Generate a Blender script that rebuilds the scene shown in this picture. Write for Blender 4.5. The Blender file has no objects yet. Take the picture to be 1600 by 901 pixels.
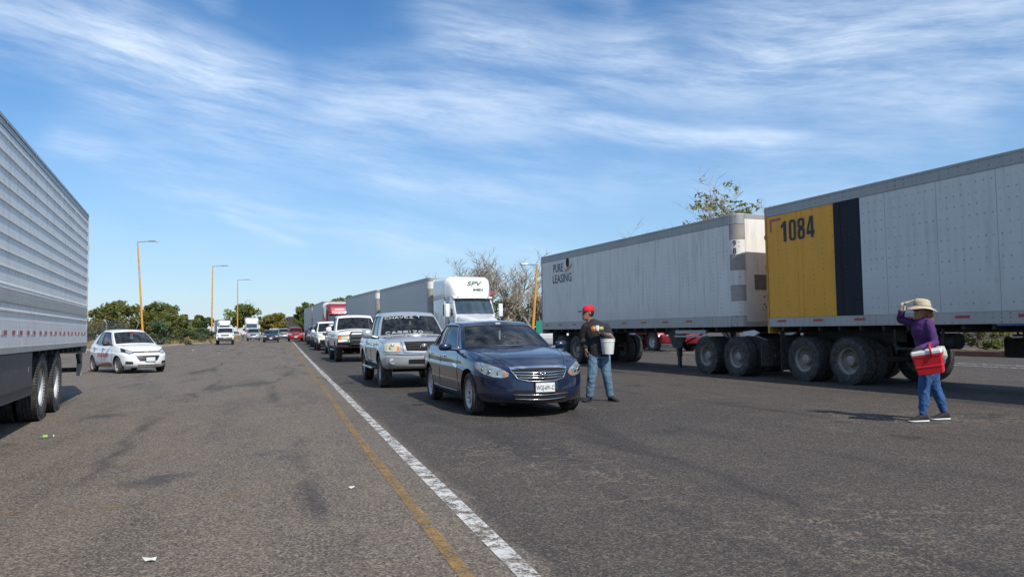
import bpy, bmesh, math, random
import numpy as np
from mathutils import Vector, Matrix, noise
from mathutils.bvhtree import BVHTree
random.seed(7); RNG = np.random.default_rng(11)
S = bpy.context.scene
COL = S.collection
R_ = math.radians

# ------------------------------------------------------------------ camera
CAMH = 1.3; FPX = 1180.0
cam_d = bpy.data.cameras.new('camera'); cam = bpy.data.objects.new('camera', cam_d); COL.objects.link(cam)
cam_d.sensor_width = 36.0; cam_d.lens = FPX/1600*36.0
cam_d.clip_start = 0.05; cam_d.clip_end = 6000
pitch = math.atan((515-450.5)/FPX); roll = R_(0.85)
cam.matrix_world = Matrix.Translation((0, 0, CAMH)) @ Matrix.Rotation(math.pi/2+pitch, 4, 'X') @ Matrix.Rotation(-roll, 4, 'Z')
S.camera = cam

# ------------------------------------------------------------------ light, sky, exposure
SUN_H = Vector((0.55, -0.835)).normalized(); SUN_EL = R_(45)
sun_dir = Vector((SUN_H.x*math.cos(SUN_EL), SUN_H.y*math.cos(SUN_EL), math.sin(SUN_EL)))
sd = bpy.data.lights.new('sun', 'SUN'); sd.energy = 3.6; sd.angle = R_(0.53); sd.color = (1.0, 0.955, 0.88)
so = bpy.data.objects.new('sun', sd); COL.objects.link(so)
so.rotation_euler = sun_dir.to_track_quat('Z', 'Y').to_euler()

class NT:
    """tiny helper for writing node formulas"""
    def __init__(s, tree): s.t = tree
    def n(s, typ, **kw):
        o = s.t.nodes.new(typ)
        for k, v in kw.items(): setattr(o, k, v)
        return o
    def link(s, a, b): s.t.links.new(a, b)
    def put(s, sock, v):
        if isinstance(v, bpy.types.NodeSocket): s.link(v, sock)
        elif v is not None:
            if sock.type == 'RGBA' and len(v) == 3: v = (*v, 1)
            sock.default_value = v
    def m(s, op, a, b=None, c=None, clamp=False):
        o = s.n('ShaderNodeMath', operation=op, use_clamp=clamp)
        for i, v in enumerate((a, b, c)):
            if v is not None: s.put(o.inputs[i], v)
        return o.outputs[0]
    def add(s, *a):
        r = a[0]
        for b in a[1:]: r = s.m('ADD', r, b)
        return r
    def mul(s, *a):
        r = a[0]
        for b in a[1:]: r = s.m('MULTIPLY', r, b)
        return r
    def sub(s, a, b): return s.m('SUBTRACT', a, b)
    def step(s, x, lo, hi, a=0.0, b=1.0):
        o = s.n('ShaderNodeMapRange', interpolation_type='SMOOTHSTEP')
        for i, v in enumerate((x, lo, hi, a, b)): s.put(o.inputs[i], v)
        return o.outputs[0]
    def noise(s, vec, scale, detail=4, rough=0.55, dist=0.0, dims='3D', col=False):
        o = s.n('ShaderNodeTexNoise', noise_dimensions=dims)
        if vec is not None: s.link(vec, o.inputs['Vector'])
        o.inputs['Scale'].default_value = scale; o.inputs['Detail'].default_value = detail
        o.inputs['Roughness'].default_value = rough; o.inputs['Distortion'].default_value = dist
        return o.outputs['Color' if col else 'Fac']
    def voro(s, vec, scale, feature='F1', out='Distance', rnd=1.0):
        o = s.n('ShaderNodeTexVoronoi', feature=feature)
        if vec is not None: s.link(vec, o.inputs['Vector'])
        o.inputs['Scale'].default_value = scale; o.inputs['Randomness'].default_value = rnd
        return o.outputs[out]
    def mix(s, f, a, b, mode='MIX'):
        o = s.n('ShaderNodeMix', data_type='RGBA', blend_type=mode)
        s.put(o.inputs[0], f); s.put(o.inputs[6], a); s.put(o.inputs[7], b)
        return o.outputs[2]
    def xyz(s, x, y, z):
        o = s.n('ShaderNodeCombineXYZ')
        for i, v in enumerate((x, y, z)): s.put(o.inputs[i], v)
        return o.outputs[0]
    def sep(s, v):
        o = s.n('ShaderNodeSeparateXYZ'); s.link(v, o.inputs[0]); return o.outputs

W = bpy.data.worlds.new('World'); S.world = W; W.use_nodes = True
wt = W.node_tree; wt.nodes.clear(); k = NT(wt)
sky = k.n('ShaderNodeTexSky', sky_type='NISHITA'); sky.sun_disc = False
sky.sun_elevation = SUN_EL; sky.sun_rotation = math.atan2(SUN_H.x, SUN_H.y)
sky.altitude = 50; sky.air_density = 1.0; sky.dust_density = 0.25; sky.ozone_density = 4.0
tc = k.n('ShaderNodeTexCoord')
dx, dy, dz = k.sep(tc.outputs['Generated'])
az = k.m('ARCTAN2', dx, dy)                       # right positive, radians
el = k.m('ARCSINE', dz)
# cirrus: streaks laid along bands in azimuth / elevation, with stretched noise
warp = k.noise(k.xyz(k.mul(az, 2.4), k.mul(el, 5.0), 0.3), 1.5, 1, 0.5)
elw = k.add(el, k.mul(k.sub(warp, 0.5), 0.045))
def streak(ang, sx, sy, scale, off, det=4, rough=0.62, dist=0.0):
    ca, sa = math.cos(ang), math.sin(ang)
    u = k.add(k.mul(az, ca), k.mul(elw, sa)); v = k.add(k.mul(az, -sa), k.mul(elw, ca))
    return k.noise(k.xyz(k.mul(u, sx), k.mul(v, sy), off), scale, det, rough, dist)
n1 = streak(R_(-5), 1.0, 6.5, 2.6, 1.3, 6, .66); n2 = streak(R_(-9), 1.0, 6.0, 9.0, 5.1, 4, .68)
n4 = streak(R_(-20), 2.0, 3.0, 2.0, 3.3, 2, .5)
tex = k.add(k.mul(n1, 0.60), k.mul(n2, 0.42))
def pxa(x): return math.atan((x-800)/FPX)
def pxe(y): return (515-y)/FPX
bands = [  # x0,y0,x1,y1, half width (px), strength
 (-260, 80, 520, 165, 40, 1.0), (430, 158, 960, 185, 44, .95), (820, 195, 1320, 248, 15, 1.0),
 (640, 92, 1180, 120, 30, .8), (1020, 140, 1800, 92, 62, 1.0), (1230, 205, 1800, 170, 40, .75),
 (380, 215, 900, 330, 26, .6), (130, 285, 740, 390, 20, .6), (325, 338, 480, 386, 6, .75),
 (700, 225, 1260, 305, 30, .42), (850, 120, 1380, 165, 40, .8), (100, 180, 520, 235, 24, .6), (560, 330, 930, 400, 16, .35),
 (215, -10, 370, 55, 14, .65), (900, -20, 1010, 40, 20, .5), (60, 250, 190, 270, 16, .4)]
mask = None
for x0, y0, x1, y1, hw, st in bands:
    a0, e0, a1, e1 = pxa(x0), pxe(y0), pxa(x1), pxe(y1)
    L = math.hypot(a1-a0, e1-e0); ux, uy = (a1-a0)/L, (e1-e0)/L
    da, de = k.sub(az, a0), k.sub(elw, e0)
    t = k.m('DIVIDE', k.add(k.mul(da, ux), k.mul(de, uy)), L)
    d = k.m('DIVIDE', k.add(k.mul(da, -uy), k.mul(de, ux)), hw*1.45/FPX)
    g = k.m('EXPONENT', k.mul(k.mul(d, d), -1.0))
    g = k.mul(g, k.step(t, -.12, .25), k.step(t, .72, 1.12, 1, 0), st)
    mask = g if mask is None else k.m('MAXIMUM', mask, g)
# cirrus goes on unplaced out of frame, its cover raised to whiten sky light
other = k.mul(k.m('MAXIMUM', k.step(k.m('ABSOLUTE', az), 0.72, 1.0), k.step(el, 0.42, 0.6)), k.step(n4, 0.36, 0.60), k.step(el, 0.03, 0.2), 1.0)
mask = k.m('MAXIMUM', mask, other)
dens = k.mul(mask, k.step(tex, 0.33, 0.72, 0.14, 0.68))
veil = k.mul(k.step(n4, 0.42, 0.75), k.step(tex, .36, .7, .25, 1.0), k.step(el, 0.02, 0.16), 0.30)
dens = k.m('MINIMUM', k.add(dens, veil), 0.85)
hs = k.n('ShaderNodeHueSaturation'); k.link(sky.outputs[0], hs.inputs['Color'])
hs.inputs['Saturation'].default_value = 1.22; hs.inputs['Value'].default_value = 1.0
# milky air close to the horizon
low = k.step(el, -0.02, 0.34, 0.62, 0.0)
skyc = k.mix(low, hs.outputs[0], (2.6, 3.8, 5.6))
cl = k.mix(dens, skyc, (6.1, 7.0, 8.2))
bg = k.n('ShaderNodeBackground'); k.link(cl, bg.inputs[0]); bg.inputs[1].default_value = 0.105
W.cycles.sampling_method = 'NONE'
wo = k.n('ShaderNodeOutputWorld'); k.link(bg.outputs[0], wo.inputs[0])

vs = S.view_settings; vs.view_transform = 'Standard'; vs.look = 'None'; vs.gamma = 1.0; vs.exposure = 0.45
vs.use_curve_mapping = False
S.cycles.denoising_prefilter = 'NONE'; S.cycles.max_bounces = 6; S.cycles.transparent_max_bounces = 12
S.cycles.caustics_reflective = False; S.cycles.caustics_refractive = False

# ------------------------------------------------------------------ helpers
def gz(y):                                        # the lot climbs very gently with distance
    t = min(max((y-20)/90.0, 0), 1); return 0.30*t*t*(3-2*t)

class MB:
    """collects geometry for ONE mesh object"""
    def __init__(s): s.v = []; s.f = []; s.mi = []; s.cur = 0
    def add(s, vs, fs):
        b = len(s.v); s.v.extend([tuple(p) for p in vs])
        s.f.extend([tuple(i+b for i in f) for f in fs]); s.mi.extend([s.cur]*len(fs)); return s
    def box(s, x0, x1, y0, y1, z0, z1, M=None, bev=0):
        if bev:
            return s.rbox(x0, x1, y0, y1, z0, z1, bev, M)
        v = [Vector((x, y, z)) for x in (x0, x1) for y in (y0, y1) for z in (z0, z1)]
        if M is not None: v = [M @ p for p in v]
        return s.add(v, [(0,1,3,2), (4,6,7,5), (0,4,5,1), (2,3,7,6), (0,2,6,4), (1,5,7,3)])
    def rbox(s, x0, x1, y0, y1, z0, z1, b, M=None):
        bm = bmesh.new(); bmesh.ops.create_cube(bm, size=1)
        for v in bm.verts:
            v.co = Vector(((x0+x1)/2+v.co.x*(x1-x0), (y0+y1)/2+v.co.y*(y1-y0), (z0+z1)/2+v.co.z*(z1-z0)))
        bmesh.ops.bevel(bm, geom=bm.edges[:], offset=b, segments=2, affect='EDGES', profile=0.5)
        bm.verts.index_update()
        s.add([(M @ v.co if M is not None else v.co) for v in bm.verts], [[v.index for v in f.verts] for f in bm.faces]); bm.free(); return s
    def tube(s, pts, rad, n=6, caps=True, closed=False):
        pts = [Vector(p) for p in pts]; m = len(pts)
        if not hasattr(rad, '__len__'): rad = [rad]*m
        vs = []; up = None
        for i, p in enumerate(pts):
            if closed: d = pts[(i+1) % m]-pts[i-1]
            else: d = pts[min(i+1, m-1)]-pts[max(i-1, 0)]
            d = d.normalized() if d.length > 1e-9 else Vector((0, 0, 1))
            if up is None:
                up = Vector((0, 0, 1)) if abs(d.z) < .9 else Vector((1, 0, 0))
            a = d.cross(up)
            if a.length < 1e-6: a = d.orthogonal()
            a.normalize(); b = a.cross(d).normalized(); up = b
            for j in range(n):
                t = 2*math.pi*j/n
                vs.append(p+(a*math.cos(t)+b*math.sin(t))*rad[i])
        fs = []
        for i in range(m if closed else m-1):
            for j in range(n):
                q = (i+1) % m
                fs.append((i*n+j, i*n+(j+1) % n, q*n+(j+1) % n, q*n+j))
        if caps and not closed:
            fs.append(tuple(range(n))[::-1]); fs.append(tuple((m-1)*n+j for j in range(n)))
        return s.add(vs, fs)
    def lathe(s, prof, n=24, axis='Y', M=None, closed=False, caps=True):
        """profile (radius, height); revolved about axis"""
        vs = []
        for r, h in prof:
            for j in range(n):
                t = 2*math.pi*j/n; c, q = r*math.cos(t), r*math.sin(t)
                p = {'Z': (c, q, h), 'Y': (c, h, q), 'X': (h, c, q)}[axis]
                vs.append(Vector(p) if M is None else M @ Vector(p))
        fs = []; m = len(prof)
        for i in range(m if closed else m-1):
            q = (i+1) % m
            for j in range(n): fs.append((i*n+j, i*n+(j+1) % n, q*n+(j+1) % n, q*n+j))
        if not closed and caps:
            if prof[0][0] > 1e-5: fs.append(tuple(range(n))[::-1])
            if prof[-1][0] > 1e-5: fs.append(tuple((m-1)*n+j for j in range(n)))
        return s.add(vs, fs)
    def loft(s, rings, caps=True, closed=True):
        n = len(rings[0]); vs = [p for r in rings for p in r]; fs = []
        for i in range(len(rings)-1):
            for j in range(n if closed else n-1):
                fs.append((i*n+j, i*n+(j+1) % n, (i+1)*n+(j+1) % n, (i+1)*n+j))
        if caps and closed: fs.append(tuple(range(n))[::-1]); fs.append(tuple((len(rings)-1)*n+j for j in range(n)))
        return s.add(vs, fs)
    def grid(s, g):
        """rows of points -> quads"""
        n = len(g[0]); return s.loft(g, False, False)
    def prism(s, poly, y0, y1, axis='Y'):
        def P(a, b, h): return {'Y': (a, h, b), 'X': (h, a, b), 'Z': (a, b, h)}[axis]
        n = len(poly)
        return s.add([P(a, b, y0) for a, b in poly]+[P(a, b, y1) for a, b in poly],
                     [tuple(range(n)), tuple(range(n, 2*n))[::-1]]+[(i, i+n, (i+1) % n+n, (i+1) % n) for i in range(n)])
    def strip(s, pts, w, z=0.0):
        """flat ribbon in XY with per-point half width"""
        vs = []
        for i, p in enumerate(pts):
            d = Vector(pts[min(i+1, len(pts)-1)])-Vector(pts[max(i-1, 0)]); q = Vector((-d.y, d.x)).normalized()
            ww = w[i] if hasattr(w, '__len__') else w
            for sg in (-1, 1):
                a = Vector(p[:2])+q*ww*sg; vs.append((a.x, a.y, (p[2] if len(p) > 2 else 0)+z))
        return s.add(vs, [(2*i, 2*i+1, 2*i+3, 2*i+2) for i in range(len(pts)-1)])
    def mesh(s, name, mats, smooth=False, fixn=True, weld=0):
        me = bpy.data.meshes.new(name); me.from_pydata([tuple(p) for p in s.v], [], s.f)
        for m_ in (mats if isinstance(mats, (list, tuple)) else [mats]): me.materials.append(m_)
        if any(s.mi): me.polygons.foreach_set('material_index', s.mi)
        if fixn or weld:
            bm = bmesh.new(); bm.from_mesh(me)
            if weld: bmesh.ops.remove_doubles(bm, verts=bm.verts[:], dist=weld)
            if fixn: bmesh.ops.recalc_face_normals(bm, faces=bm.faces[:])
            bm.to_mesh(me); bm.free()
        if smooth:
            me.polygons.foreach_set('use_smooth', [True]*len(me.polygons))
            if smooth is not True: me.set_sharp_from_angle(angle=R_(smooth))
        me.update(); return me
    def build(s, name, mats, parent=None, smooth=False, **kw):
        o = bpy.data.objects.new(name, s.mesh(name, mats, smooth, **kw)); COL.objects.link(o)
        if parent is not None: o.parent = parent
        return o

def inst(name, me, parent=None, loc=(0, 0, 0), rot=(0, 0, 0), scale=None):
    o = bpy.data.objects.new(name, me); COL.objects.link(o); o.location = loc; o.rotation_euler = rot
    if scale: o.scale = scale
    if parent is not None: o.parent = parent
    return o
def tag(o, label=None, cat=None, group=None, kind=None):
    if label: o['label'] = label
    if cat: o['category'] = cat
    if group: o['group'] = group
    if kind: o['kind'] = kind
    return o
def thing(name, label, cat, loc=(0, 0, 0), rz=0, group=None):
    o = bpy.data.objects.new(name, None); COL.objects.link(o); o.location = loc; o.rotation_euler = (0, 0, rz)
    o.empty_display_size = 0.2
    return tag(o, label, cat, group)
def empty(name, parent, loc=(0, 0, 0), rot=(0, 0, 0)):
    o = bpy.data.objects.new(name, None); COL.objects.link(o); o.location = loc; o.rotation_euler = rot; o.parent = parent
    o.empty_display_size = 0.1; return o
def mesh_np(name, v, f, mat, smooth=False):
    me = bpy.data.meshes.new(name); nv, nf, kq = len(v), len(f), f.shape[1]
    me.vertices.add(nv); me.vertices.foreach_set('co', np.ascontiguousarray(v, np.float32).ravel())
    me.loops.add(nf*kq); me.loops.foreach_set('vertex_index', np.ascontiguousarray(f, np.int32).ravel())
    me.polygons.add(nf); me.polygons.foreach_set('loop_start', np.arange(0, nf*kq, kq, dtype=np.int32))
    me.update(calc_edges=True); me.materials.append(mat)
    if smooth: me.polygons.foreach_set('use_smooth', [True]*nf)
    return me
_txt = {}
def text_mesh(txt, size, mat, bold=0.0, sx=1.0, shear=0.0):
    """flat lettering in local XZ plane, facing -Y, centred; returned as mesh"""
    c = bpy.data.curves.new('lettering', 'FONT'); c.body = txt; c.size = size; c.align_x = 'CENTER'; c.align_y = 'CENTER'
    c.offset = bold; c.resolution_u = 3; c.shear = shear
    o = bpy.data.objects.new('lettering', c); COL.objects.link(o)
    dg = bpy.context.evaluated_depsgraph_get(); me = bpy.data.meshes.new_from_object(o.evaluated_get(dg))
    bpy.data.objects.remove(o); bpy.data.curves.remove(c)
    me.transform(Matrix.Rotation(math.pi/2, 4, 'X') @ Matrix.Diagonal((sx, 1, 1, 1)))
    me.materials.clear(); me.materials.append(mat); me.name = 'lettering'; return me

# ------------------------------------------------------------------ materials
def newmat(name):
    m = bpy.data.materials.new(name); m.use_nodes = True; t = m.node_tree; q = NT(t)
    return m, q, t.nodes['Principled BSDF']
def mat(name, col, rough=0.5, metal=0.0, var=0.12, vscale=3.0, bump=0.0, bscale=40, coat=0.0, dirt=0.0, dirtcol=(.16, .13, .10), spec=None, aniso=None):
    m, q, b = newmat(name); tcn = q.n('ShaderNodeTexCoord'); v = tcn.outputs['Object']
    n = q.noise(v, vscale, 5, 0.6)
    c = q.mix(q.step(n, .3, .75), tuple(x*(1-var) for x in col), tuple(min(1, x*(1+var)) for x in col))
    if dirt:
        dn = q.noise(v, vscale*2.3, 6, 0.65, 0.4)
        c = q.mix(q.mul(q.step(dn, .42, .75), dirt), c, dirtcol)
    q.link(c, b.inputs['Base Color'])
    q.put(b.inputs['Roughness'], q.m('ADD', rough-0.06, q.mul(n, 0.12), clamp=True)); b.inputs['Metallic'].default_value = metal
    if coat: b.inputs['Coat Weight'].default_value = coat; b.inputs['Coat Roughness'].default_value = 0.04
    if spec is not None: b.inputs['Specular IOR Level'].default_value = spec
    if bump:
        bn = q.noise(v, bscale, 4, 0.6); bp = q.n('ShaderNodeBump'); bp.inputs['Strength'].default_value = bump; bp.inputs['Distance'].default_value = 0.01
        q.link(bn, bp.inputs['Height']); q.link(bp.outputs[0], b.inputs['Normal'])
    return m
def paint(name, col, metal=0.0, rough=0.35, dust=0.25):
    """car paint with clear coat and a film of dust"""
    m, q, b = newmat(name); v = q.n('ShaderNodeTexCoord').outputs['Object']
    x, y, z = q.sep(v)
    n = q.noise(v, 2.2, 4, 0.65); n2 = q.noise(v, 14, 3, 0.7)
    low = q.step(z, 0.25, 0.75, 1.0, 0.25)             # road dirt sits on the sills and bumpers
    d = q.mul(q.step(n, .35, .8), low, dust*1.5)
    d = q.m('ADD', d, q.mul(q.step(n2, .55, .8), dust*0.25), clamp=True)
    q.link(q.mix(d, col, (.22, .18, .14)), b.inputs['Base Color'])
    b.inputs['Metallic'].default_value = metal
    q.put(b.inputs['Roughness'], q.add(rough, q.mul(d, .4)))
    b.inputs['Coat Weight'].default_value = 0.9
    q.put(b.inputs['Coat Roughness'], q.add(0.05, q.mul(d, .5)))
    return m
def glassmat(name, tint=(.22, .27, .27), refl=1.0):
    m, q, b = newmat(name); t = m.node_tree; t.nodes.remove(b)
    tr = q.n('ShaderNodeBsdfTransparent'); q.put(tr.inputs[0], tint)
    gl = q.n('ShaderNodeBsdfGlossy'); gl.inputs['Roughness'].default_value = 0.03; q.put(gl.inputs[0], (.9, .95, 1))
    ge = q.n('ShaderNodeNewGeometry'); dp = q.n('ShaderNodeVectorMath', operation='DOT_PRODUCT'); q.link(ge.outputs['Normal'], dp.inputs[0]); q.link(ge.outputs['Incoming'], dp.inputs[1])
    fr = q.m('ADD', .05, q.mul(q.m('POWER', q.sub(1.0, q.m('ABSOLUTE', dp.outputs['Value'])), 4.0), .75), clamp=True)
    v = q.n('ShaderNodeTexCoord').outputs['Object']; dust = q.noise(v, 6, 3, .6)
    df = q.n('ShaderNodeBsdfDiffuse'); q.put(df.inputs[0], (.35, .33, .30))
    ms = q.n('ShaderNodeMixShader'); q.put(ms.inputs[0], q.m('MULTIPLY', fr, refl, clamp=True)); q.link(tr.outputs[0], ms.inputs[1]); q.link(gl.outputs[0], ms.inputs[2])
    m2 = q.n('ShaderNodeMixShader'); q.put(m2.inputs[0], q.step(dust, .4, .9, 0.015, .10)); q.link(ms.outputs[0], m2.inputs[1]); q.link(df.outputs[0], m2.inputs[2])
    q.link(m2.outputs[0], t.nodes['Material Output'].inputs[0]); return m

M = {}
M['navy'] = paint('navy_paint', (.0030, .0105, .040), 0.20, 0.26, 0.035)
M['silver'] = paint('silver_paint', (.40, .425, .45), 0.45, 0.33, 0.10)
M['white'] = paint('white_paint', (.72, .72, .70), 0.0, 0.35, 0.10)
M['white2'] = paint('white_paint_dusty', (.66, .65, .62), 0.0, 0.4, 0.22)
M['red'] = paint('red_paint', (.36, .012, .016), 0.1, 0.35, 0.1)
M['maroon'] = paint('maroon_paint', (.22, .010, .022), 0.1, 0.35, 0.12)
M['darkblue'] = paint('dark_blue_paint', (.02, .028, .045), 0.4, 0.35, 0.15)
M['graypaint'] = paint('grey_paint', (.10, .105, .11), 0.5, 0.35, 0.15)
M['bluepaint'] = paint('blue_paint', (.05, .22, .52), 0.1, 0.35, 0.1)
M['glass'] = glassmat('car_glass', (.36, .42, .42), 1.15)
M['darkglass'] = glassmat('tinted_glass', (.045, .055, .06))
M['rubber'] = mat('tyre_rubber', (.042, .041, .040), .88, 0, .25, 6, .25, 60, dirt=.75, dirtcol=(.14, .125, .108))
M['black'] = mat('black_plastic', (.018, .018, .019), .5, 0, .2, 5)
M['holeshade'] = mat('grille_shade', (.004, .004, .004), .9, 0, .2, 5)  # near-black for flush patches: shade of deep openings put into the colour
M['under'] = mat('underbody', (.014, .013, .013), .85, 0, .3, 4, dirt=.3, dirtcol=(.05, .042, .035))
M['chrome'] = mat('chrome', (.78, .79, .80), .12, 1.0, .05, 4)
M['alloy'] = mat('alloy_wheel', (.62, .63, .65), .34, .45, .1, 5, dirt=.3, dirtcol=(.16, .14, .12))
M['steel'] = mat('dirty_steel_rim', (.36, .32, .28), .6, .0, .3, 6, dirt=.55, dirtcol=(.15, .115, .085))
M['whiterim'] = mat('white_steel_rim', (.62, .62, .60), .4, .2, .1, 5, dirt=.35)
M['lamp'] = mat('headlamp_reflector', (.74, .76, .76), .14, .75, .25, 14)
M['lampglass'] = glassmat('lamp_lens', (.86, .88, .84), 1.6)
M['lamphazed'] = mat('hazed_yellow_lamp', (.60, .56, .40), .30, .1, .15, 6, coat=.6)
M['amber'] = mat('amber_lens', (.75, .20, .02), .25, 0, .1, 5, coat=.7)
M['redlens'] = mat('red_lens', (.42, .01, .012), .25, 0, .1, 5, coat=.7)
M['plate'] = mat('plate_white', (.66, .66, .64), .45, 0, .05, 9)
M['ink'] = mat('black_lettering', (.012, .012, .014), .5, 0, .1, 9)
M['greenink'] = mat('dark_green_lettering', (.01, .07, .035), .5, 0, .1, 9)
M['whiteink'] = mat('white_shoe_polish', (.78, .84, .86), .6, 0, .1, 12)
M['redink'] = mat('red_lettering', (.45, .035, .03), .5, 0, .1, 9)
M['cabin'] = mat('cabin_trim', (.10, .094, .088), .8, 0, .2, 5)
M['cabinlight'] = mat('cabin_beige', (.22, .19, .16), .8, 0, .15, 5)
M['skin'] = mat('skin', (.27, .13, .075), .55, 0, .1, 8)
M['cardboard'] = mat('pale_paper', (.62, .66, .42), .7, 0, .1, 8)
M['yellowpole'] = mat('yellow_pole_paint', (.62, .29, .035), .5, 0, .15, 3, dirt=.25)
M['galv'] = mat('galvanised_steel', (.34, .35, .35), .45, .6, .15, 4, dirt=.2)
M['rust'] = mat('red_oxide_frame', (.085, .028, .022), .75, .1, .3, 5, dirt=.5, dirtcol=(.03, .022, .018))
M['frame'] = mat('truck_frame_black', (.030, .029, .028), .7, .0, .3, 4, dirt=.6, dirtcol=(.09, .078, .066))
M['bluesteel'] = mat('blue_steel', (.03, .11, .30), .5, .1, .2, 5, dirt=.4)
M['reflred'] = mat('red_reflective_tape', (.42, .03, .04), .35, 0, .15, 9, dirt=.25)
M['reflwhite'] = mat('white_reflective_tape', (.62, .60, .58), .35, 0, .15, 9, dirt=.25)

def rivetmat(name, col, rough=.42, metal=.0, px=.30, pz=.115, dirt=.35, low0=1.2, stain=(.20, .185, .165), streak=.5):
    """riveted sheet panel: little dark-rimmed rivets in columns, rain streaks, grime"""
    m, q, b = newmat(name); v = q.n('ShaderNodeTexCoord').outputs['Object']; x, y, z = q.sep(v); wp = q.n('ShaderNodeNewGeometry').outputs['Position']; wx, wy, wz = q.sep(wp)
    fx = q.sub(q.m('FRACT', q.m('DIVIDE', x, px)), .5); fz = q.sub(q.m('FRACT', q.m('DIVIDE', z, pz)), .5)
    d = q.m('SQRT', q.add(q.m('POWER', q.mul(fx, px), 2.0), q.m('POWER', q.mul(fz, pz), 2.0)))
    rv = q.step(d, .008, .0125, 1, 0); halo = q.step(d, .010, .026, 1, 0)
    st = q.noise(q.xyz(q.mul(wx, 7), q.mul(wy, 7), q.mul(wz, .7)), 1.0, 4, .65)
    big = q.noise(wp, .9, 4, .6)
    g = q.mul(q.step(st, .44, .78), streak)
    lowd = q.mul(q.step(wz, low0, low0+1.3, 1, 0), q.step(big, .25, .7, .3, 1), dirt)
    c = q.mix(q.m('MAXIMUM', g, lowd), col, stain)
    c = q.mix(q.mul(q.step(big, .5, .75), .25), c, tuple(x_*.8 for x_ in col))
    c = q.mix(q.mul(halo, q.step(q.noise(v, 5, 3), .35, .65), .55), c, (.07, .065, .06))
    q.link(c, b.inputs['Base Color']); b.inputs['Metallic'].default_value = metal
    q.put(b.inputs['Roughness'], q.add(rough, q.mul(big, .15)))
    bp = q.n('ShaderNodeBump'); bp.inputs['Strength'].default_value = .5; bp.inputs['Distance'].default_value = .006
    q.link(q.add(rv, q.mul(q.noise(v, 1.6, 3), 1.6)), bp.inputs['Height']); q.link(bp.outputs[0], b.inputs['Normal'])
    return m
M['panel'] = rivetmat('riveted_white_panel', (.72, .70, .65), streak=.35)
M['panelgrey'] = rivetmat('riveted_grey_panel', (.60, .62, .59), px=.15, pz=.20, streak=.25)
M['panelyellow'] = rivetmat('riveted_yellow_panel', (.80, .36, .015), dirt=.12, stain=(.34, .16, .03), streak=.25)
M['panelnavy'] = rivetmat('riveted_navy_panel', (.010, .013, .022), rough=.75, dirt=.1, stain=(.03, .03, .035), streak=.2)
M['paneltan'] = mat('grey_corner_panel', (.34, .31, .28), .5, .1, .15, 2, dirt=.3)
M['rail'] = rivetmat('riveted_rail', (.44, .43, .40), px=.16, pz=.075, dirt=.3, low0=1.1, streak=.35, metal=.2)
M['raildark'] = rivetmat('riveted_dark_rail', (.33, .33, .32), px=.2, pz=.09, dirt=.1, streak=.3, metal=.3)
M['reefer'] = rivetmat('reefer_panel', (.78, .78, .76), rough=.42, metal=.1, px=.20, pz=.22, dirt=.12, streak=.3)
M['farbox'] = mat('far_trailer_skin', (.44, .45, .44), .5, .1, .1, .5, dirt=.2)

# ------------------------------------------------------------------ ground, road, markings
LINE0 = Vector((-2.71, 13.4)); LDIR = Vector((-0.305, 1.0)).normalized(); LPER = Vector((LDIR.y, -LDIR.x))   # LPER points right of the line
def along(d, off=0.0, z=0.0):
    p = LINE0+LDIR*d+LPER*off; return (p.x, p.y, gz(p.y)+z)

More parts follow.
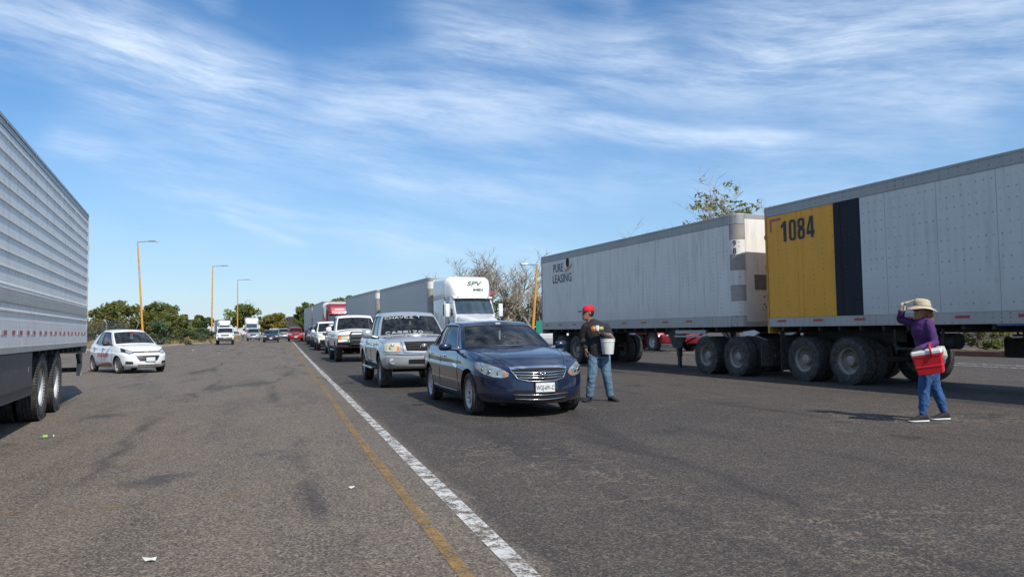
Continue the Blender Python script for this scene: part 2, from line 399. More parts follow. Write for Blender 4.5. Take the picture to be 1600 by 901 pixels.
def asphalt_mat():
    m, q, b = newmat('worn_asphalt'); geo = q.n('ShaderNodeNewGeometry'); pos = geo.outputs['Position']
    x, y, z = q.sep(pos)
    rx, ry = q.sub(x, LINE0.x), q.sub(y, LINE0.y)
    u = q.add(q.mul(rx, LPER.x), q.mul(ry, LPER.y)); w = q.add(q.mul(rx, LDIR.x), q.mul(ry, LDIR.y))
    lane = q.xyz(u, q.mul(w, .20), 0)                         # stretched along the traffic
    big = q.noise(pos, .22, 3, .6); mid = q.noise(pos, 1.3, 5, .68); lanen = q.noise(lane, 1.1, 4, .65)
    ag = q.n('ShaderNodeTexVoronoi', voronoi_dimensions='2D'); q.link(pos, ag.inputs['Vector']); ag.inputs['Scale'].default_value = 85
    agc = q.sep(ag.outputs['Color'])[0]
    fine = q.noise(pos, 38, 3, .75)
    old, new = (.142, .113, .088), (.040, .036, .034)
    right = q.step(q.add(u, q.mul(q.sub(mid, .5), .5)), -.05, .12)
    # the queue lane is darker (oil, rubber); it fades out again to the right and to the front
    lanemask = q.mul(q.step(u, -.1, .5), q.step(q.add(u, q.mul(q.sub(big, .5), 3)), 3.8, 6.8, 1, 0), q.step(q.add(w, q.mul(q.sub(big, .5), 5)), -7.0, -3.0))
    base = q.mix(q.mul(right, .85), old, (.056, .047, .041))
    base = q.mix(q.mul(lanemask, .8), base, new)
    base = q.mix(q.step(lanen, .44, .70, 0, .62), base, (.050, .043, .038))
    base = q.mix(q.mul(q.step(mid, .50, .72, 0, .50), q.sub(1.0, q.mul(right, .6))), base, (.195, .145, .098))
    # aggregate speckle
    base = q.mix(q.mul(q.step(agc, .60, .95), q.sub(.60, q.mul(right, .30))), base, (.31, .265, .215))
    base = q.mix(q.mul(q.step(agc, .05, .42, 1, 0), .62), base, (.022, .019, .018))
    base = q.mix(q.mul(q.step(fine, .54, .74, 0, .42), q.sub(1.0, q.mul(right, .45))), base, (.24, .20, .158))
    base = q.mix(q.step(fine, .28, .44, .5, 0), base, (.04, .037, .035))
    # oil spots and tyre scuffs
    spots = q.voro(q.xyz(q.add(u, q.mul(mid, .9)), q.mul(w, .8), 0), .5); sm = q.mul(q.step(spots, .05, .24, 1, 0), q.step(mid, .44, .56))
    base = q.mix(q.mul(sm, .66), base, (.024, .021, .020))
    tk = q.voro(q.xyz(q.add(u, q.mul(big, 1.5)), q.mul(w, .07), 3.3), .40, 'DISTANCE_TO_EDGE'); tm = q.mul(q.step(tk, .0, .05, 1, 0), q.step(lanen, .42, .6))
    base = q.mix(q.mul(tm, .5), base, (.026, .024, .024))
    # cracks filled with pale sand: right of the white line, near the camera
    wv = q.noise(pos, 2.1, 3, .7, col=True); wsc = q.n('ShaderNodeVectorMath', operation='SCALE'); q.link(wv, wsc.inputs[0]); wsc.inputs[3].default_value = .9
    va = q.n('ShaderNodeVectorMath', operation='ADD'); q.link(pos, va.inputs[0]); q.link(wsc.outputs[0], va.inputs[1])
    ck = q.voro(va.outputs[0], 1.9, 'DISTANCE_TO_EDGE')
    cmask = q.mul(q.step(big, .47, .60), q.step(u, .05, .6), q.step(y, 14.5, 10.5))
    cl_ = q.mul(q.step(ck, .010, .034, 1, 0), cmask, q.step(fine, .42, .54))
    base = q.mix(q.mul(cl_, .5), base, (.34, .265, .18))
    q.link(base, b.inputs['Base Color'])
    q.put(b.inputs['Roughness'], q.add(.82, q.mul(sm, -.25))); b.inputs['Specular IOR Level'].default_value = .3
    bp = q.n('ShaderNodeBump'); bp.inputs['Strength'].default_value = .8; bp.inputs['Distance'].default_value = .012
    q.link(q.add(q.mul(agc, .5), q.mul(fine, .7)), bp.inputs['Height']); q.link(bp.outputs[0], b.inputs['Normal'])
    return m
def soil_mat(name, c1, c2, c3, sc=1.0):
    m, q, b = newmat(name); pos = q.n('ShaderNodeNewGeometry').outputs['Position']
    a = q.noise(pos, .5*sc, 6, .65); d = q.noise(pos, 6*sc, 5, .7)
    c = q.mix(q.step(a, .38, .62), c1, c2); c = q.mix(q.step(d, .45, .75, 0, .7), c, c3)
    q.link(c, b.inputs['Base Color']); b.inputs['Roughness'].default_value = .95
    bp = q.n('ShaderNodeBump'); bp.inputs['Strength'].default_value = .8; bp.inputs['Distance'].default_value = .05; q.link(d, bp.inputs['Height']); q.link(bp.outputs[0], b.inputs['Normal'])
    return m
M['asphalt'] = asphalt_mat()
M['soil'] = soil_mat('dry_soil_and_grass', (.21, .16, .10), (.15, .13, .065), (.27, .21, .13))
M['verge'] = soil_mat('verge_dirt', (.26, .20, .14), (.18, .145, .08), (.32, .26, .18), 2)
M['concrete'] = mat('kerb_concrete', (.36, .32, .27), .85, 0, .2, 2, .4, 30, dirt=.4)

def sheet(name, xs, ys, dz, m, kind='structure'):
    mb = MB(); mb.grid([[(x, y, gz(y)+dz) for x in xs] for y in ys]); return tag(mb.build(name, m, smooth=True), kind=kind)
YS = [-60, -20, 0, 10, 20]+[20+4.5*i for i in range(1, 21)]+[130, 180, 260, 400, 800, 2500]
sheet('ground', [-2500, -800, -300, -100, 0, 100, 300, 800, 2500], YS, -0.05, M['soil'])
KERB = [(-95, 38), (-60, 46.5), (-42, 52), (-36.4, 56), (-33.9, 60.5), (-33.4, 66), (-34, 76), (-36, 92), (-41, 115), (-62, 190), (-95, 300)]
def kerbx(y):
    for (x0, y0), (x1, y1) in zip(KERB, KERB[1:]):
        if y0 <= y <= y1: return x0+(x1-x0)*(y-y0)/(y1-y0)
    return KERB[0][0] if y < KERB[0][1] else KERB[-1][0]
mb = MB(); rows = []
for y in sorted(set([-60, -20, 0, 10, 20, 30, 38]+[k_[1] for k_ in KERB]+[70, 85, 100, 107, 125, 140, 160, 240])):
    xl = kerbx(y) if y >= 38 else -95
    rows.append([(xl+(70+y*.25-xl)*t, y, gz(y)) for t in [i/10 for i in range(11)]])
mb.grid(rows); tag(mb.build('road', M['asphalt'], smooth=True), kind='structure')
# left kerb and raised dirt verge
mb = MB(); ring = []
for i, (x, y) in enumerate(KERB):
    a = Vector(KERB[max(i-1, 0)]); c = Vector(KERB[min(i+1, len(KERB)-1)]); d = (c-a).normalized(); nrm = Vector((-d.y, d.x)); z = gz(y)
    ring.append([(x+nrm.x*o, y+nrm.y*o, z+h) for o, h in ((0, -.03), (.02, .13), (.05, .15), (.18, .15), (.20, -.03))])
mb.loft(ring, True); tag(mb.build('kerb', M['concrete']), kind='structure')
mb = MB(); g = []
for i, (x, y) in enumerate(KERB):
    a = Vector(KERB[max(i-1, 0)]); c = Vector(KERB[min(i+1, len(KERB)-1)]); d = (c-a).normalized(); nrm = Vector((-d.y, d.x)); z = gz(y)
    g.append([(x+nrm.x*o, y+nrm.y*o, z+h) for o, h in ((.19, .12), (1.5, .17), (4, .22), (9, .18), (16, .05))])
mb.grid(g); tag(mb.build('verge', M['verge'], smooth=True), kind='structure')

def worn(name, col, lo, hi, sc=9, top=1.0):
    m, q, b = newmat(name); pos = q.n('ShaderNodeNewGeometry').outputs['Position']; t = m.node_tree
    n = q.add(q.mul(q.noise(pos, sc, 4, .72), .6), q.mul(q.noise(pos, sc*9, 3, .7), .4))
    q.link(q.mix(q.step(q.noise(pos, 3, 4), .3, .7), col, tuple(c*.72 for c in col)), b.inputs['Base Color']); b.inputs['Roughness'].default_value = .75
    tr = q.n('ShaderNodeBsdfTransparent'); ms = q.n('ShaderNodeMixShader'); q.put(ms.inputs[0], q.step(n, lo, hi, 0.0, top))
    q.link(tr.outputs[0], ms.inputs[1]); q.link(b.outputs[0], ms.inputs[2]); q.link(ms.outputs[0], t.nodes['Material Output'].inputs[0]); return m
M['linewhite'] = worn('worn_white_line', (.60, .585, .55), .42, .56, 7)
M['lineyellow'] = worn('worn_yellow_line', (.44, .25, .06), .36, .68, 5, .82)
M['lineghost'] = worn('faded_line', (.42, .40, .36), .50, .62)
M['yellowghost'] = worn('faded_yellow_line', (.40, .25, .08), .48, .66, 4, .5)
def marking(name, pts, hw, m, z=.005):
    mb = MB(); mb.strip(pts, hw, 0); return tag(mb.build(name, m), kind='structure')
ds = [-14+2.2*i for i in range(44)]
marking('white_lane_line', [along(d, -.07, .005) for d in ds], [.064+.006*math.sin(d*.7) for d in ds], M['linewhite'])
marking('yellow_lane_line', [along(d, -.40+.02*math.sin(d*.5), .005) for d in ds[:38]], .042, M['lineyellow'])
marking('lane_dash', [(-14.8, 44.5, gz(44.5)+.005), (-14.0, 44.25, gz(44.5)+.005)], .10, M['linewhite'])
marking('lane_dash', [(-17.0, 47.5, gz(47.5)+.005), (-15.4, 47.0, gz(47.5)+.005)], .08, M['lineghost'])
marking('lane_dash', [along(36, -1.2, .005), along(36.3, -.1, .009)], .07, M['lineyellow'])
marking('faded_yellow_arc', [(-7.6, 12.2, .005), (-6.2, 10.9, .005), (-4.6, 11.6, .005), (-3.9, 13.5, .005)], .07, M['yellowghost'])
marking('faded_yellow_arc', [(-6.2, 7.7, .005), (-4.7, 7.6, .005), (-3.3, 7.9, .005)], .06, M['yellowghost'])
marking('faded_yellow_arc', [(-4.2, 5.6, .005), (-3.0, 5.8, .005), (-2.0, 6.3, .005)], .06, M['yellowghost'])
T21 = R_(21.2)
def rl(t, off, z=0.006):                                    # right-hand carriageway frame
    p = Vector((6.40, 18.8))+Vector((-math.sin(T21), math.cos(T21)))*t+Vector((math.cos(T21), math.sin(T21)))*off; return (p.x, p.y, gz(p.y)+z)
marking('edge_line', [rl(-18, 7.6), rl(70, 7.6)], .06, M['linewhite'])
marking('edge_line', [rl(-18, 8.6), rl(70, 8.6)], .06, M['linewhite'])
for t0 in (-9, 3, 15): marking('yellow_dash', [rl(t0, 8.1), rl(t0+2, 8.1)], .07, M['lineyellow'])
marking('edge_line', [rl(0.6, -.35), rl(14, -.45)], .05, M['lineghost'])

# ------------------------------------------------------------------ car builder
def pchip(pts):
    xs = np.array([p[0] for p in pts], float); ys = np.array([p[1] for p in pts], float)
    h = np.diff(xs); dl = np.diff(ys)/h; n = len(xs); d = np.zeros(n)
    for i in range(1, n-1):
        if dl[i-1]*dl[i] > 0:
            w1, w2 = 2*h[i]+h[i-1], h[i]+2*h[i-1]; d[i] = (w1+w2)/(w1/dl[i-1]+w2/dl[i])
    d[0], d[-1] = (dl[0], dl[-1]) if n > 1 else (0, 0)
    def f(x):
        x = min(max(float(x), xs[0]), xs[-1]); i = min(int(np.searchsorted(xs, x, 'right'))-1, n-2); t = (x-xs[i])/h[i]
        return (ys[i]*(1+2*t)*(1-t)**2+h[i]*d[i]*t*(1-t)**2+ys[i+1]*t*t*(3-2*t)+h[i+1-1]*d[i+1]*t*t*(t-1))
    return f
def lerp(a, b, t): return a+(b-a)*t
INSET = [(0, .10), (.08, .05), (.22, .015), (.42, .004), (.58, .0), (.65, -.003), (.69, .014), (.80, .026), (.92, .055), (1, .11)]

def wheel_meshes(R, tw, style, rimm, rr):
    tb = MB(); h = tw/2; s = .012
    prof = [(rr-.01, -h*.72), (rr+.012, -h*.86), (rr+(R-rr)*.45, -h), (R-.03, -h*.93), (R-.008, -h*.78)]
    for i in range(5):                                                # circumferential grooves
        c = -h*.7+i*h*.35
        prof += [(R, c-.0), (R, c+h*.24), (R-s, c+h*.26), (R-s, c+h*.33)] if i < 4 else [(R, c)]
    prof += [(R-.008, h*.78), (R-.03, h*.93), (rr+(R-rr)*.45, h), (rr+.012, h*.86), (rr-.01, h*.72)]
    tb.lathe(prof, 36, 'Y', caps=False)
    tyre = tb.mesh('tyre', M['rubber'], 40)
    rb = MB(); o = h*.70                                              # outer face at +y
    rb.lathe([(rr, -h*.7), (rr-.03, -h*.5), (rr-.04, h*.35), (rr-.02, o-.01), (rr, o+.012), (rr+.012, o)], 36, 'Y', caps=False)
    if style[0] == 'spoke':
        n, wdt = style[1], style[2]
        rb.lathe([(.0, o*.62), (.06, o*.62), (.075, o*.45), (.08, 0)], 20, 'Y', caps=False)
        for i in range(n):
            a = 2*math.pi*i/n+(0.06 if i % 2 else -.06 if n >= 10 else 0); Mx = Matrix.Rotation(a, 4, 'Y')
            ring = []
            for r_, w_, y_ in ((.05, wdt*.9, o*.58), (rr*.5, wdt*.62, o*.66), (rr*.8, wdt*.75, o*.8), (rr-.012, wdt*1.15, o*.82)):
                ring.append([Mx @ Vector((r_, y_-.03, -w_/2)), Mx @ Vector((r_, y_, -w_/2+.004)), Mx @ Vector((r_, y_, w_/2-.004)), Mx @ Vector((r_, y_-.03, w_/2))])
            rb.loft(ring)
        rb.cur = 1; rb.lathe([(rr-.035, -.02), (.04, -.03)], 24, 'Y', caps=False); rb.cur = 0
    elif style[0] == 'steel':
        rb.lathe([(rr-.03, o*.35), (rr*.78, o*.15), (rr*.62, o*.5), (rr*.45, o*.55), (rr*.34, o*.35), (rr*.30, o*.9), (0.0, o*.95)], 28, 'Y', caps=False)
        for i in range(8):
            a = 2*math.pi*i/8; c = Vector((rr*.46*math.cos(a), o*.52, rr*.46*math.sin(a)))
            rb.lathe([(.014, 0), (.014, .03), (0, .032)], 6, 'Y', Matrix.Translation(c))
    rim = rb.mesh('rim', [rimm, M['under']], 40)
    return tyre, rim
def add_wheels(root, spots, tyre, rim, name='wheel'):
    for (x, y, z, side) in spots:
        w = empty(name, root, (x, y, z), (0, random.uniform(0, 6), 0) if side > 0 else (0, random.uniform(0, 6), math.pi))
        inst('tyre', tyre, w); inst('rim', rim, w)

class Car:
    """lofted body shell with wheel openings, glazed cabin, projected trim"""
    def __init__(s, name, label, cat, sp, loc, far_angle, group=None):
        # far_angle: the tail points to (-sin a, cos a); so the nose points the opposite way
        a = R_(far_angle); s.sp = sp; s.root = thing(name, label, cat, (loc[0], loc[1], gz(loc[1])), math.atan2(-math.cos(a), math.sin(a)), group)
        s.L = sp['L']; s.body()
    def X(s, d): return s.L/2-d                                        # distance behind the nose -> local x
    def body(s):
        sp = s.sp; L = s.L; top, low, hw = pchip(sp['top']), pchip(sp['low']), pchip(sp['hw'])
        ins, ef, er = pchip(sp.get('inset', INSET)), pchip(sp['ef']), pchip(sp['er']); s0, s1 = sp['s0'], sp['s1']; P = 2.2
        N = sp.get('N', 72); V = [0, .05, .1, .16, .22, .3, .38, .46, .54, .61, .65, .67, .69, .73, .79, .85, .9, .94, .97, 1]
        A = [i/9-1 for i in range(19)]
        St = sorted(set([s0+(L-s1-s0)*i/N for i in range(N+1)]))
        wf = sp['wf']; wr = wf+sp['wb']; RA = sp['ra']; R = sp['R']; fl = sp.get('flare', 0)
        def flare(sx, z):
            if not fl: return 0
            f = 0
            for c in (wf, wr):
                d = math.hypot(sx-c, z-R); t = (d-RA)/(RA*.28)
                if z > R*.55: f = max(f, 1 if t < 0.35 else max(0, 1-(t-.35)/.65)**2*(3-2*max(0, 1-(t-.35)/.65)))
            return fl*f
        def side(sx, v, sg):
            d = max(0, 1-(sx-s0)/.9)**2; dr = max(0, 1-(L-s1-sx)/.9)**2
            z = lerp(low(sx), top(sx), v); ss = sx+ef(v)*d-er(v)*dr
            return Vector((s.X(ss), sg*(hw(sx)-ins(v)+flare(ss, z)), z))
        def front(a, v):
            e = s0*abs(a)**P; return Vector((s.X(e+ef(v)), a*(hw(s0)-ins(v)), lerp(low(e), top(e), v)))
        def rear(a, v):
            e = L-s1*abs(a)**P; return Vector((s.X(e-er(v)), a*(hw(L-s1)-ins(v)), lerp(low(e), top(e), v)))
        cr = sp.get('crown', .04)
        def topf(sx, c):
            d = max(0, 1-(sx-s0)/.9)**2; dr = max(0, 1-(L-s1-sx)/.9)**2; q = 1-abs(c)**P
            se = sx-s0*q*d+s1*q*dr; ss = se+ef(1)*d-er(1)*dr
            ramp = min(1, (sx-s0)/.35)*min(1, (L-s1-sx)/.35)
            return Vector((s.X(ss), c*(hw(sx)-ins(1)), top(se)+cr*(1-abs(c)**2.4)*ramp+sp.get('bulge', lambda q_, c_: 0)(sx, c)))
        s.side, s.topf, s.topz = side, topf, top
        gh = sp['gh']; bed = sp.get('bed')
        bm = bmesh.new()
        def addgrid(g, skip=None):
            vv = [[bm.verts.new(p) for p in row] for row in g]; fs = []
            for i in range(len(g)-1):
                for j in range(len(g[0])-1):
                    if skip and skip(i, j): continue
                    fs.append(bm.faces.new((vv[i][j], vv[i][j+1], vv[i+1][j+1], vv[i+1][j])))
            return vv, fs
        arches = []
        for sg in (1, -1):
            g = [[side(x, v, sg) for v in V] for x in St]
            vv, fs = addgrid(g)
            for c in (s.X(wf), s.X(wr)):
                kill = [f for f in fs if f.is_valid and math.hypot(f.calc_center_median().x-c, f.calc_center_median().z-R) < RA and f.calc_center_median().z > -1]
                kset = set(kill); bv = set()
                for f in kill:
                    for v_ in f.verts:
                        if any(lf not in kset for lf in v_.link_faces): bv.add(v_)
                bl = []
                for v_ in bv:
                    dx_, dz_ = v_.co.x-c, v_.co.z-R; r_ = math.hypot(dx_, dz_)
                    if v_.co.z > .0: v_.co.x = c+dx_/r_*RA; v_.co.z = R+dz_/r_*RA
                    bl.append(v_.co.copy())
                bmesh.ops.delete(bm, geom=kill, context='FACES'); fs = [f for f in fs if f.is_valid]
                bl.sort(key=lambda p: math.atan2(p.z-R, p.x-c) if math.atan2(p.z-R, p.x-c) > -math.pi/2 else math.atan2(p.z-R, p.x-c)+2*math.pi)
                arches.append((c, sg, bl))
        vvf, _ = addgrid([[front(a, v) for v in V] for a in A]); addgrid([[rear(a, v) for v in V] for a in A])
        Cs = [i/8-1 for i in range(17)]
        ghs0, ghs1 = gh['cowl']+.06, gh['rb']-.06
        def skip(i, j):
            m_ = (St[i]+St[i+1])/2; c = (Cs[j]+Cs[j+1])/2
            if ghs0+gh['bowc']*c*c+.12 < m_ < ghs1-.05 and abs(c) < .93: return True
            return bool(bed) and bed[0] < m_ < bed[1] and abs(c) < .85
        addgrid([[topf(x, c) for c in Cs] for x in St], skip)
        # ---- cabin
        rf = pchip(gh['roof']); rc = gh.get('rcrown', .035); hb, hr = pchip(gh['hwb']), pchip(gh['hwr'])
        cowl, bowc, hd, bowh, rr_, rb_, bowr, bowq = gh['cowl'], gh['bowc'], gh['header'], gh['bowh'], gh['rr'], gh['rb'], gh['bowr'], gh.get('bowq', .06)
        zo = gh.get('zoff', 0.0)
        def yy(b_, t_, v): return lerp(b_, t_, .72*v+.28*v**4)
        def gside(t, v, sg):
            sb, st = lerp(cowl+bowc, rb_-bowr, t), lerp(hd+bowh, rr_-bowq, t); sx = lerp(sb, st, v)
            return Vector((s.X(sx), sg*yy(hb(t), hr(t), v), lerp(top(sb)+zo, rf(st), v)))
        def gfront(a, v):
            q = abs(a)**2; sb, st = cowl+bowc*q, hd+bowh*q; bul = gh.get('wsb', .03)*math.sin(math.pi*v)*(1-q*.6)
            return Vector((s.X(lerp(sb, st, v)-bul), a*yy(hb(0), hr(0), v), lerp(top(cowl+bowc)+zo+(1-q)*(cr*.8), rf(hd+bowh)+rc*(1-q), v)))
        def grear(a, v):
            q = abs(a)**2; sb, st = rb_-bowr*q, rr_-bowq*q
            return Vector((s.X(lerp(sb, st, v)+.02*math.sin(math.pi*v)), a*yy(hb(1), hr(1), v), lerp(top(rb_-bowr)+zo+(1-q)*(cr*.6), rf(rr_-bowq)+rc*(1-q), v)))
        def groof(t, c):
            st = lerp(hd+bowh, rr_-bowq, t); q = 1-c*c; sx = st-bowh*q*max(0, 1-t*3)**1.5+bowq*q*max(0, 1-(1-t)*3)**1.5
            return Vector((s.X(sx), c*hr(t), rf(st)+rc*q))
        wv0, wv1 = gh.get('wv', (.07, .86)); sv0, sv1 = gh.get('sv', (.05, .87))
        def lev(a, b, n=5): return [0]+[lerp(a, b, i/n) for i in range(n+1)]+[lerp(b, 1, .5), 1]
        T = [0.0]; wins = gh['win']
        for (t0, t1) in wins: T += [lerp(t0, t1, i/6) for i in range(7)]
        T = sorted(set(T+[1.0])); AA = [-1, -.97, -.93]+[lerp(-.93, .93, i/12) for i in range(1, 12)]+[.93, .97, 1]
        SV, WV = lev(sv0, sv1), lev(wv0, wv1)
        panes = []; s.wframes = []
        for sg in (1, -1):
            g = [[gside(t, v, sg) for v in SV] for t in T]
            def inwin(i, j):
                tm, vm = (T[i]+T[i+1])/2, (SV[j]+SV[j+1])/2
                return sv0 < vm < sv1 and any(a < tm < b for a, b in wins)
            vvg, fsg = addgrid(g, inwin)
            for f in fsg:
                f.material_index = 0
            for i in range(len(T)-1):
                tm = (T[i]+T[i+1])/2
                if wins[0][1] < tm < wins[-1][0] and gh.get('blackb', True):
                    for j in range(len(SV)-1):
                        if sv0 < (SV[j]+SV[j+1])/2 < sv1 and not inwin(i, j):
                            fc = bm.faces.get((vvg[i][j], vvg[i][j+1], vvg[i+1][j+1], vvg[i+1][j]))
                            if fc: fc.material_index = 1
            for (t0, t1) in wins:
                mb = MB(); mb.grid([[gside(lerp(t0, t1, i/6), lerp(sv0, sv1, j/5), sg)-Vector((0, sg*.006, 0)) for j in range(6)] for i in range(7)]); panes.append(('side_window', mb))
                s.wframes.append([gside(lerp(t0, t1, i/6), sv0, sg) for i in range(7)]+[gside(t1, lerp(sv0, sv1, j/5), sg) for j in range(1, 6)]+[gside(lerp(t1, t0, i/6), sv1, sg) for i in range(1, 7)]+[gside(t0, lerp(sv1, sv0, j/5), sg) for j in range(1, 5)])
        for nm, fn, ok in (('windscreen', gfront, True), ('rear_window', grear, gh.get('rearwin', True))):
            g = [[fn(a, v) for v in WV] for a in AA]
            sk = (lambda i, j: -.93 < (AA[i]+AA[i+1])/2 < .93 and wv0 < (WV[j]+WV[j+1])/2 < wv1) if ok else None
            addgrid(g, sk)
            if ok:
                mb = MB(); mb.grid([[fn(lerp(-.93, .93, i/12), lerp(wv0, wv1, j/6)) for j in range(7)] for i in range(13)]); panes.append((nm, mb))
                s.wframes.append([fn(lerp(-.93, .93, i/12), wv0) for i in range(13)]+[fn(.93, lerp(wv0, wv1, j/6)) for j in range(1, 7)]+[fn(lerp(.93, -.93, i/12), wv1) for i in range(1, 13)]+[fn(-.93, lerp(wv1, wv0, j/6)) for j in range(1, 6)])
        addgrid([[groof(t, c) for c in Cs] for t in [i/14 for i in range(15)]])
        s.gfront, s.gside, s.groof, s.grear = gfront, gside, groof, grear
        bmesh.ops.remove_doubles(bm, verts=bm.verts[:], dist=.0015)
        bmesh.ops.recalc_face_normals(bm, faces=bm.faces[:])
        me = bpy.data.meshes.new('body'); bm.to_mesh(me); s.bvh = BVHTree.FromBMesh(bm); bm.free()
        me.materials.append(sp['paint']); me.materials.append(M['black']); me.polygons.foreach_set('use_smooth', [True]*len(me.polygons)); me.set_sharp_from_angle(angle=R_(38))
        s.bodyo = inst('body', me, s.root)
        for nm, mb in panes: mb.build(nm, sp.get('sglass', M['darkglass']) if nm != 'windscreen' else sp.get('glass', M['glass']), s.root, smooth=True, fixn=False)
        # ---- wheel wells, underbody, cabin tub
        mb = MB()
        for c, sg, bl in arches:
            y1 = sg*(sp['W']/2-.36)
            mb.grid([[(p.x, p.y, p.z) for p in bl], [(c+(p.x-c)*1.01, sg*(abs(p.y)-.04), R+(p.z-R)*1.01) for p in bl], [(p.x, y1, p.z) for p in bl]])
            mb.add([(c+RA*math.cos(t), y1, max(low(L/2), R+RA*math.sin(t))) for t in [math.pi*i/12 for i in range(13)]], [tuple(range(13))])
        lz = low(L/2); mb.box(s.X(L-.35), s.X(.30), -sp['W']/2+.36, sp['W']/2-.36, lz-.02, lz+.14)
        mb.box(s.X(wr-RA-.02), s.X(wf+RA+.02), -sp['W']/2+.10, sp['W']/2-.10, lz-.01, lz+.10)
        mb.tube([(s.X(wf), -.6, R), (s.X(wf), .6, R)], .05, 6); mb.tube([(s.X(wr), -.6, R), (s.X(wr), .6, R)], .06, 6)
        mb.build('underbody', M['under'], s.root)
        cb = MB(); bz = top(cowl)-.02; fw = hb(.5)-.06
        x0, x1 = s.X(rb_-.12), s.X(cowl+.18)
        cb.box(x0, x1, -fw, fw, lz+.11, lz+.16); cb.box(x0-.02, x0, -fw, fw, lz+.16, bz)
        for sg in (-1, 1): cb.box(x0, x1, sg*fw, sg*(fw+.02), lz+.16, bz-.01)
        cb.build('cabin_floor', M['cabin'], s.root)
        d = MB(); d.rbox(x1-.55, x1+.02, -fw, fw, bz-.25, bz-.02, .05); d.build('dashboard', M['cabin'], s.root)
        hx = s.X(hd); rz = rf(rr_-.3)
        for sg in (1, -1):
            st = MB(); xs = hx-.30; Mx = Matrix.Translation((xs, sg*.37, bz-.38)) @ Matrix.Rotation(R_(-14), 4, 'Y')
            st.rbox(-.10, .48, -.25, .25, -.12, .04, .05, Mx); st.rbox(-.12, .04, -.25, .25, 0, .62, .06, Mx)
            st.rbox(-.10, .02, -.13, .13, .64, .84, .05, Mx); st.build('seat', sp.get('seat', M['cabin']), s.root, smooth=40)
        rs = MB(); Mx = Matrix.Translation((max(x0+.45, hx-1.25), 0, bz-.36)) @ Matrix.Rotation(R_(-18), 4, 'Y'); rs.rbox(-.12, .04, -fw+.05, fw-.05, 0, .6, .06, Mx); rs.rbox(-.1, .45, -fw+.05, fw-.05, -.1, .06, .05, Mx)
        rs.build('rear_seat', sp.get('seat', M['cabin']), s.root, smooth=40)
        sw = MB(); Mx = Matrix.Translation((x1-.62, .37, bz-.02)) @ Matrix.Rotation(R_(65), 4, 'Y')
        sw.tube([Mx @ Vector((.18*math.cos(t), .18*math.sin(t), 0)) for t in [2*math.pi*i/20 for i in range(20)]], .015, 6, closed=True); sw.tube([Mx @ Vector((-.17, 0, 0)), Mx @ Vector((.17, 0, 0))], .02, 5); sw.tube([Mx @ Vector((0, 0, 0)), Mx @ Vector((0, 0, .3))], .02, 5)
        sw.build('steering_wheel', M['black'], s.root)
        mi = MB(); p = s.gfront(0, .84); mi.rbox(p.x-.12, p.x-.08, -.12, .12, p.z-.07, p.z-.005, .012); mi.build('interior_mirror', M['black'], s.root)
        if bed:
            bb = MB(); z0 = sp['bedz']; yb = .80*(sp['W']/2-.08); xa, xb = s.X(bed[1]), s.X(bed[0]); zt = top((bed[0]+bed[1])/2)
            bb.box(xa, xb, -yb, yb, z0-.03, z0); bb.box(xa-.03, xa, -yb, yb, z0, zt); bb.box(xb, xb+.03, -yb, yb, z0, zt)
            for sg in (-1, 1): bb.box(xa, xb, sg*yb, sg*(yb+.03), z0, zt)
            bb.build('cargo_bed', M['under'], s.root)
        # window rubber
        mb = MB()
        for fr in s.wframes: mb.tube(fr, .011, 5, closed=True)
        mb.build('window_rubber', M['black'], s.root)
        # wheels
        tyre, rim = wheel_meshes(R, sp['tw'], sp['rim'], sp.get('rimm', M['alloy']), sp['rr'])
        y = sp['W']/2-sp['tw']/2-sp.get('win_', .03)
        add_wheels(s.root, [(s.X(c), sg*y, R-.004, sg) for c in (wf, wr) for sg in (1, -1)], tyre, rim)
    # ---- projected trim
    def hit(s, view, a, b, off):
        if view == 'front': o, d = Vector((20, a, b)), Vector((-1, 0, 0))
        elif view == 'rear': o, d = Vector((-20, a, b)), Vector((1, 0, 0))
        elif view == 'left': o, d = Vector((s.X(a), 20, b)), Vector((0, -1, 0))
        elif view == 'right': o, d = Vector((s.X(a), -20, b)), Vector((0, 1, 0))
        else: o, d = Vector((s.X(a), b, 20)), Vector((0, 0, -1))
        p, n, i, t = s.bvh.ray_cast(o, d)
        if p is None or t > 20+s.L*.45 and view == 'front':
            p, n, i, t = s.bvh.find_nearest(o+d*(20-s.L/2 if view in ('front', 'rear') else 20-s.sp['W']/2))
        if n.dot(d) > 0: n = -n
        return p+n*off, n
    def patch(s, name, view, topc, botc, m, off=.006, n=10, rows=4, parent=None, back=-.01):
        def res(c, t):
            f = t*(len(c)-1); i = min(int(f), len(c)-2); q = f-i
            return (lerp(c[i][0], c[i+1][0], q), lerp(c[i][1], c[i+1][1], q))
        g = []
        for i in range(n+1):
            a, b = res(topc, i/n), res(botc, i/n)
            pts = [(lerp(a[0], b[0], j/rows), lerp(a[1], b[1], j/rows)) for j in range(rows+1)]
            g.append([s.hit(view, *pts[0], back)[0]]+[s.hit(view, *p, off)[0] for p in pts]+[s.hit(view, *pts[-1], back)[0]])
        e0 = [s.hit(view, *p, back)[0] for p in [res(topc, 0)]*1]
        g = [[Vector(g[0][0])]+[lerp(g[0][0], g[0][-1], (j)/(rows)) for j in range(rows+1)]+[Vector(g[0][-1])]]+g+[[Vector(g[-1][0])]+[lerp(g[-1][0], g[-1][-1], j/rows) for j in range(rows+1)]+[Vector(g[-1][-1])]]
        mb = MB(); mb.grid(g); return mb.build(name, m, parent or s.root, smooth=40, weld=.0005)
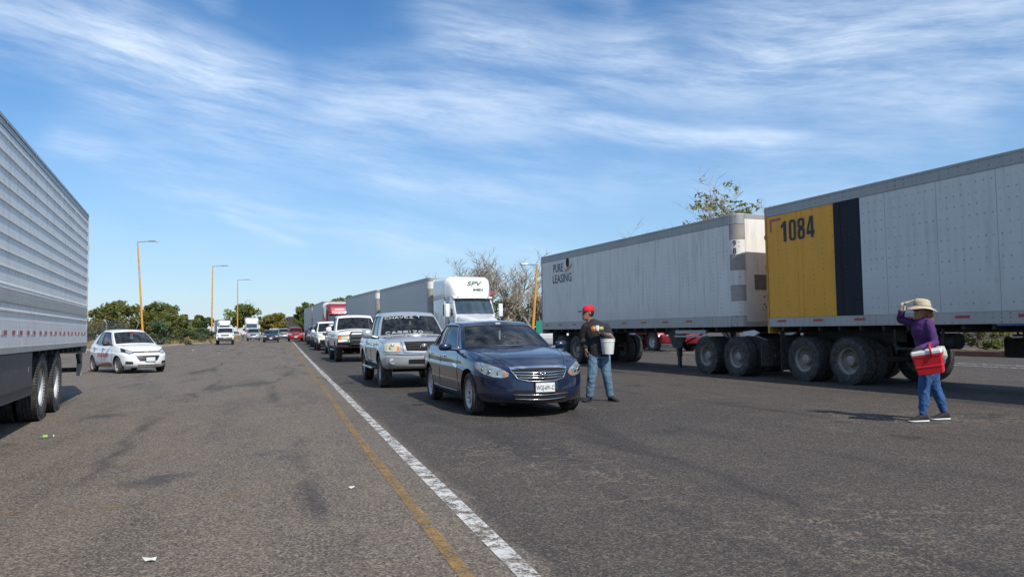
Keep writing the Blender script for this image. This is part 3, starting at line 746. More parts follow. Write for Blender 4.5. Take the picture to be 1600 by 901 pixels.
    def line(s, view, pts, r, off=0.0, sub=6, mb=None):
        q = []
        for i in range(len(pts)-1):
            for j in range(sub): t = j/sub; q.append((lerp(pts[i][0], pts[i+1][0], t), lerp(pts[i][1], pts[i+1][1], t)))
        q.append(pts[-1]); mb = mb or MB(); mb.tube([s.hit(view, a, b, off)[0] for a, b in q], r, 5); return mb
    def mirrors(s, d, z, m, size=(.12, .22, .15), out=.06):
        hwm = s.sp['W']/2
        for sg in (1, -1):
            mb = MB(); x = s.X(d); y = hwm-.05
            a, b, c = size
            ring = []
            for (yy_, sc) in ((y+out, .55), (y+out+.03, .92), (y+out+b*.5, 1), (y+out+b*.85, .9), (y+out+b, .5)):
                ring.append([Vector((x+a*.5*sc*math.cos(t)*(1.25 if math.cos(t) > 0 else .8), sg*yy_, z+c*.5*sc*math.copysign(abs(math.sin(t))**.45, math.sin(t)))) for t in [2*math.pi*i/14 for i in range(14)]])
            mb.loft(ring); mb.tube([(x, sg*(y-.10), z-c*.45), (x, sg*(y+out+.03), z-c*.25)], .028, 6); w = mb.build('door_mirror', m, s.root, smooth=50)
    def doors(s, cuts, zb, zt, handles, hm, sill=None):
        for v in ('left', 'right'):
            mb = MB()
            for c in cuts:
                s.line(v, [(c[0], zt), (c[1], zb+.15), (c[1]+c[2], zb)] if len(c) > 2 else [(c[0], zt), (c[1], zb)], .005, 0, mb=mb)
            s.line(v, [(cuts[0][1], zb), (cuts[-1][1], zb)], .004, 0, 12, mb=mb)
            mb.build('door_gap', M['under'], s.root)
        for v in ('left', 'right'):
            for (d, z) in handles:
                mb = MB(); p = [s.hit(v, d-.1, z, .012)[0], s.hit(v, d-.08, z, .035)[0], s.hit(v, d+.08, z+.004, .035)[0], s.hit(v, d+.1, z+.004, .012)[0]]; mb.tube(p, [.012, .016, .016, .012], 6)
                mb.build('door_handle', hm, s.root, smooth=True)
    def plate(s, txt, z, y=0, w=.30, h=.145, view='front', txtsize=None):
        p = s.hit(view, y, z, 0)[0]; sg = 1 if view == 'front' else -1
        x = max(s.hit(view, y+a, z+b, 0)[0].x*sg for a in (-w/2, 0, w/2) for b in (-h/2, h/2))*sg+sg*.012
        mb = MB(); mb.cur = 0; mb.rbox(x-.008, x+.008, y-w/2, y+w/2, z-h/2, z+h/2, .003); pl = mb.build('number_plate', M['plate'], s.root)
        fr = MB(); e = .012
        for (a0, a1, b0, b1) in ((-w/2-e, w/2+e, h/2, h/2+e), (-w/2-e, w/2+e, -h/2-e, -h/2), (-w/2-e, -w/2, -h/2, h/2), (w/2, w/2+e, -h/2, h/2)): fr.box(x-.01, x+.012, y+a0, y+a1, z+b0, z+b1)
        fr.build('plate_frame', M['black'], pl)
        if txt:
            me = text_mesh(txt, h*.66, M['ink'], .0006, .62); t = inst('lettering', me, pl, (x+sg*.011, y, z-.01), (0, 0, math.pi/2 if sg > 0 else -math.pi/2))
        return pl

# ------------------------------------------------------------------ car shapes
def sedan_spec(**kw):
    sp = dict(L=4.93, W=1.846, wf=.97, wb=2.80, R=.325, tw=.215, ra=.385, rr=.225, rim=('spoke', 10, .05), s0=.30, s1=.25,
        top=[(0, .735), (.15, .77), (.5, .855), (1.0, .93), (1.55, .985), (2.3, .985), (3.3, 1.0), (4.1, 1.025), (4.6, 1.035), (4.93, .97)],
        low=[(0, .20), (.6, .19), (1.2, .20), (3.6, .21), (4.3, .25), (4.93, .32)],
        hw=[(.30, .70), (.40, .775), (.55, .84), (.8, .892), (1.2, .915), (2.4, .923), (3.8, .915), (4.3, .875), (4.68, .77)],
        ef=[(0, .12), (.09, .03), (.22, .0), (.40, .005), (.58, .02), (.74, .035), (.86, .06), (.94, .10), (1, .18)],
        er=[(0, .12), (.15, .02), (.35, 0), (.6, .03), (.85, .08), (1, .13)], crown=.036, paint=M['navy'],
        gh=dict(cowl=1.36, bowc=.30, header=2.30, bowh=.12, rr=3.72, rb=4.42, bowr=.22, bowq=.10, roof=[(2.3, 1.395), (2.6, 1.435), (3.0, 1.447), (3.4, 1.43), (3.75, 1.39)],
                hwb=[(0, .80), (.5, .845), (1, .74)], hwr=[(0, .585), (.5, .63), (1, .545)], win=[(.07, .475), (.50, .85)], rcrown=.035, wsb=.04))
    g = dict(sp['gh']); g.update(kw.pop('gh', {})); sp.update(kw); sp['gh'] = g; return sp

def scallop_seams(c, pts_front):
    mb = MB()
    for v, pts, r in pts_front: c.line(v, pts, r, 0, 8, mb=mb)
    mb.build('panel_gap', M['under'], c.root)

def stroke_text(txt, place, h, w, gap, r, mats, parent, name='lettering'):
    """hand lettering: strokes in a unit box, placed by place(u, v) in metres; u grows to the reader's right"""
    F = {'C': [[(1, .85), (.6, 1), (.2, .85), (0, .5), (.2, .12), (.6, 0), (1, .15)]], 'H': [[(0, 1), (.05, 0)], [(.95, 1), (1, 0)], [(0, .52), (1, .48)]],
         'A': [[(0, 0), (.5, 1), (1, 0)], [(.2, .36), (.8, .36)]], 'V': [[(0, 1), (.5, 0), (1, 1)]], 'E': [[(.95, 1), (.05, 1), (0, .5), (.05, 0), (1, .02)], [(.02, .52), (.8, .55)]],
         'Z': [[(0, 1), (1, .97), (0, .03), (1, 0)]], 'T': [[(0, 1), (1, 1)], [(.5, 1), (.5, 0)]], '.': [[(0, .1), (.15, .1)]],
         'R': [[(0, 0), (.05, 1), (.7, .97), (.95, .75), (.7, .5), (.1, .48), (1, 0)]], 'I': [[(.3, 1), (.3, 0)]], 'O': [[(.5, 1), (.1, .8), (0, .4), (.3, 0), (.8, .1), (1, .55), (.75, .95), (.5, 1)]],
         'S': [[(1, .95), (.2, 1), (.1, .6), (.85, .45), (.9, .05), (0, 0)]], 'P': [[(0, 0), (.12, 1), (.9, .95), (.95, .55), (.1, .45)]]}
    u = 0; mb = MB()
    for ch in txt:
        if ch != ' ':
            for st in F[ch]:
                pts = []
                for i in range(len(st)-1):
                    for j in range(3): t = j/3; pts.append((lerp(st[i][0], st[i+1][0], t), lerp(st[i][1], st[i+1][1], t)))
                pts.append(st[-1]); mb.tube([place(u+a*w*(.4 if ch in 'I.' else 1), b*h) for a, b in pts], r, 4)
            u += w*(.45 if ch in 'I.' else 1)+gap
        else: u += w*.8
    return tag(mb.build(name, mats, parent), kind='stuff')

# ---- navy sedan at the head of the queue
HD = 18.3
def car_centre(fx, fy, ang, sp, dist_from_front):
    """centre from a front reference: (fx,fy) is the near-side front tyre contact (car's right side)"""
    a = R_(ang); fwd = Vector((math.sin(a), -math.cos(a))); left = Vector((math.cos(a), math.sin(a)))
    p = Vector((fx, fy))+left*(sp['W']/2-.13)-fwd*(sp['L']/2-sp['wf']); return (p.x, p.y)
sp = sedan_spec(bulge=lambda q, c: .011*math.exp(-((abs(c)-.60)/.055)**2)*max(0, min(1, (1.7-q)/.3))*min(1, max(0, (q-.3)/.3)), glass=glassmat('sedan_windscreen', (.50, .54, .54), .9), seat=M['cabin'])
cN = Car('sedan_car', 'shiny navy blue four-door sedan with chrome grille at the head of the queue', 'car', sp, car_centre(-.62, 11.85, HD, sp, 0), HD)
c = cN
for sg in (-1, 1):
    hl = c.patch('headlight', 'front', [(sg*.465, .655), (sg*.54, .715), (sg*.68, .775), (sg*.79, .815), (sg*.84, .81)], [(sg*.485, .612), (sg*.56, .590), (sg*.68, .605), (sg*.79, .65), (sg*.842, .72)], M['lamp'], .004, 14, 6)
    c.patch('lamp_lens', 'front', [(sg*.46, .66), (sg*.54, .72), (sg*.68, .78), (sg*.79, .82), (sg*.845, .815)], [(sg*.485, .607), (sg*.56, .585), (sg*.68, .60), (sg*.79, .645), (sg*.848, .715)], M['lampglass'], .014, 14, 6, hl)
    c.patch('turn_signal', 'front', [(sg*.49, .650), (sg*.535, .682)], [(sg*.50, .618), (sg*.545, .606)], M['amber'], .010, 4, 3, hl)
    for (y0, z0, r0) in ((.70, .685, .045), (.60, .662, .035), (.775, .72, .03)):
        p, n = c.hit('front', sg*y0, z0, .006); mb = MB(); mb.lathe([(r0, .004), (r0*.9, .0), (r0*.5, -.012), (0, -.014)], 16, 'X', Matrix.Translation(p)); mb.build('lamp_reflector', M['chrome'], hl, smooth=True)
c.patch('grille', 'front', [(-.44, .70), (-.2, .715), (.2, .715), (.44, .70)], [(-.34, .575), (-.2, .545), (.2, .545), (.34, .575)], M['holeshade'], .010, 18, 6)
mb = MB()
c.patch('grille_chrome_bar', 'front', [(-.455, .728), (-.2, .744), (.2, .744), (.455, .728)], [(-.435, .698), (-.2, .712), (.2, .712), (.435, .698)], M['chrome'], .024, 16, 2)
for z, w_ in ((.672, .41), (.636, .385), (.600, .35)):
    mb = c.line('front', [(-w_, z-.002), (-w_*.5, z-.012), (0, z-.016), (w_*.5, z-.012), (w_, z-.002)], .009, .014); mb.build('grille_slat', M['chrome'], c.root, smooth=True)
mb = c.line('front', [(-.442, .70), (-.35, .572), (-.2, .541), (0, .536), (.2, .541), (.35, .572), (.442, .70)], .010, .012); mb.build('grille_surround', M['chrome'], c.root, smooth=True)
# emblem: upright H in a rounded frame
p = c.hit('front', 0, .632, .0)[0]; xe = p.x+.038; em = empty('emblem', c.root, (xe, 0, .632)); mb = MB()
mb.tube([Vector((0, y, z)) for y, z in ((-.068, .048), (.068, .048), (.052, -.05), (-.052, -.05))], .007, 6, closed=True); mb.build('emblem_frame', M['chrome'], em, smooth=True)
mb = MB()
for sg in (-1, 1): mb.tube([(0, sg*.042, .046), (0, sg*.028, .004), (0, sg*.026, -.047)], [.011, .009, .012], 6)
mb.tube([(0, -.028, .0), (0, .028, .0)], .010, 6); mb.build('emblem_letter', M['chrome'], em, smooth=True)
c.patch('lower_intake', 'front', [(-.43, .415), (0, .405), (.43, .415)], [(-.40, .300), (0, .285), (.40, .300)], M['holeshade'], .012, 18, 4)
for z, w_ in ((.352, .42), (.292, .40)):
    mb = c.line('front', [(-w_, z), (0, z-.012), (w_, z)], .007, .016); mb.build('intake_bar', M['chrome'], c.root, smooth=True)
c.plate('WGJ-691-C', .452, 0.03, .30, .14)
scallop_seams(c, [('front', [(-.49, .62), (-.44, .50), (-.40, .42)], .004), ('front', [(.49, .62), (.44, .50), (.40, .42)], .004),
    ('top', [(.34, -.48), (.8, -.62), (1.3, -.72), (1.52, -.74)], .005), ('top', [(.34, .48), (.8, .62), (1.3, .72), (1.52, .74)], .005),
    ('front', [(-.90, .60), (-.80, .555), (-.66, .55)], .003), ('front', [(.90, .60), (.80, .555), (.66, .55)], .003)])
c.doors([(1.66, 1.46), (2.80, 2.80), (3.86, 3.60)], .34, .975, [(2.62, .86), (3.70, .875)], M['chrome'])
c.mirrors(1.86, 1.03, M['navy'], (.11, .21, .125))
for v in ('left', 'right'):
    mb = c.line(v, [(1.45, .33), (2.5, .32), (3.4, .34)], .010, .006); mb.build('side_moulding', M['navy'], c.root, smooth=True)
    c.patch('fender_trim', v, [(1.56, .745), (1.86, .765)], [(1.57, .70), (1.84, .735)], M['chrome'], .006, 4, 2)
    sg = 1 if v == 'left' else -1
    mb = MB(); mb.tube([c.gside(t, .04, sg)+Vector((0, sg*.008, 0)) for t in [.07+i*.075 for i in range(11)]]+[c.gside(.82, .3+.1*i, sg)+Vector((0, sg*.008, 0)) for i in range(3)], .008, 5); mb.build('window_chrome', M['chrome'], c.root, smooth=True)
    mb = MB(); mb.tube([c.gside(.075, .06+.09*i, sg)+Vector((.012, sg*.010, 0)) for i in range(10)]+[c.gside(.08+.09*i, .905, sg)+Vector((0, sg*.008, .006)) for i in range(9)], .009, 5); mb.build('window_chrome', M['chrome'], c.root, smooth=True)
for sg in (-1, 1): c.patch('tail_light', 'rear', [(sg*.52, .93), (sg*.80, .94)], [(sg*.55, .76), (sg*.80, .78)], M['redlens'], .008, 8, 4)
mb = MB(); p = c.gfront(.02, .78); mb.rbox(p.x-.05, p.x-.045, -.015, .015, p.z-.22, p.z-.06, .002); mb.build('hanging_ornament', M['cardboard'], c.root)
mb = MB(); p = c.gfront(-.05, .92); mb.box(p.x+.004, p.x+.006, -.045, .045, p.z-.012, p.z+.012); mb.build('screen_sticker', M['plate'], c.root)
# two people sitting inside show only as dark shapes
def occupant(c, y, m1, d=None, z=None, seated_on='front seat'):
    hx = c.X(c.sp['gh']['header'])-.16; bz = c.topz(c.sp['gh']['cowl'])
    pr = thing('person', '', 'person', (0, 0, 0)); pr.matrix_world = Matrix.Translation(c.root.location) @ Matrix.Rotation(c.root.rotation_euler.z, 4, 'Z')
    mb = MB(); mb.loft([[Vector((hx+dx+rx*math.cos(t), y+ry*math.sin(t), bz+zz)) for t in [2*math.pi*i/12 for i in range(12)]] for dx, rx, ry, zz in
        ((.02, .10, .17, -.34), (.0, .12, .21, -.1), (-.03, .11, .22, .06), (-.03, .08, .17, .12), (-.02, .055, .06, .15), (0, .055, .055, .19), (.02, .085, .07, .24), (.02, .095, .075, .31), (.01, .085, .07, .37), (0, .04, .035, .405))])
    b = mb.build('body', M['skin'], pr, smooth=True)
    sh = MB(); sh.loft([[Vector((hx+dx+rx*math.cos(t), y+ry*math.sin(t), bz+zz)) for t in [2*math.pi*i/12 for i in range(12)]] for dx, rx, ry, zz in ((.02, .12, .19, -.36), (.0, .135, .225, -.1), (-.03, .125, .235, .06), (-.03, .085, .18, .135), (-.02, .06, .065, .155))]); sh.build('shirt', m1, pr, smooth=True)
    hr = MB(); hr.loft([[Vector((hx+dx+rx*math.cos(t), y+ry*math.sin(t), bz+zz)) for t in [2*math.pi*i/12 for i in range(12)]] for dx, rx, ry, zz in ((-.015, .09, .083, .28), (.0, .105, .086, .34), (.0, .09, .078, .385), (0, .04, .04, .42))]); hr.build('hair', M['ink'], pr, smooth=True)
    return pr
M['shirtgrey'] = mat('grey_shirt', (.12, .12, .13), .85); M['shirtdark'] = mat('dark_shirt', (.05, .045, .05), .85)
tag(occupant(cN, .37, M['shirtgrey']), 'person in a grey shirt behind the wheel of the navy sedan', 'person')
tag(occupant(cN, -.37, M['shirtdark']), 'passenger in a dark shirt on the front seat of the navy sedan', 'person')

# ---- silver pickup
def pickup_spec(**kw):
    sp = dict(L=5.30, W=1.90, wf=.88, wb=3.25, R=.395, tw=.265, ra=.475, rr=.235, rim=('spoke', 6, .075), s0=.20, s1=.08, flare=.035,
        top=[(0, .98), (.10, 1.05), (.4, 1.11), (1.0, 1.145), (1.5, 1.17), (2.6, 1.16), (3.6, 1.16), (3.7, 1.19), (5.30, 1.19)],
        low=[(0, .46), (.5, .44), (1.4, .46), (3.6, .47), (4.6, .50), (5.30, .56)],
        hw=[(.20, .83), (.27, .87), (.40, .90), (.7, .915), (2.0, .905), (3.6, .905), (4.9, .915), (5.22, .90)],
        ef=[(0, .10), (.10, .02), (.3, 0), (.46, .0), (.52, .06), (.75, .075), (.9, .10), (1, .17)], er=[(0, .05), (.2, .0), (.6, .01), (1, .02)], crown=.045, paint=M['silver'],
        bed=(3.78, 5.18), bedz=.80,
        gh=dict(cowl=1.45, bowc=.22, header=2.12, bowh=.10, rr=3.50, rb=3.66, bowr=.05, bowq=.05, roof=[(2.1, 1.715), (2.5, 1.765), (3.0, 1.77), (3.55, 1.74)],
                hwb=[(0, .83), (.5, .855), (1, .84)], hwr=[(0, .64), (.5, .67), (1, .65)], win=[(.09, .47), (.515, .90)], wsb=.035, rcrown=.04))
    g = dict(sp['gh']); g.update(kw.pop('gh', {})); sp.update(kw); sp['gh'] = g; return sp
TA = 17.5
sp = pickup_spec(bulge=lambda q, c: .03*max(0, 1-abs(c)/.30)**.5*max(0, 1-abs(q-1.25)/.22)**.5 if abs(c) < .30 and abs(q-1.25) < .22 else 0)
c = cT = Car('pickup_truck', 'silver crew-cab pickup with white writing across its windscreen', 'pickup', sp, car_centre(-3.05, 17.8, TA, sp, 0), TA)
for sg in (-1, 1):
    hl = c.patch('headlight', 'front', [(sg*.535, 1.03), (sg*.80, 1.035), (sg*.86, 1.03)], [(sg*.535, .845), (sg*.80, .845), (sg*.855, .86)], M['lamphazed'], .012, 10, 4)
    c.patch('turn_signal', 'front', [(sg*.54, .95), (sg*.60, .96)], [(sg*.54, .87), (sg*.60, .87)], M['amber'], .018, 3, 3, hl)
    p = c.hit('front', sg*.70, .945, .014)[0]; mb = MB(); mb.lathe([(.068, .0), (.06, .008), (.05, .002), (0, -.004)], 18, 'X', Matrix.Translation(p)); mb.build('lamp_reflector', M['lamp'], hl, smooth=True)
    p = c.hit('front', sg*.70, .645, .004)[0]; mb = MB(); mb.lathe([(.085, -.02), (.085, .012), (.068, .012), (.06, 0), (0, .006)], 18, 'X', Matrix.Translation(p)); mb.build('fog_lamp', M['lamp'], c.root, smooth=40)
c.patch('grille_surround', 'front', [(-.50, 1.075), (-.25, 1.085), (.25, 1.085), (.50, 1.075)], [(-.44, .825), (-.25, .81), (.25, .81), (.44, .825)], M['silver'], .030, 12, 4)
c.patch('grille', 'front', [(-.435, 1.035), (0, 1.045), (.435, 1.035)], [(-.385, .865), (0, .85), (.385, .865)], M['holeshade'], .040, 10, 4)
for z, w_ in ((.99, .42), (.945, .405), (.90, .39)): mb = c.line('front', [(-w_, z), (0, z+.004), (w_, z)], .012, .044); mb.build('grille_slat', M['frame'], c.root, smooth=True)
p = c.hit('front', 0, .945, 0)[0]; em = empty('emblem', c.root, (p.x+.062, 0, .945)); mb = MB()
for (ry, rz_, oz) in ((.085, .057, 0), (.028, .056, 0), (.055, .022, .028)):
    mb.tube([(0, ry*math.cos(t), oz+rz_*math.sin(t)) for t in [2*math.pi*i/24 for i in range(24)]], .008, 5, closed=True)
mb.build('emblem_rings', M['chrome'], em, smooth=True)
c.patch('lower_intake', 'front', [(-.36, .665), (0, .67), (.36, .665)], [(-.36, .575), (0, .57), (.36, .575)], M['holeshade'], .010, 10, 3)
c.patch('bumper_step', 'front', [(-.85, .80), (-.4, .80), (.4, .80), (.85, .80)], [(-.85, .775), (-.4, .775), (.4, .775), (.85, .775)], M['silver'], .035, 14, 2)
c.plate('EG-27', .655, .16, .31, .15)
sc_ = MB(); sc_.rbox(c.X(1.40), c.X(1.10), -.26, .26, 1.175, 1.226, .02); sc_.build('hood_scoop', M['silver'], c.root, smooth=40)
sc_ = MB(); sc_.box(c.X(1.098), c.X(1.094), -.22, .22, 1.186, 1.214); sc_.build('scoop_mouth', M['black'], c.root)
c.doors([(1.62, 1.45), (2.62, 2.60), (3.55, 3.40)], .56, 1.15, [(2.42, .98), (3.38, .99)], M['silver'])
c.mirrors(1.78, 1.25, M['silver'], (.16, .26, .22), .06)
for v in ('left', 'right'): c.line(v, [(3.70, 1.17), (3.70, .58)], .008, 0).build('bed_gap', M['under'], c.root)
for sg in (-1, 1): mb = MB(); mb.rbox(c.X(3.45), c.X(1.50), sg*.93-.09, sg*.93+.09, .40, .455, .02); mb.tube([(c.X(1.7), sg*.6, .5), (c.X(1.7), sg*.9, .42)], .03); mb.tube([(c.X(3.2), sg*.6, .5), (c.X(3.2), sg*.9, .42)], .03); mb.build('side_step', M['graypaint'], c.root)
for sg in (-1, 1): c.patch('tail_light', 'rear', [(sg*.74, 1.12), (sg*.86, 1.12)], [(sg*.74, .80), (sg*.86, .80)], M['redlens'], .006, 4, 4)
def on_screen(c, a0, v0, wide=.72, high=.55):
    return lambda u, v: c.gfront(a0+u/wide, v0+v/high)+Vector((.012, 0, .004))
stroke_text('CHAVEZ T.', on_screen(c, -.88, .745), .054, .094, .030, .0052, M['whiteink'], c.root)
stroke_text('CARRIZO', on_screen(c, -.80, .09), .054, .094, .032, .0052, M['whiteink'], c.root)
mb = MB(); bx = c.X(1.75); mb.box(bx-.25, bx+.12, .16, .72, 1.19, 1.205, Matrix.Rotation(R_(0), 4, 'Y')); mb.rbox(bx-.2, bx-.16, .25, .60, 1.205, 1.29, .01); mb.build('papers_on_dash', M['cardboard'], c.root)
mb = MB(); p = c.gfront(0, .62); mb.tube([p+Vector((-.1, 0, .1)), p+Vector((-.1, 0, .0))], .003, 4); mb.rbox(p.x-.11, p.x-.09, -.03, .03, p.z-.09, p.z+.0, .006); mb.build('hanging_ornament', mat('yellow_ornament', (.65, .5, .05), .6), c.root)

# ---- big white pickup with a push bar
RA_ = 17.5
sp = pickup_spec(L=5.9, W=2.02, wf=1.0, wb=3.52, R=.43, tw=.30, ra=.50, rr=.22, flare=.02, paint=M['white'], rim=('steel',), rimm=M['steel'], s0=.16,
    top=[(0, 1.12), (.08, 1.20), (.35, 1.25), (1.0, 1.29), (1.6, 1.31), (2.8, 1.30), (3.8, 1.30), (3.95, 1.32), (5.9, 1.32)],
    low=[(0, .66), (.5, .60), (1.5, .58), (4.0, .60), (5.9, .70)],
    hw=[(.16, .92), (.25, .955), (.4, .975), (.8, .985), (4.0, .985), (5.5, .985), (5.82, .97)], bed=(4.0, 5.75), bedz=.95, crown=.10,
    gh=dict(cowl=1.62, bowc=.18, header=2.25, bowh=.08, rr=3.72, rb=3.88, roof=[(2.2, 1.97), (2.6, 2.03), (3.2, 2.03), (3.8, 2.0)], hwb=[(0, .90), (.5, .92), (1, .90)], hwr=[(0, .74), (.5, .77), (1, .75)], win=[(.08, .50), (.55, .88)]))
c = cR = Car('pickup_truck', 'tall white pickup with a black push bar behind the silver pickup', 'pickup', sp, car_centre(-7.7, 33.2, RA_, sp, 0), RA_)
for sg in (-1, 1):
    hl = c.patch('headlight', 'front', [(sg*.50, 1.12), (sg*.90, 1.12)], [(sg*.50, .95), (sg*.90, .95)], M['lamphazed'], .012, 8, 4)
    c.patch('turn_signal', 'front', [(sg*.76, 1.11), (sg*.90, 1.11)], [(sg*.76, .96), (sg*.90, .96)], M['amber'], .02, 4, 3, hl)
c.patch('grille', 'front', [(-.46, 1.17), (0, 1.18), (.46, 1.17)], [(-.40, .86), (0, .86), (.40, .86)], M['black'], .015, 10, 4)
for z in (1.09, .94): mb = c.line('front', [(-.42, z), (0, z), (.42, z)], .022, .03); mb.build('grille_slat', M['graypaint'], c.root)
mb = MB(); x = c.X(-.08); mb.rbox(x-.14, x+.06, -.98, .98, .62, .84, .04); mb.build('front_bumper', M['under'], c.root, smooth=40)
mb = MB(); x = c.X(-.22)
for sg in (-1, 1):
    mb.tube([(x, sg*.42, .60), (x, sg*.42, 1.20), (x-.04, sg*.36, 1.27)], .035, 8); mb.tube([(x, sg*.42, 1.14), (x-.05, sg*.92, 1.14), (x-.09, sg*.96, .90), (x-.05, sg*.92, .84), (x, sg*.42, .84)], .024, 7)
    mb.tube([(x, sg*.42, .7), (x-.25, sg*.42, .7)], .03, 6)
for z in (1.27, 1.06, .92, .76): mb.tube([(x-.02, -.42, z), (x-.02, .42, z)], .028, 7)
mb.build('push_bar', M['frame'], c.root, smooth=True)
c.doors([(1.75, 1.60), (2.95, 2.95), (3.8, 3.8)], .68, 1.28, [(2.75, 1.12)], M['black']); c.mirrors(1.95, 1.40, M['white'], (.16, .24, .26), .10)
for sg in (-1, 1): mb = MB(); mb.tube([(c.X(1.7), sg*.96, .50), (c.X(3.7), sg*.96, .50)], .045, 8); mb.build('side_step', M['galv'], c.root)

# ---- utility vehicles behind
def suv_spec(**kw):
    sp = dict(L=4.75, W=1.84, wf=.90, wb=2.80, R=.36, tw=.235, ra=.425, rr=.225, rim=('spoke', 5, .08), s0=.24, s1=.16,
        top=[(0, .88), (.12, .96), (.45, 1.04), (1.0, 1.08), (1.4, 1.10), (2.4, 1.09), (3.6, 1.12), (4.75, 1.12)],
        low=[(0, .34), (.5, .30), (1.5, .32), (3.6, .33), (4.75, .45)],
        hw=[(.24, .76), (.35, .84), (.55, .89), (.9, .912), (2.4, .92), (4.0, .905), (4.59, .84)],
        ef=[(0, .10), (.12, .02), (.3, 0), (.5, .02), (.7, .05), (.85, .09), (1, .18)], er=[(0, .06), (.2, .0), (.6, .02), (1, .05)], crown=.05, paint=M['white'],
        gh=dict(cowl=1.30, bowc=.24, header=1.98, bowh=.10, rr=4.35, rb=4.66, bowr=.12, bowq=.10, roof=[(1.95, 1.69), (2.4, 1.74), (3.2, 1.745), (4.4, 1.70)],
                hwb=[(0, .82), (.5, .855), (1, .80)], hwr=[(0, .64), (.5, .67), (1, .62)], win=[(.06, .34), (.375, .64), (.68, .93)]))
    g = dict(sp['gh']); g.update(kw.pop('gh', {})); sp.update(kw); sp['gh'] = g; return sp
def simple_face(c, lamps, grille, bump, plate=None, lampm=None, gm=None, lower=None):
    (y0, y1, z0, z1) = lamps
    for sg in (-1, 1): c.patch('headlight', 'front', [(sg*y0, z1-.01), (sg*y1, z1)], [(sg*y0, z0), (sg*y1, z0+.02)], lampm or M['lamp'], .010, 6, 3)
    gy, gz0, gz1 = grille
    c.patch('grille', 'front', [(-gy, gz1), (0, gz1), (gy, gz1)], [(-gy*.9, gz0), (0, gz0), (gy*.9, gz0)], gm or M['black'], .010, 8, 3)
    if lower: c.patch('lower_intake', 'front', [(-lower[0], lower[2]), (0, lower[2]), (lower[0], lower[2])], [(-lower[0], lower[1]), (0, lower[1]), (lower[0], lower[1])], M['black'], .006, 8, 2)
    if bump: c.patch('bumper_strip', 'front', [(-bump[0], bump[2]), (0, bump[2]), (bump[0], bump[2])], [(-bump[0], bump[1]), (0, bump[1]), (bump[0], bump[1])], M['black'], .025, 10, 2)
    if plate: c.plate(None, plate)
def qspot(d, off):                                          # queue position: along the white line, offset of the near side
    p = LINE0+LDIR*d+LPER*off; return (p.x, p.y)
sp = suv_spec(W=1.86, paint=M['white2'])
c = Car('suv_car', 'white sport utility car with fog lamps behind the tall white pickup', 'car', sp, qspot(32.5, 2.1), 17.5)
simple_face(c, (.52, .86, .80, .97), (.34, .80, .93), None, .58, M['lamp'], lower=(.5, .40, .50))
for sg in (-1, 1):
    p = c.hit('front', sg*.62, .52, .004)[0]; mb = MB(); mb.lathe([(.06, -.01), (.06, .008), (.045, 0), (0, .002)], 14, 'X', Matrix.Translation(p)); mb.build('fog_lamp', M['black'], c.root)
    mb = MB(); mb.tube([c.groof(t, sg*.86)+Vector((0, 0, .05)) for t in (.15, .3, .5, .7, .88)], .018, 6); mb.tube([c.groof(.15, sg*.86), c.groof(.15, sg*.86)+Vector((0, 0, .05))], .018); mb.tube([c.groof(.88, sg*.86), c.groof(.88, sg*.86)+Vector((0, 0, .05))], .018); mb.build('roof_rail', M['black'], c.root)
c.doors([(1.6, 1.42), (2.55, 2.55), (3.6, 3.5)], .42, 1.08, [(2.4, .95), (3.42, .96)], M['white2']); c.mirrors(1.72, 1.16, M['black'])
sp = suv_spec(L=5.2, W=2.0, wf=.95, wb=3.05, R=.39, tw=.26, ra=.465, paint=M['white'], s0=.15,
    top=[(0, 1.0), (.1, 1.08), (.4, 1.13), (1.0, 1.16), (1.5, 1.19), (2.6, 1.18), (5.2, 1.20)], low=[(0, .46), (.5, .42), (4, .44), (5.2, .52)],
    hw=[(.15, .88), (.25, .93), (.45, .965), (.9, .98), (4.5, .98), (5.04, .94)],
    gh=dict(cowl=1.5, bowc=.18, header=2.05, bowh=.08, rr=4.9, rb=5.1, bowr=.08, roof=[(2.0, 1.90), (2.5, 1.96), (4.0, 1.96), (4.95, 1.92)], hwb=[(0, .90), (.5, .92), (1, .88)], hwr=[(0, .76), (.5, .78), (1, .74)]))
c = Car('suv_car', 'large boxy white utility vehicle with black bumper, third white one in the queue', 'car', sp, qspot(41.5, 1.9), 17.5)
simple_face(c, (.55, .90, .88, 1.04), (.50, .86, 1.05), (.92, .50, .72), None, M['lamphazed'], lower=None)
c.doors([(1.75, 1.6), (2.75, 2.75), (3.85, 3.75)], .52, 1.16, [(2.55, 1.02), (3.65, 1.03)], M['black']); c.mirrors(1.86, 1.30, M['white'], (.14, .24, .24), .08)
sp = pickup_spec(paint=M['graypaint'], N=48)
c = Car('pickup_truck', 'dark grey pickup far down the queue behind the boxy white utility vehicle', 'pickup', sp, qspot(51.5, 1.9), 17.5)
simple_face(c, (.55, .88, .86, 1.02), (.45, .86, 1.04), (.85, .52, .72)); c.mirrors(1.78, 1.25, M['graypaint'])
sp = suv_spec(paint=M['darkblue'], N=48)
c = Car('suv_car', 'dark blue sport utility car far down the queue, before the red one', 'car', sp, qspot(62, 1.9), 17.5)
simple_face(c, (.52, .86, .80, .97), (.40, .70, .93), None, .55); c.mirrors(1.72, 1.16, M['darkblue'])
sp = suv_spec(L=4.4, paint=M['red'], N=48, wb=2.6)
c = Car('suv_car', 'red sport utility car farthest down the queue beside the lane line', 'car', sp, (-29.0+2.0, 94), 17.5)
simple_face(c, (.52, .86, .80, .97), (.40, .70, .93), None, .55); c.mirrors(1.72, 1.16, M['red'])

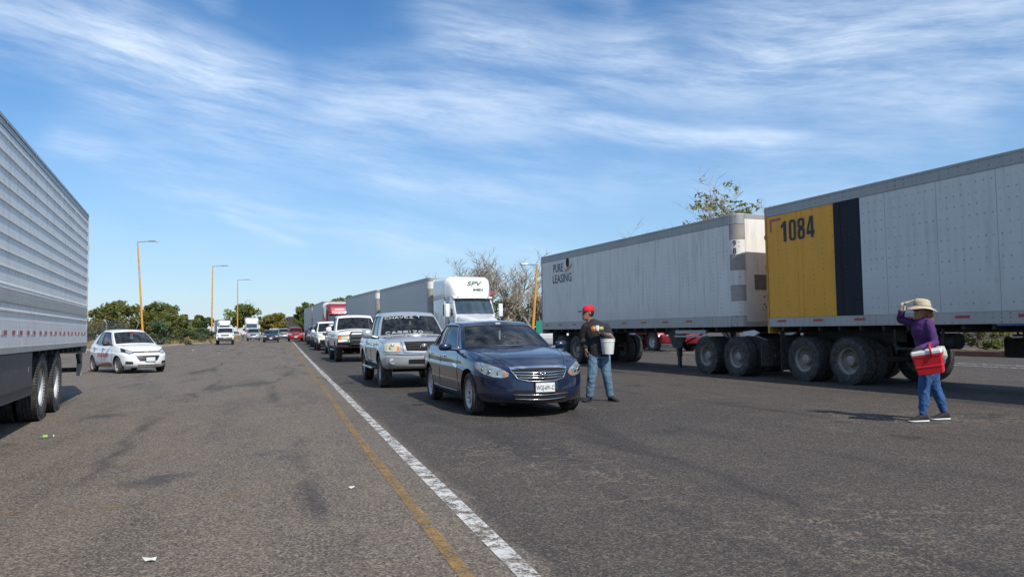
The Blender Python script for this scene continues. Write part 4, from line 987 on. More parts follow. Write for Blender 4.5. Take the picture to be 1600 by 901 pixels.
# ---- white compact sedan on the left
sp = sedan_spec(L=3.99, W=1.60, wf=.80, wb=2.375, R=.285, tw=.165, ra=.335, rr=.185, rim=('spoke', 7, .06), rimm=M['steel'], s0=.22, s1=.20, paint=M['white'], sglass=M['glass'],
    top=[(0, .70), (.12, .775), (.4, .86), (.8, .93), (1.15, .97), (1.9, .965), (2.9, 1.0), (3.5, 1.03), (3.99, 1.0)],
    low=[(0, .20), (.5, .19), (3.0, .21), (3.99, .32)],
    hw=[(.22, .60), (.32, .68), (.5, .74), (.8, .785), (1.6, .80), (2.9, .795), (3.4, .76), (3.79, .66)],
    ef=[(0, .10), (.10, .03), (.3, 0), (.5, .01), (.68, .03), (.84, .10), (1, .22)],
    gh=dict(cowl=.98, bowc=.22, header=1.78, bowh=.10, rr=2.95, rb=3.62, bowr=.18, bowq=.09, roof=[(1.75, 1.435), (2.1, 1.48), (2.5, 1.487), (3.0, 1.44)], hwb=[(0, .70), (.5, .735), (1, .66)], hwr=[(0, .52), (.5, .56), (1, .49)], win=[(.09, .46), (.50, .80)]))
BA = 47
c = cB = Car('sedan_car', 'small white sedan with red lettering on its doors beside the fence', 'car', sp, car_centre(-13.5, 26.0, BA, sp, 0), BA)
for sg in (-1, 1):
    hl = c.patch('headlight', 'front', [(sg*.42, .735), (sg*.55, .80), (sg*.70, .87)], [(sg*.44, .68), (sg*.56, .655), (sg*.72, .74)], M['black'], .006, 10, 4)
    c.patch('lamp_lens', 'front', [(sg*.44, .725), (sg*.52, .765), (sg*.62, .80)], [(sg*.46, .69), (sg*.55, .67), (sg*.63, .70)], M['lamp'], .014, 8, 3, hl)
    c.patch('fog_lamp', 'front', [(sg*.47, .405), (sg*.66, .42)], [(sg*.47, .32), (sg*.66, .33)], M['black'], .006, 6, 3)
c.patch('grille_bar', 'front', [(-.45, .735), (0, .745), (.45, .735)], [(-.44, .70), (0, .705), (.44, .70)], M['under'], .012, 10, 2)
c.patch('badge', 'front', [(-.07, .738), (.07, .738)], [(-.07, .708), (.07, .708)], mat('gold_badge', (.62, .42, .10), .3, .7), .02, 4, 2)
c.patch('grille', 'front', [(-.40, .60), (0, .605), (.40, .60)], [(-.28, .42), (0, .405), (.28, .42)], M['black'], .006, 12, 4)
mb = c.line('front', [(-.34, .29), (0, .285), (.34, .29)], .012, .004); mb.build('intake_bar', M['under'], c.root)
c.plate(None, .475, .05)
scallop_seams(c, [('top', [(.30, -.44), (.7, -.56), (1.1, -.64)], .004), ('top', [(.30, .44), (.7, .56), (1.1, .64)], .004)])
c.doors([(1.25, 1.18), (2.15, 2.15), (2.98, 2.80)], .32, .95, [(2.02, .83), (2.86, .845)], M['black']); c.mirrors(1.36, 1.02, M['black'])
for v in ('left', 'right'): c.patch('red_sill_panel', v, [(1.22, .36), (1.6, .38), (2.4, .30), (2.78, .24)], [(1.22, .23), (1.6, .22), (2.4, .22), (2.78, .22)], M['maroon'], .004, 8, 3)
pp, nn = c.hit('right', 2.0, .62, .008); me = text_mesh('CONSTRUYO', .20, M['redink'], .006, .85); inst('lettering', me, c.root, (pp.x, pp.y-.012, .62), (0, 0, 0))
mb = MB(); p = c.gfront(0, .7); mb.rbox(p.x-.09, p.x-.08, -.05, .05, p.z-.17, p.z+.0, .01); mb.cur = 1; mb.rbox(p.x-.09, p.x-.08, -.04, .04, p.z+.0, p.z+.1, .01); mb.build('hanging_tag', [M['plate'], M['redink']], c.root)
tag(occupant(cB, .3, M['shirtgrey']), 'driver sitting inside the small white sedan', 'person')

# ---- traffic farther off on the left lane
far = []
sp = pickup_spec(paint=M['white'], W=1.80, L=5.0, N=48, flare=.0, rim=('steel',), rimm=M['steel'], s0=.12)
c = Car('pickup_truck', 'old white pickup with a black bumper coming along the left kerb', 'pickup', sp, (-30.2, 79.5), 20)
simple_face(c, (.56, .84, .86, 1.02), (.42, .88, 1.02), (.86, .55, .76), None); c.plate(None, .66); c.mirrors(1.78, 1.25, M['black'])
sp = sedan_spec(paint=M['darkblue'], N=48)
c = Car('sedan_car', 'dark blue sedan coming towards the end of the lane line', 'car', sp, (-28.9, 90.5), 17)
simple_face(c, (.50, .85, .62, .75), (.44, .56, .70), None, .46, M['lamphazed']); c.mirrors(1.86, 1.03, M['darkblue'])
sp = suv_spec(paint=M['silver'], N=48, W=1.95)
c = Car('suv_car', 'silver sport utility car left of the red one at the end of the line', 'car', sp, (-35.4, 117), 17)
simple_face(c, (.54, .88, .82, .97), (.46, .74, .95), None, .6, lower=(.5, .4, .5)); c.mirrors(1.72, 1.16, M['silver'])
sp = suv_spec(paint=M['red'], N=48)
c = Car('suv_car', 'red car seen from behind near the third yellow pole', 'car', sp, (-45.5, 132), 197)
for sg in (-1, 1): c.patch('tail_light', 'rear', [(sg*.55, 1.0), (sg*.82, 1.0)], [(sg*.55, .85), (sg*.82, .85)], M['redlens'], .01, 4, 3)
c.plate(None, .8, view='rear')
for i, (nm, lb, x, y, an, f, pm) in enumerate([
    ('van_car', 'white car between the silver utility car and the dark blue sedan', -38.5, 122, 18, suv_spec, 'white'),
    ('suv_car', 'pale car right behind the dark blue sedan, far off', -37, 108, 18, suv_spec, 'silver'),
    ('sedan_car', 'white car behind the old white pickup, far along the kerb', -46, 125, 24, sedan_spec, 'white2'),
    ('sedan_car', 'dark car beside the old white pickup, in the far row', -46.5, 116, 26, sedan_spec, 'graypaint'),
    ('sedan_car', 'white car at the left end of the far traffic', -76, 168, 35, sedan_spec, 'white'),
    ('suv_car', 'white utility car second from the left in the far traffic', -70, 166, 35, suv_spec, 'white2')]):
    sp = f(paint=M[pm], N=40); c = Car(nm, lb, 'car', sp, (x, y), an)
    if f is sedan_spec: simple_face(c, (.50, .85, .62, .75), (.44, .56, .70), None)
    else: simple_face(c, (.52, .86, .80, .97), (.40, .70, .93), None)
sp = sedan_spec(paint=M['white'], N=48)
c = Car('sedan_car', 'white car half hidden behind the rear wheels of the long white trailer', 'car', sp, (2.6, 47.5), 60)
simple_face(c, (.50, .85, .62, .75), (.44, .56, .70), None, .46)

# ------------------------------------------------------------------ trucks and trailers
def truck_wheel(rimm):
    R, tw, rr, h = .52, .275, .29, .1375
    tb = MB(); prof = [(rr-.01, -h*.75), (rr+.02, -h*.9), (rr+.12, -h), (R-.05, -h*.95), (R-.012, -h*.82)]
    for i in range(5):
        c = -h*.72+i*h*.36; prof += [(R, c), (R, c+h*.25), (R-.016, c+h*.27), (R-.016, c+h*.34)] if i < 4 else [(R, c)]
    prof += [(R-.012, h*.82), (R-.05, h*.95), (rr+.12, h), (rr+.02, h*.9), (rr-.01, h*.75)]
    tb.lathe(prof, 40, 'Y', caps=False)
    for i in range(72):                                                   # shoulder lugs
        Mx = Matrix.Rotation(2*math.pi*i/72, 4, 'Y')
        for sg in (-1, 1): tb.box(R-.03, R+.001, sg*h*.70, sg*h*.97, -.013, .013, Mx)
    tyre = tb.mesh('tyre', M['rubber'], 40)
    rb = MB(); rb.lathe([(rr, -h*.75), (rr-.03, -h*.6), (rr-.035, h*.55), (rr-.015, h*.72), (rr+.012, h*.86), (rr+.018, h*.74)], 36, 'Y', caps=False)
    rb.lathe([(rr-.03, -h*.05), (rr*.82, -h*.35), (rr*.66, -h*.55), (rr*.44, -h*.58), (rr*.40, -h*.1), (rr*.36, h*.45), (rr*.25, h*.55), (0, h*.56)], 30, 'Y', caps=False)
    for i in range(10):
        a = 2*math.pi*i/10; c = Vector((rr*.56*math.cos(a), -h*.56, rr*.56*math.sin(a))); rb.lathe([(.018, 0), (.018, .05), (.0, .055)], 6, 'Y', Matrix.Translation(c))
        if i % 2: rb.lathe([(.028, 0), (.024, .008), (0, .004)], 8, 'Y', Matrix.Translation((rr*.8*math.cos(a+.3), -h*.33, rr*.8*math.sin(a+.3))))
    return tyre, rb.mesh('rim', rimm, 40)
TW = {'steel': truck_wheel(M['steel']), 'white': truck_wheel(M['whiterim'])}
def duals(root, x, kind='steel', w=2.6, single=False):
    for sg in (1, -1):
        for kx, off in enumerate((.14,) if single else (.14, .47)):
            wl = empty('wheel', root, (x, sg*(w/2-off), .516), (0, random.uniform(0, 6), 0 if (sg > 0) != (kx == 1) else math.pi))
            inst('tyre', TW[kind][0], wl); inst('rim', TW[kind][1], wl)
    mb = MB(); mb.tube([(x, -w/2+.3, .516), (x, w/2-.3, .516)], .07, 8); mb.build('axle', M['frame'], root, smooth=40)
def place(P, ang, sidey):
    a = R_(ang); left = Vector((math.cos(a), math.sin(a))); o = Vector(P[:2])-left*sidey
    return (o.x, o.y, gz(P[1])), math.atan2(-math.cos(a), math.sin(a))
def boxmesh(name, dims, m, bev=0):
    mb = MB(); a, b, c = dims; (mb.rbox if bev else mb.box)(*((-a/2, a/2, -b/2, b/2, -c/2, c/2)+((bev,) if bev else ()))); return mb.mesh(name, m)

def van_trailer(label, Lt, P, ang, sidey, panelm, H=4.25, zb=1.28, axles=(), rimk='steel', nose=True, wheelside=None, edge='rail', reflect=True, gear=True, detail=True, toprail='raildark', pw=1.2, doorm=None, framem=None, mudflap=True, name='semi_trailer', railz=.20, toph=.20):
    loc, rz = place(P, ang, sidey); t = thing(name, label, 'trailer', loc, rz); w = 2.6; rad = .28 if nose else 0
    Ls = Lt-rad
    mb = MB(); mb.box(.02, Lt-.03 if not nose else Ls, -w/2+.03, w/2-.03, zb+.02, H-.02); mb.build('trailer_core', M['frame'], t)
    z0, z1 = zb+railz, H-toph
    cache = {}
    for sg in (-1, 1):
        x = 0.0; i = 0
        while x < Ls-.01:
            wd = min(pw, Ls-x); segs = panelm(x, wd)
            for (a, b, m) in segs:
                key = (round(b-a, 3), m.name)
                if key not in cache: cache[key] = boxmesh('side_panel', (b-a-.008, .024, z1-z0-.004), m)
                inst('side_panel', cache[key], t, ((a+b)/2, sg*(w/2-.012), (z0+z1)/2))
            if detail and x > .1:                                          # seam strip with rivets
                if 'seam' not in cache: cache['seam'] = boxmesh('seam_strip', (.028, .008, z1-z0-.02), panelm(x, wd)[0][2])
            x += wd; i += 1
        mb = MB(); mb.box(0, Ls, sg*(w/2-.02), sg*(w/2+.012), zb, zb+railz-.003); mb.box(0, Ls, sg*(w/2-.02), sg*(w/2+.022), zb, zb+.035); mb.build('bottom_rail', M[edge], t)
        mb = MB(); mb.box(0, Ls, sg*(w/2-.02), sg*(w/2+.010), H-toph+.003, H-.003); mb.box(0, Ls, sg*(w/2-.02), sg*(w/2+.020), H-.04, H); mb.build('top_rail', M[toprail], t)
        if reflect:
            rm = boxmesh('reflector', (.30, .004, .05), M['reflred']); n = int(Ls/1.2)
            for j in range(n): inst('reflector', rm, t, (.45+j*1.2, sg*(w/2+.016), zb+railz*.62))
    mb = MB(); mb.box(0, Ls, -w/2+.01, w/2-.01, H-.02, H+.012); mb.build('roof_sheet', M['panel'], t)
    if nose:
        zs = [zb]+[zb+railz+(H-toph-zb-railz)*i/6 for i in range(7)]+[H]
        for sg in (-1, 1):
            for i in range(len(zs)-1):
                mb = MB(); g = []
                for j in range(7):
                    a = math.pi/2*j/6; g.append([(Ls+rad*math.sin(a), sg*(w/2-rad+rad*math.cos(a)), z) for z in (zs[i]+.004, zs[i+1]-.004)])
                g2 = [[(Ls+(rad-.02)*math.sin(math.pi/2*j/6), sg*(w/2-rad+(rad-.02)*math.cos(math.pi/2*j/6)), z) for z in (zs[i]+.004, zs[i+1]-.004)] for j in range(7)]
                mb.grid(g); mb.grid(g2); mb.build('corner_panel', M[edge] if i == 0 else M['raildark'] if i == len(zs)-2 else M['paneltan'] if i in nose_tan else M['panel'], t, smooth=40)
        mb = MB(); mb.box(Ls, Lt-.005, -w/2+rad, w/2-rad, zb, H-.004); mb.build('front_core', M['frame'], t)
        mb = MB()
        fm = boxmesh('front_panel', (.02, (w-2*rad)/2-.006, H-zb-.25), M['panel'])
        for sg in (-1, 1): inst('front_panel', fm, t, (Lt, sg*(w/2-rad)/2, (H+zb)/2))
        mb = MB(); mb.box(Lt-.01, Lt+.014, -w/2+rad, w/2-rad, H-.122, H); mb.build('front_rail', M['raildark'], t)
        mb = MB(); mb.box(Lt-.01, Lt+.014, -w/2+rad, w/2-rad, zb, zb+.122); mb.build('front_rail', M['rail'], t)
        mb = MB()
        for j in range(13):
            a0, a1 = math.pi*j/12-math.pi/2, 0
        mb.prism([(Ls, -w/2)]+[(Ls+rad*math.sin(math.pi/2*j/6), -w/2+rad-rad*math.cos(math.pi/2*j/6)) for j in range(7)]+[(Ls+rad*math.cos(math.pi/2*j/6), w/2-rad+rad*math.sin(math.pi/2*j/6)) for j in range(7)]+[(Ls, w/2)], H-.01, H+.008, 'Z'); mb.build('roof_nose', M['panel'], t)
    # rear doors in a frame
    fm_ = framem or M['rail']
    for sg in (-1, 1):
        mb = MB(); mb.box(-.06, .0, sg*(w/2-.10), sg*(w/2+.014), zb-.16, H+.01); mb.build('rear_post', fm_, t)
        mb = MB(); mb.box(-.035, -.004, sg*.006, sg*(w/2-.105), zb+.04, H-.16); dr = mb.build('rear_door', doorm or M['panel'], t)
        for yy_ in (.35, .85):
            rb = MB(); rb.tube([(-.06, sg*yy_, zb+.02), (-.06, sg*yy_, H-.12)], .017, 6); rb.box(-.075, -.036, sg*yy_-.05, sg*yy_+.05, zb+.5, zb+.58); rb.build('lock_rod', M['galv'], dr)
        for hz in (.25, .5, .75): hb = MB(); hb.box(-.075, -.03, sg*(w/2-.02), sg*(w/2+.03), lerp(zb, H, hz)-.05, lerp(zb, H, hz)+.05); hb.build('hinge', fm_, dr)
    mb = MB(); mb.box(-.06, 0, -w/2+.102, w/2-.102, H-.155, H+.01); mb.build('rear_header', fm_, t)
    mb = MB(); mb.box(-.06, 0, -w/2+.102, w/2-.102, zb-.16, zb+.035); mb.build('rear_sill', fm_, t)
    mb = MB(); mb.box(-.05, .0, -1.15, 1.15, .52, .62); mb.build('underride_bar', M['frame'], t)
    for sg in (-1, 1): mb = MB(); mb.box(-.05, .03, sg*.75-.05, sg*.75+.05, .622, zb-.162); mb.build('underride_post', M['frame'], t)
    for sg in (-1, 1): mb = MB(); mb.rbox(-.075, -.06, sg*.95-.12, sg*.95+.12, zb-.11, zb-.01, .004); mb.build('tail_light', M['redlens'], t)
    # chassis
    mb = MB(); mb.box(.1, Ls-.1, -.55, -.43, zb-.16, zb); mb.box(.1, Ls-.1, .43, .55, zb-.16, zb)
    for x in np.arange(.4, Ls-.3, .6): mb.box(x-.03, x+.03, -w/2+.05, w/2-.05, zb-.10, zb+.018)
    mb.build('chassis', M['frame'], t)
    if axles:
        a0, a1 = min(axles), max(axles)
        mb = MB()
        for sg in (-1, 1): mb.box(a0-.8, a1+.8, sg*.44, sg*.54, zb-.36, zb-.162); mb.prism([(a0-.5, zb-.36), (a0-.1, .75), (a0+.1, .75), (a0+.55, zb-.36)], sg*.46, sg*.52); mb.prism([(a1-.5, zb-.36), (a1-.1, .75), (a1+.1, .75), (a1+.55, zb-.36)], sg*.46, sg*.52)
        mb.build('bogie', M['frame'], t)
        for x in axles: duals(t, x, rimk)
        if mudflap:
            for sg in (-1, 1): mb = MB(); mb.box(a0-.82, a0-.805, sg*.62, sg*1.24, .22, zb-.1); mb.build('mud_flap', M['rubber'], t)
    if gear:
        xg = Lt-gear
        for sg in (-1, 1):
            mb = MB(); mb.box(xg-.06, xg+.06, sg*1.0-.06, sg*1.0+.06, .42, zb); mb.box(xg-.045, xg+.045, sg*1.0-.045, sg*1.0+.045, .12, .42); mb.box(xg-.16, xg+.16, sg*1.0-.12, sg*1.0+.12, .10, .125); mb.build('landing_gear', gearm or M['frame'], t)
        mb = MB(); mb.tube([(xg, -.95, .75), (xg, .95, .75)], .035, 6); mb.tube([(xg, -.95, .75), (xg+.5, -.3, zb-.1)], .025); mb.tube([(xg, .95, .75), (xg+.5, .3, zb-.1)], .025); mb.build('landing_gear_brace', M['frame'], t)
    return t
nose_tan = (2, 4, 6); gearm = None

# lead trailer: yellow tail end with number, black band, grey riveted sheets
def p1084(x, wd):
    b = x+wd; out = []
    cuts = sorted({x, b} | {c for c in (1.05, 2.2, 2.95) if x < c < b})
    for a0, a1 in zip(cuts, cuts[1:]):
        mid = (a0+a1)/2; out.append((a0, a1, M['panelyellow'] if mid < 2.2 else M['panelnavy'] if mid < 2.95 else M['panelgrey']))
    return out
gearm = M['bluesteel']
tA = van_trailer('grey riveted trailer with a yellow rear end marked 1084', 12.2, (6.40, 18.8), 21.0, -1.3, p1084, axles=(1.1, 2.45), gear=5.4, framem=mat('yellow_frame', (.50, .25, .03), .5, 0, .15, 3, dirt=.3), doorm=M['panelyellow'], nose=True, railz=.22, toph=.24, pw=1.2)
gearm = None
def side_letters(t, txt, size, x, z, m, bold, sx, side=-1, w=2.6, out=.020):
    me = text_mesh(txt, size, m, bold, sx); return inst('lettering', me, t, (x, side*(w/2+out-.012), z), (0, 0, 0 if side < 0 else math.pi))
M['navyink'] = mat('dark_navy_lettering', (.010, .013, .028), .5)
def block_number(t, txt, x0, z0, h, w, gap, st, side, y):
    """heavy condensed numerals, flat on the panel"""
    def rr(cx, cz, hw, hh, r, n=4):
        return [(cx+sx*(hw-r)+r*math.cos(R_(a0+90*i/n)), cz+sz*(hh-r)+r*math.sin(R_(a0+90*i/n))) for sx, sz, a0 in ((1, 1, 0), (-1, 1, 90), (-1, -1, 180), (1, -1, 270)) for i in range(n+1)]
    x = x0
    for ch in txt:
        mb = MB(); P = lambda a, c: (x+a if side < 0 else x+w-a, y, c)
        def ring(cz, hh):
            o, i_ = rr(w/2, cz, w/2, hh, w*.36), rr(w/2, cz, w/2-st, max(hh-st*.8, .02), max((w/2-st)*.8, .012)); n = len(o)
            mb.add([P(*p) for p in o]+[P(*p) for p in i_], [(j, (j+1) % n, n+(j+1) % n, n+j) for j in range(n)])
        if ch == '0': ring(z0+h/2, h/2)
        elif ch == '8': ring(z0+h*.27, h*.27); ring(z0+h*.755, h*.245)
        elif ch == '1': mb.add([P(w*.42, z0), P(w*.42+st*1.25, z0), P(w*.42+st*1.25, z0+h), P(w*.50, z0+h), P(w*.05, z0+h*.80), P(w*.05, z0+h*.66), P(w*.42, z0+h*.74)], [(0, 1, 2, 3, 6), (3, 4, 5, 6)])
        elif ch == '4':
            mb.add([P(w*.60, z0), P(w*.60+st, z0), P(w*.60+st, z0+h), P(w*.48, z0+h), P(0, z0+h*.34), P(0, z0+h*.17), P(w*.60, z0+h*.17), P(w*.60, z0+h*.34), P(w*.28, z0+h*.34), P(w*.60, z0+h*.80), P(w*1.05, z0+h*.17), P(w*1.05, z0+h*.34)], [(0, 1, 2, 9), (2, 3, 9), (3, 4, 8, 9), (4, 5, 6, 7, 8)])
            mb.add([P(w*.60+st, z0+h*.17), P(w*1.08, z0+h*.17), P(w*1.08, z0+h*.34), P(w*.60+st, z0+h*.34)], [(0, 1, 2, 3)])
        mb.build('numeral', M['navyink'], t, fixn=False); x += (w+gap)*(1 if side < 0 else 1)
block_number(tA, '1084', .50, 3.33, .50, .235, .055, .078, -1, -1.309)
mb = MB(); mb.box(.12, .50, -1.308, -1.302, 3.88, 3.93); mb.box(.12, .17, -1.308, -1.302, 3.62, 3.879); mb.build('corner_tape', M['reflred'], tA)
mb = MB(); mb.box(5.9, 11.6, -1.31, -1.20, 1.245, 1.279); mb.build('blue_rail', M['bluesteel'], tA)
mb = MB()                                                                  # sliding-bogie pull frame and air tank
for y in (-1.15, ): mb.tube([(3.6, y, 1.2), (3.6, y, .80), (4.7, y, .80), (4.7, y, 1.2)], .03, 6)
mb.build('side_guard', M['frame'], tA)
mb = MB(); mb.tube([(3.7, -.6, .95), (4.6, -.6, .95)], .16, 14); mb.build('air_tank', M['frame'], tA, smooth=40)
mb = MB(); mb.rbox(4.9, 5.6, .2, .9, .62, 1.0, .03); mb.build('battery_box', M['frame'], tA)

# second trailer
tB = van_trailer('long white riveted trailer with leasing name and round logo at its rear', 12.2, (1.25, 31.0), 22.4, -1.3, lambda x, wd: [(x, x+wd, M['panel'])], axles=(1.6, 2.9), gear=3.1, railz=.28, toph=.26)
lg = M['ink']; darktext = mat('dark_grey_lettering', (.035, .037, .05), .5)
side_letters(tB, 'PURE', .46, 1.50, 3.66, darktext, .004, .85); side_letters(tB, 'LEASING', .46, 1.84, 3.24, darktext, .004, .95)
mb = MB(); mb.lathe([(.19, -1.309), (0, -1.309)], 28, 'Y', Matrix.Translation((2.34, 0, 3.84)) @ Matrix.Diagonal((.72, 1, 1, 1))); mb.build('logo_disc', M['navyink'], tB)
mb = MB(); mb.add([(2.12, -1.308, 3.44), (2.66, -1.308, 3.62), (2.70, -1.308, 3.76), (2.24, -1.308, 3.60), (2.12, -1.308, 3.58)], [(0, 1, 2, 3, 4)]); mb.build('logo_hand', mat('logo_orange', (.55, .27, .12), .5), tB)
me = text_mesh('9', .34, M['ink'], .008, .9)
a_ = R_(-30)
for ch, z in (('9', 3.47), ('8', 3.27)):
    me = text_mesh(ch, .22, M['ink'], .004, .9); inst('lettering', me, tB, (11.92+.28*math.sin(R_(32))+.004, -1.3+.28-.28*math.cos(R_(32))-.004, z), (0, 0, R_(32)))
me = text_mesh('32718', .20, M['ink'], .004, .85); inst('lettering', me, tB, (12.215, .30, 2.35), (0, 0, math.pi/2))
mb = MB(); mb.rbox(12.2, 12.225, -.75, -.35, 2.25, 2.65, .006); mb.build('vent_plate', mat('vent_grey', (.14, .13, .12), .6), tB)
mb = MB()
for i in range(26): yq, zq = -.55+random.random()*1.1, 1.72+random.random()*.4; mb.box(12.212, 12.216, yq-.02-random.random()*.03, yq+.02, zq-.012, zq+.016)
o = mb.build('coupling_scrapes', M['ink'], tB); o['kind'] = 'stuff'
mb = MB(); mb.box(9.3, 10.75, -1.27, -1.2, 1.10, 1.20); mb.box(9.25, 10.75, -1.27, -1.2, 1.0, 1.05); mb.build('pallet_rail', M['galv'], tB)
mb = MB(); mb.prism([(8.62, 1.27), (9.6, 1.27), (9.6, 1.0), (9.42, .70), (9.22, .62), (9.0, .70)], -1.16, -1.10); mb.build('landing_gear_plate', M['frame'], tB)

# converter dolly between them
loc, rz = place((6.2, 19.0), 22.0, -1.3); tD = thing('converter_dolly', 'rusty two-axle converter dolly coupling the two trailers on the right', 'dolly', loc, rz)
mb = MB()
for sg in (-1, 1): mb.box(-2.6, .2, sg*.45-.06, sg*.45+.06, .78, .95); mb.tube([(.2, sg*.45, .86), (1.35, 0, .80)], .06, 8)
for x in (-2.5, -1.5, -.5, .2): mb.box(x-.05, x+.05, -.39, .39, .80, .92)
mb.build('dolly_frame', M['rust'], tD)
mb = MB(); mb.lathe([(.45, 1.08), (.5, 1.10), (.5, 1.14), (0, 1.14)], 24, 'Z', Matrix.Translation((-1.3, 0, 0))); mb.prism([(-1.7, .951), (-1.5, 1.08), (-1.1, 1.08), (-.9, .951)], -.4, .4); mb.build('fifth_wheel', M['frame'], tD)
for x in (-2.25, -.95): duals(tD, x)
for sg in (-1, 1): mb = MB(); mb.box(-.05, -.02, sg*.62, sg*1.24, .30, .95); mb.build('mud_flap', M['rubber'], tD)
for sg in (-1, 1): mb = MB(); mb.rbox(-1.95, -.9, sg*1.08-.12, sg*1.08+.12, 1.10, 1.14, .012) if 0 else mb.tube([(-.6+.0, sg*1.2, 1.12), (-.6, sg*.55, .92)], .025); mb.build('flap_bracket', M['galv'], tD)
mb = MB(); mb.prism([(-.75, 1.16), (-.62, 1.06), (-.30, 1.05), (-.14, 1.13), (-.35, 1.20)], -1.22, -1.16); mb.build('white_hook_guard', M['plate'], tD)
mb = MB(); mb.prism([(.30, 1.13), (.45, 1.07), (.80, 1.08), (.95, 1.14)], -1.0, -.94); mb.build('white_hook_guard', M['plate'], tD)

# refrigerated trailer on the left, ribbed side towards us
tL = van_trailer('ribbed silver refrigerated trailer parked along the left edge', 16.1, (-9.42, 16.7), 23.0, 1.3, lambda x, wd: [(x, x+wd, M['reefer'])], H=4.0, zb=1.09, axles=(3.75, 5.2), rimk='white', gear=2.6, reflect=False, nose=False, railz=.42, toph=.12, pw=16.1, edge='reefer', mudflap=False, toprail='galv')
zs = [1.64, 1.92, 1.96]+[2.18+.20*i for i in range(9)]
for i, z in enumerate(zs):
    for sg in ((1, -1) if i % 3 == 0 else (1,)):
        mb = MB(); h = .016 if z > 2.1 else .024
        mb.loft([[(x, sg*(1.3-.002), z-h), (x, sg*(1.3+.014), z-h*.45), (x, sg*(1.3+.014), z+h*.45), (x, sg*(1.3-.002), z+h)] for x in (.03, 16.05)]); mb.build('rib', M['reefer'], tL)
mb = MB(); mb.box(0.02, 16.05, 1.301, 1.316, 1.74, 1.88); mb.build('rub_rail', M['rail'], tL)
mb = MB(); mb.box(0.02, 16.05, 1.313, 1.325, 1.095, 1.17); mb.build('slotted_rail', M['rail'], tL)
rm, wm = boxmesh('reflector', (.17, .004, .055), M['reflred']), boxmesh('reflector', (.14, .004, .055), M['reflwhite'])
for j in range(13):
    for q, dx_ in ((rm, 0), (wm, .17), (rm, .46)): inst('reflector', q, tL, (.35+j*.95+dx_, 1.316, 1.36))
for side_ in (1, -1):
    sk = boxmesh('side_skirt', (1.5, .03, .62), mat('dark_grey_skirt', (.045, .047, .05), .45, 0, .15, 2, dirt=.25))
    for j in range(5):
        inst('side_skirt', sk, tL, (6.75+j*1.506, side_*1.27, .765))
    mb = MB(); mb.box(6.0, 13.5, side_*1.286, side_*1.30, .56, .585); mb.build('skirt_edge', M['black'], tL)
mb = MB(); mb.box(.02, .12, 1.14, 1.24, .44, .925); mb.build('underride_leg', M['galv'], tL)
mb = MB(); mb.prism([(.13, .92), (.5, .92), (.13, .70)], 1.16, 1.22); mb.build('bumper_brace', M['frame'], tL)
me = text_mesh('S', .1, M['plate'], .004, 1); inst('lettering', me, tL, (6.3, 1.289, .83), (0, 0, math.pi))
mb = MB()
for j in range(9): mb.lathe([(.014, 0), (.014, .012), (0, .014)], 8, 'Y', Matrix.Translation((.5+1.9*j, 1.31, 3.96)))
o = mb.build('marker_lamps', M['amber'], tL); o['kind'] = 'stuff'

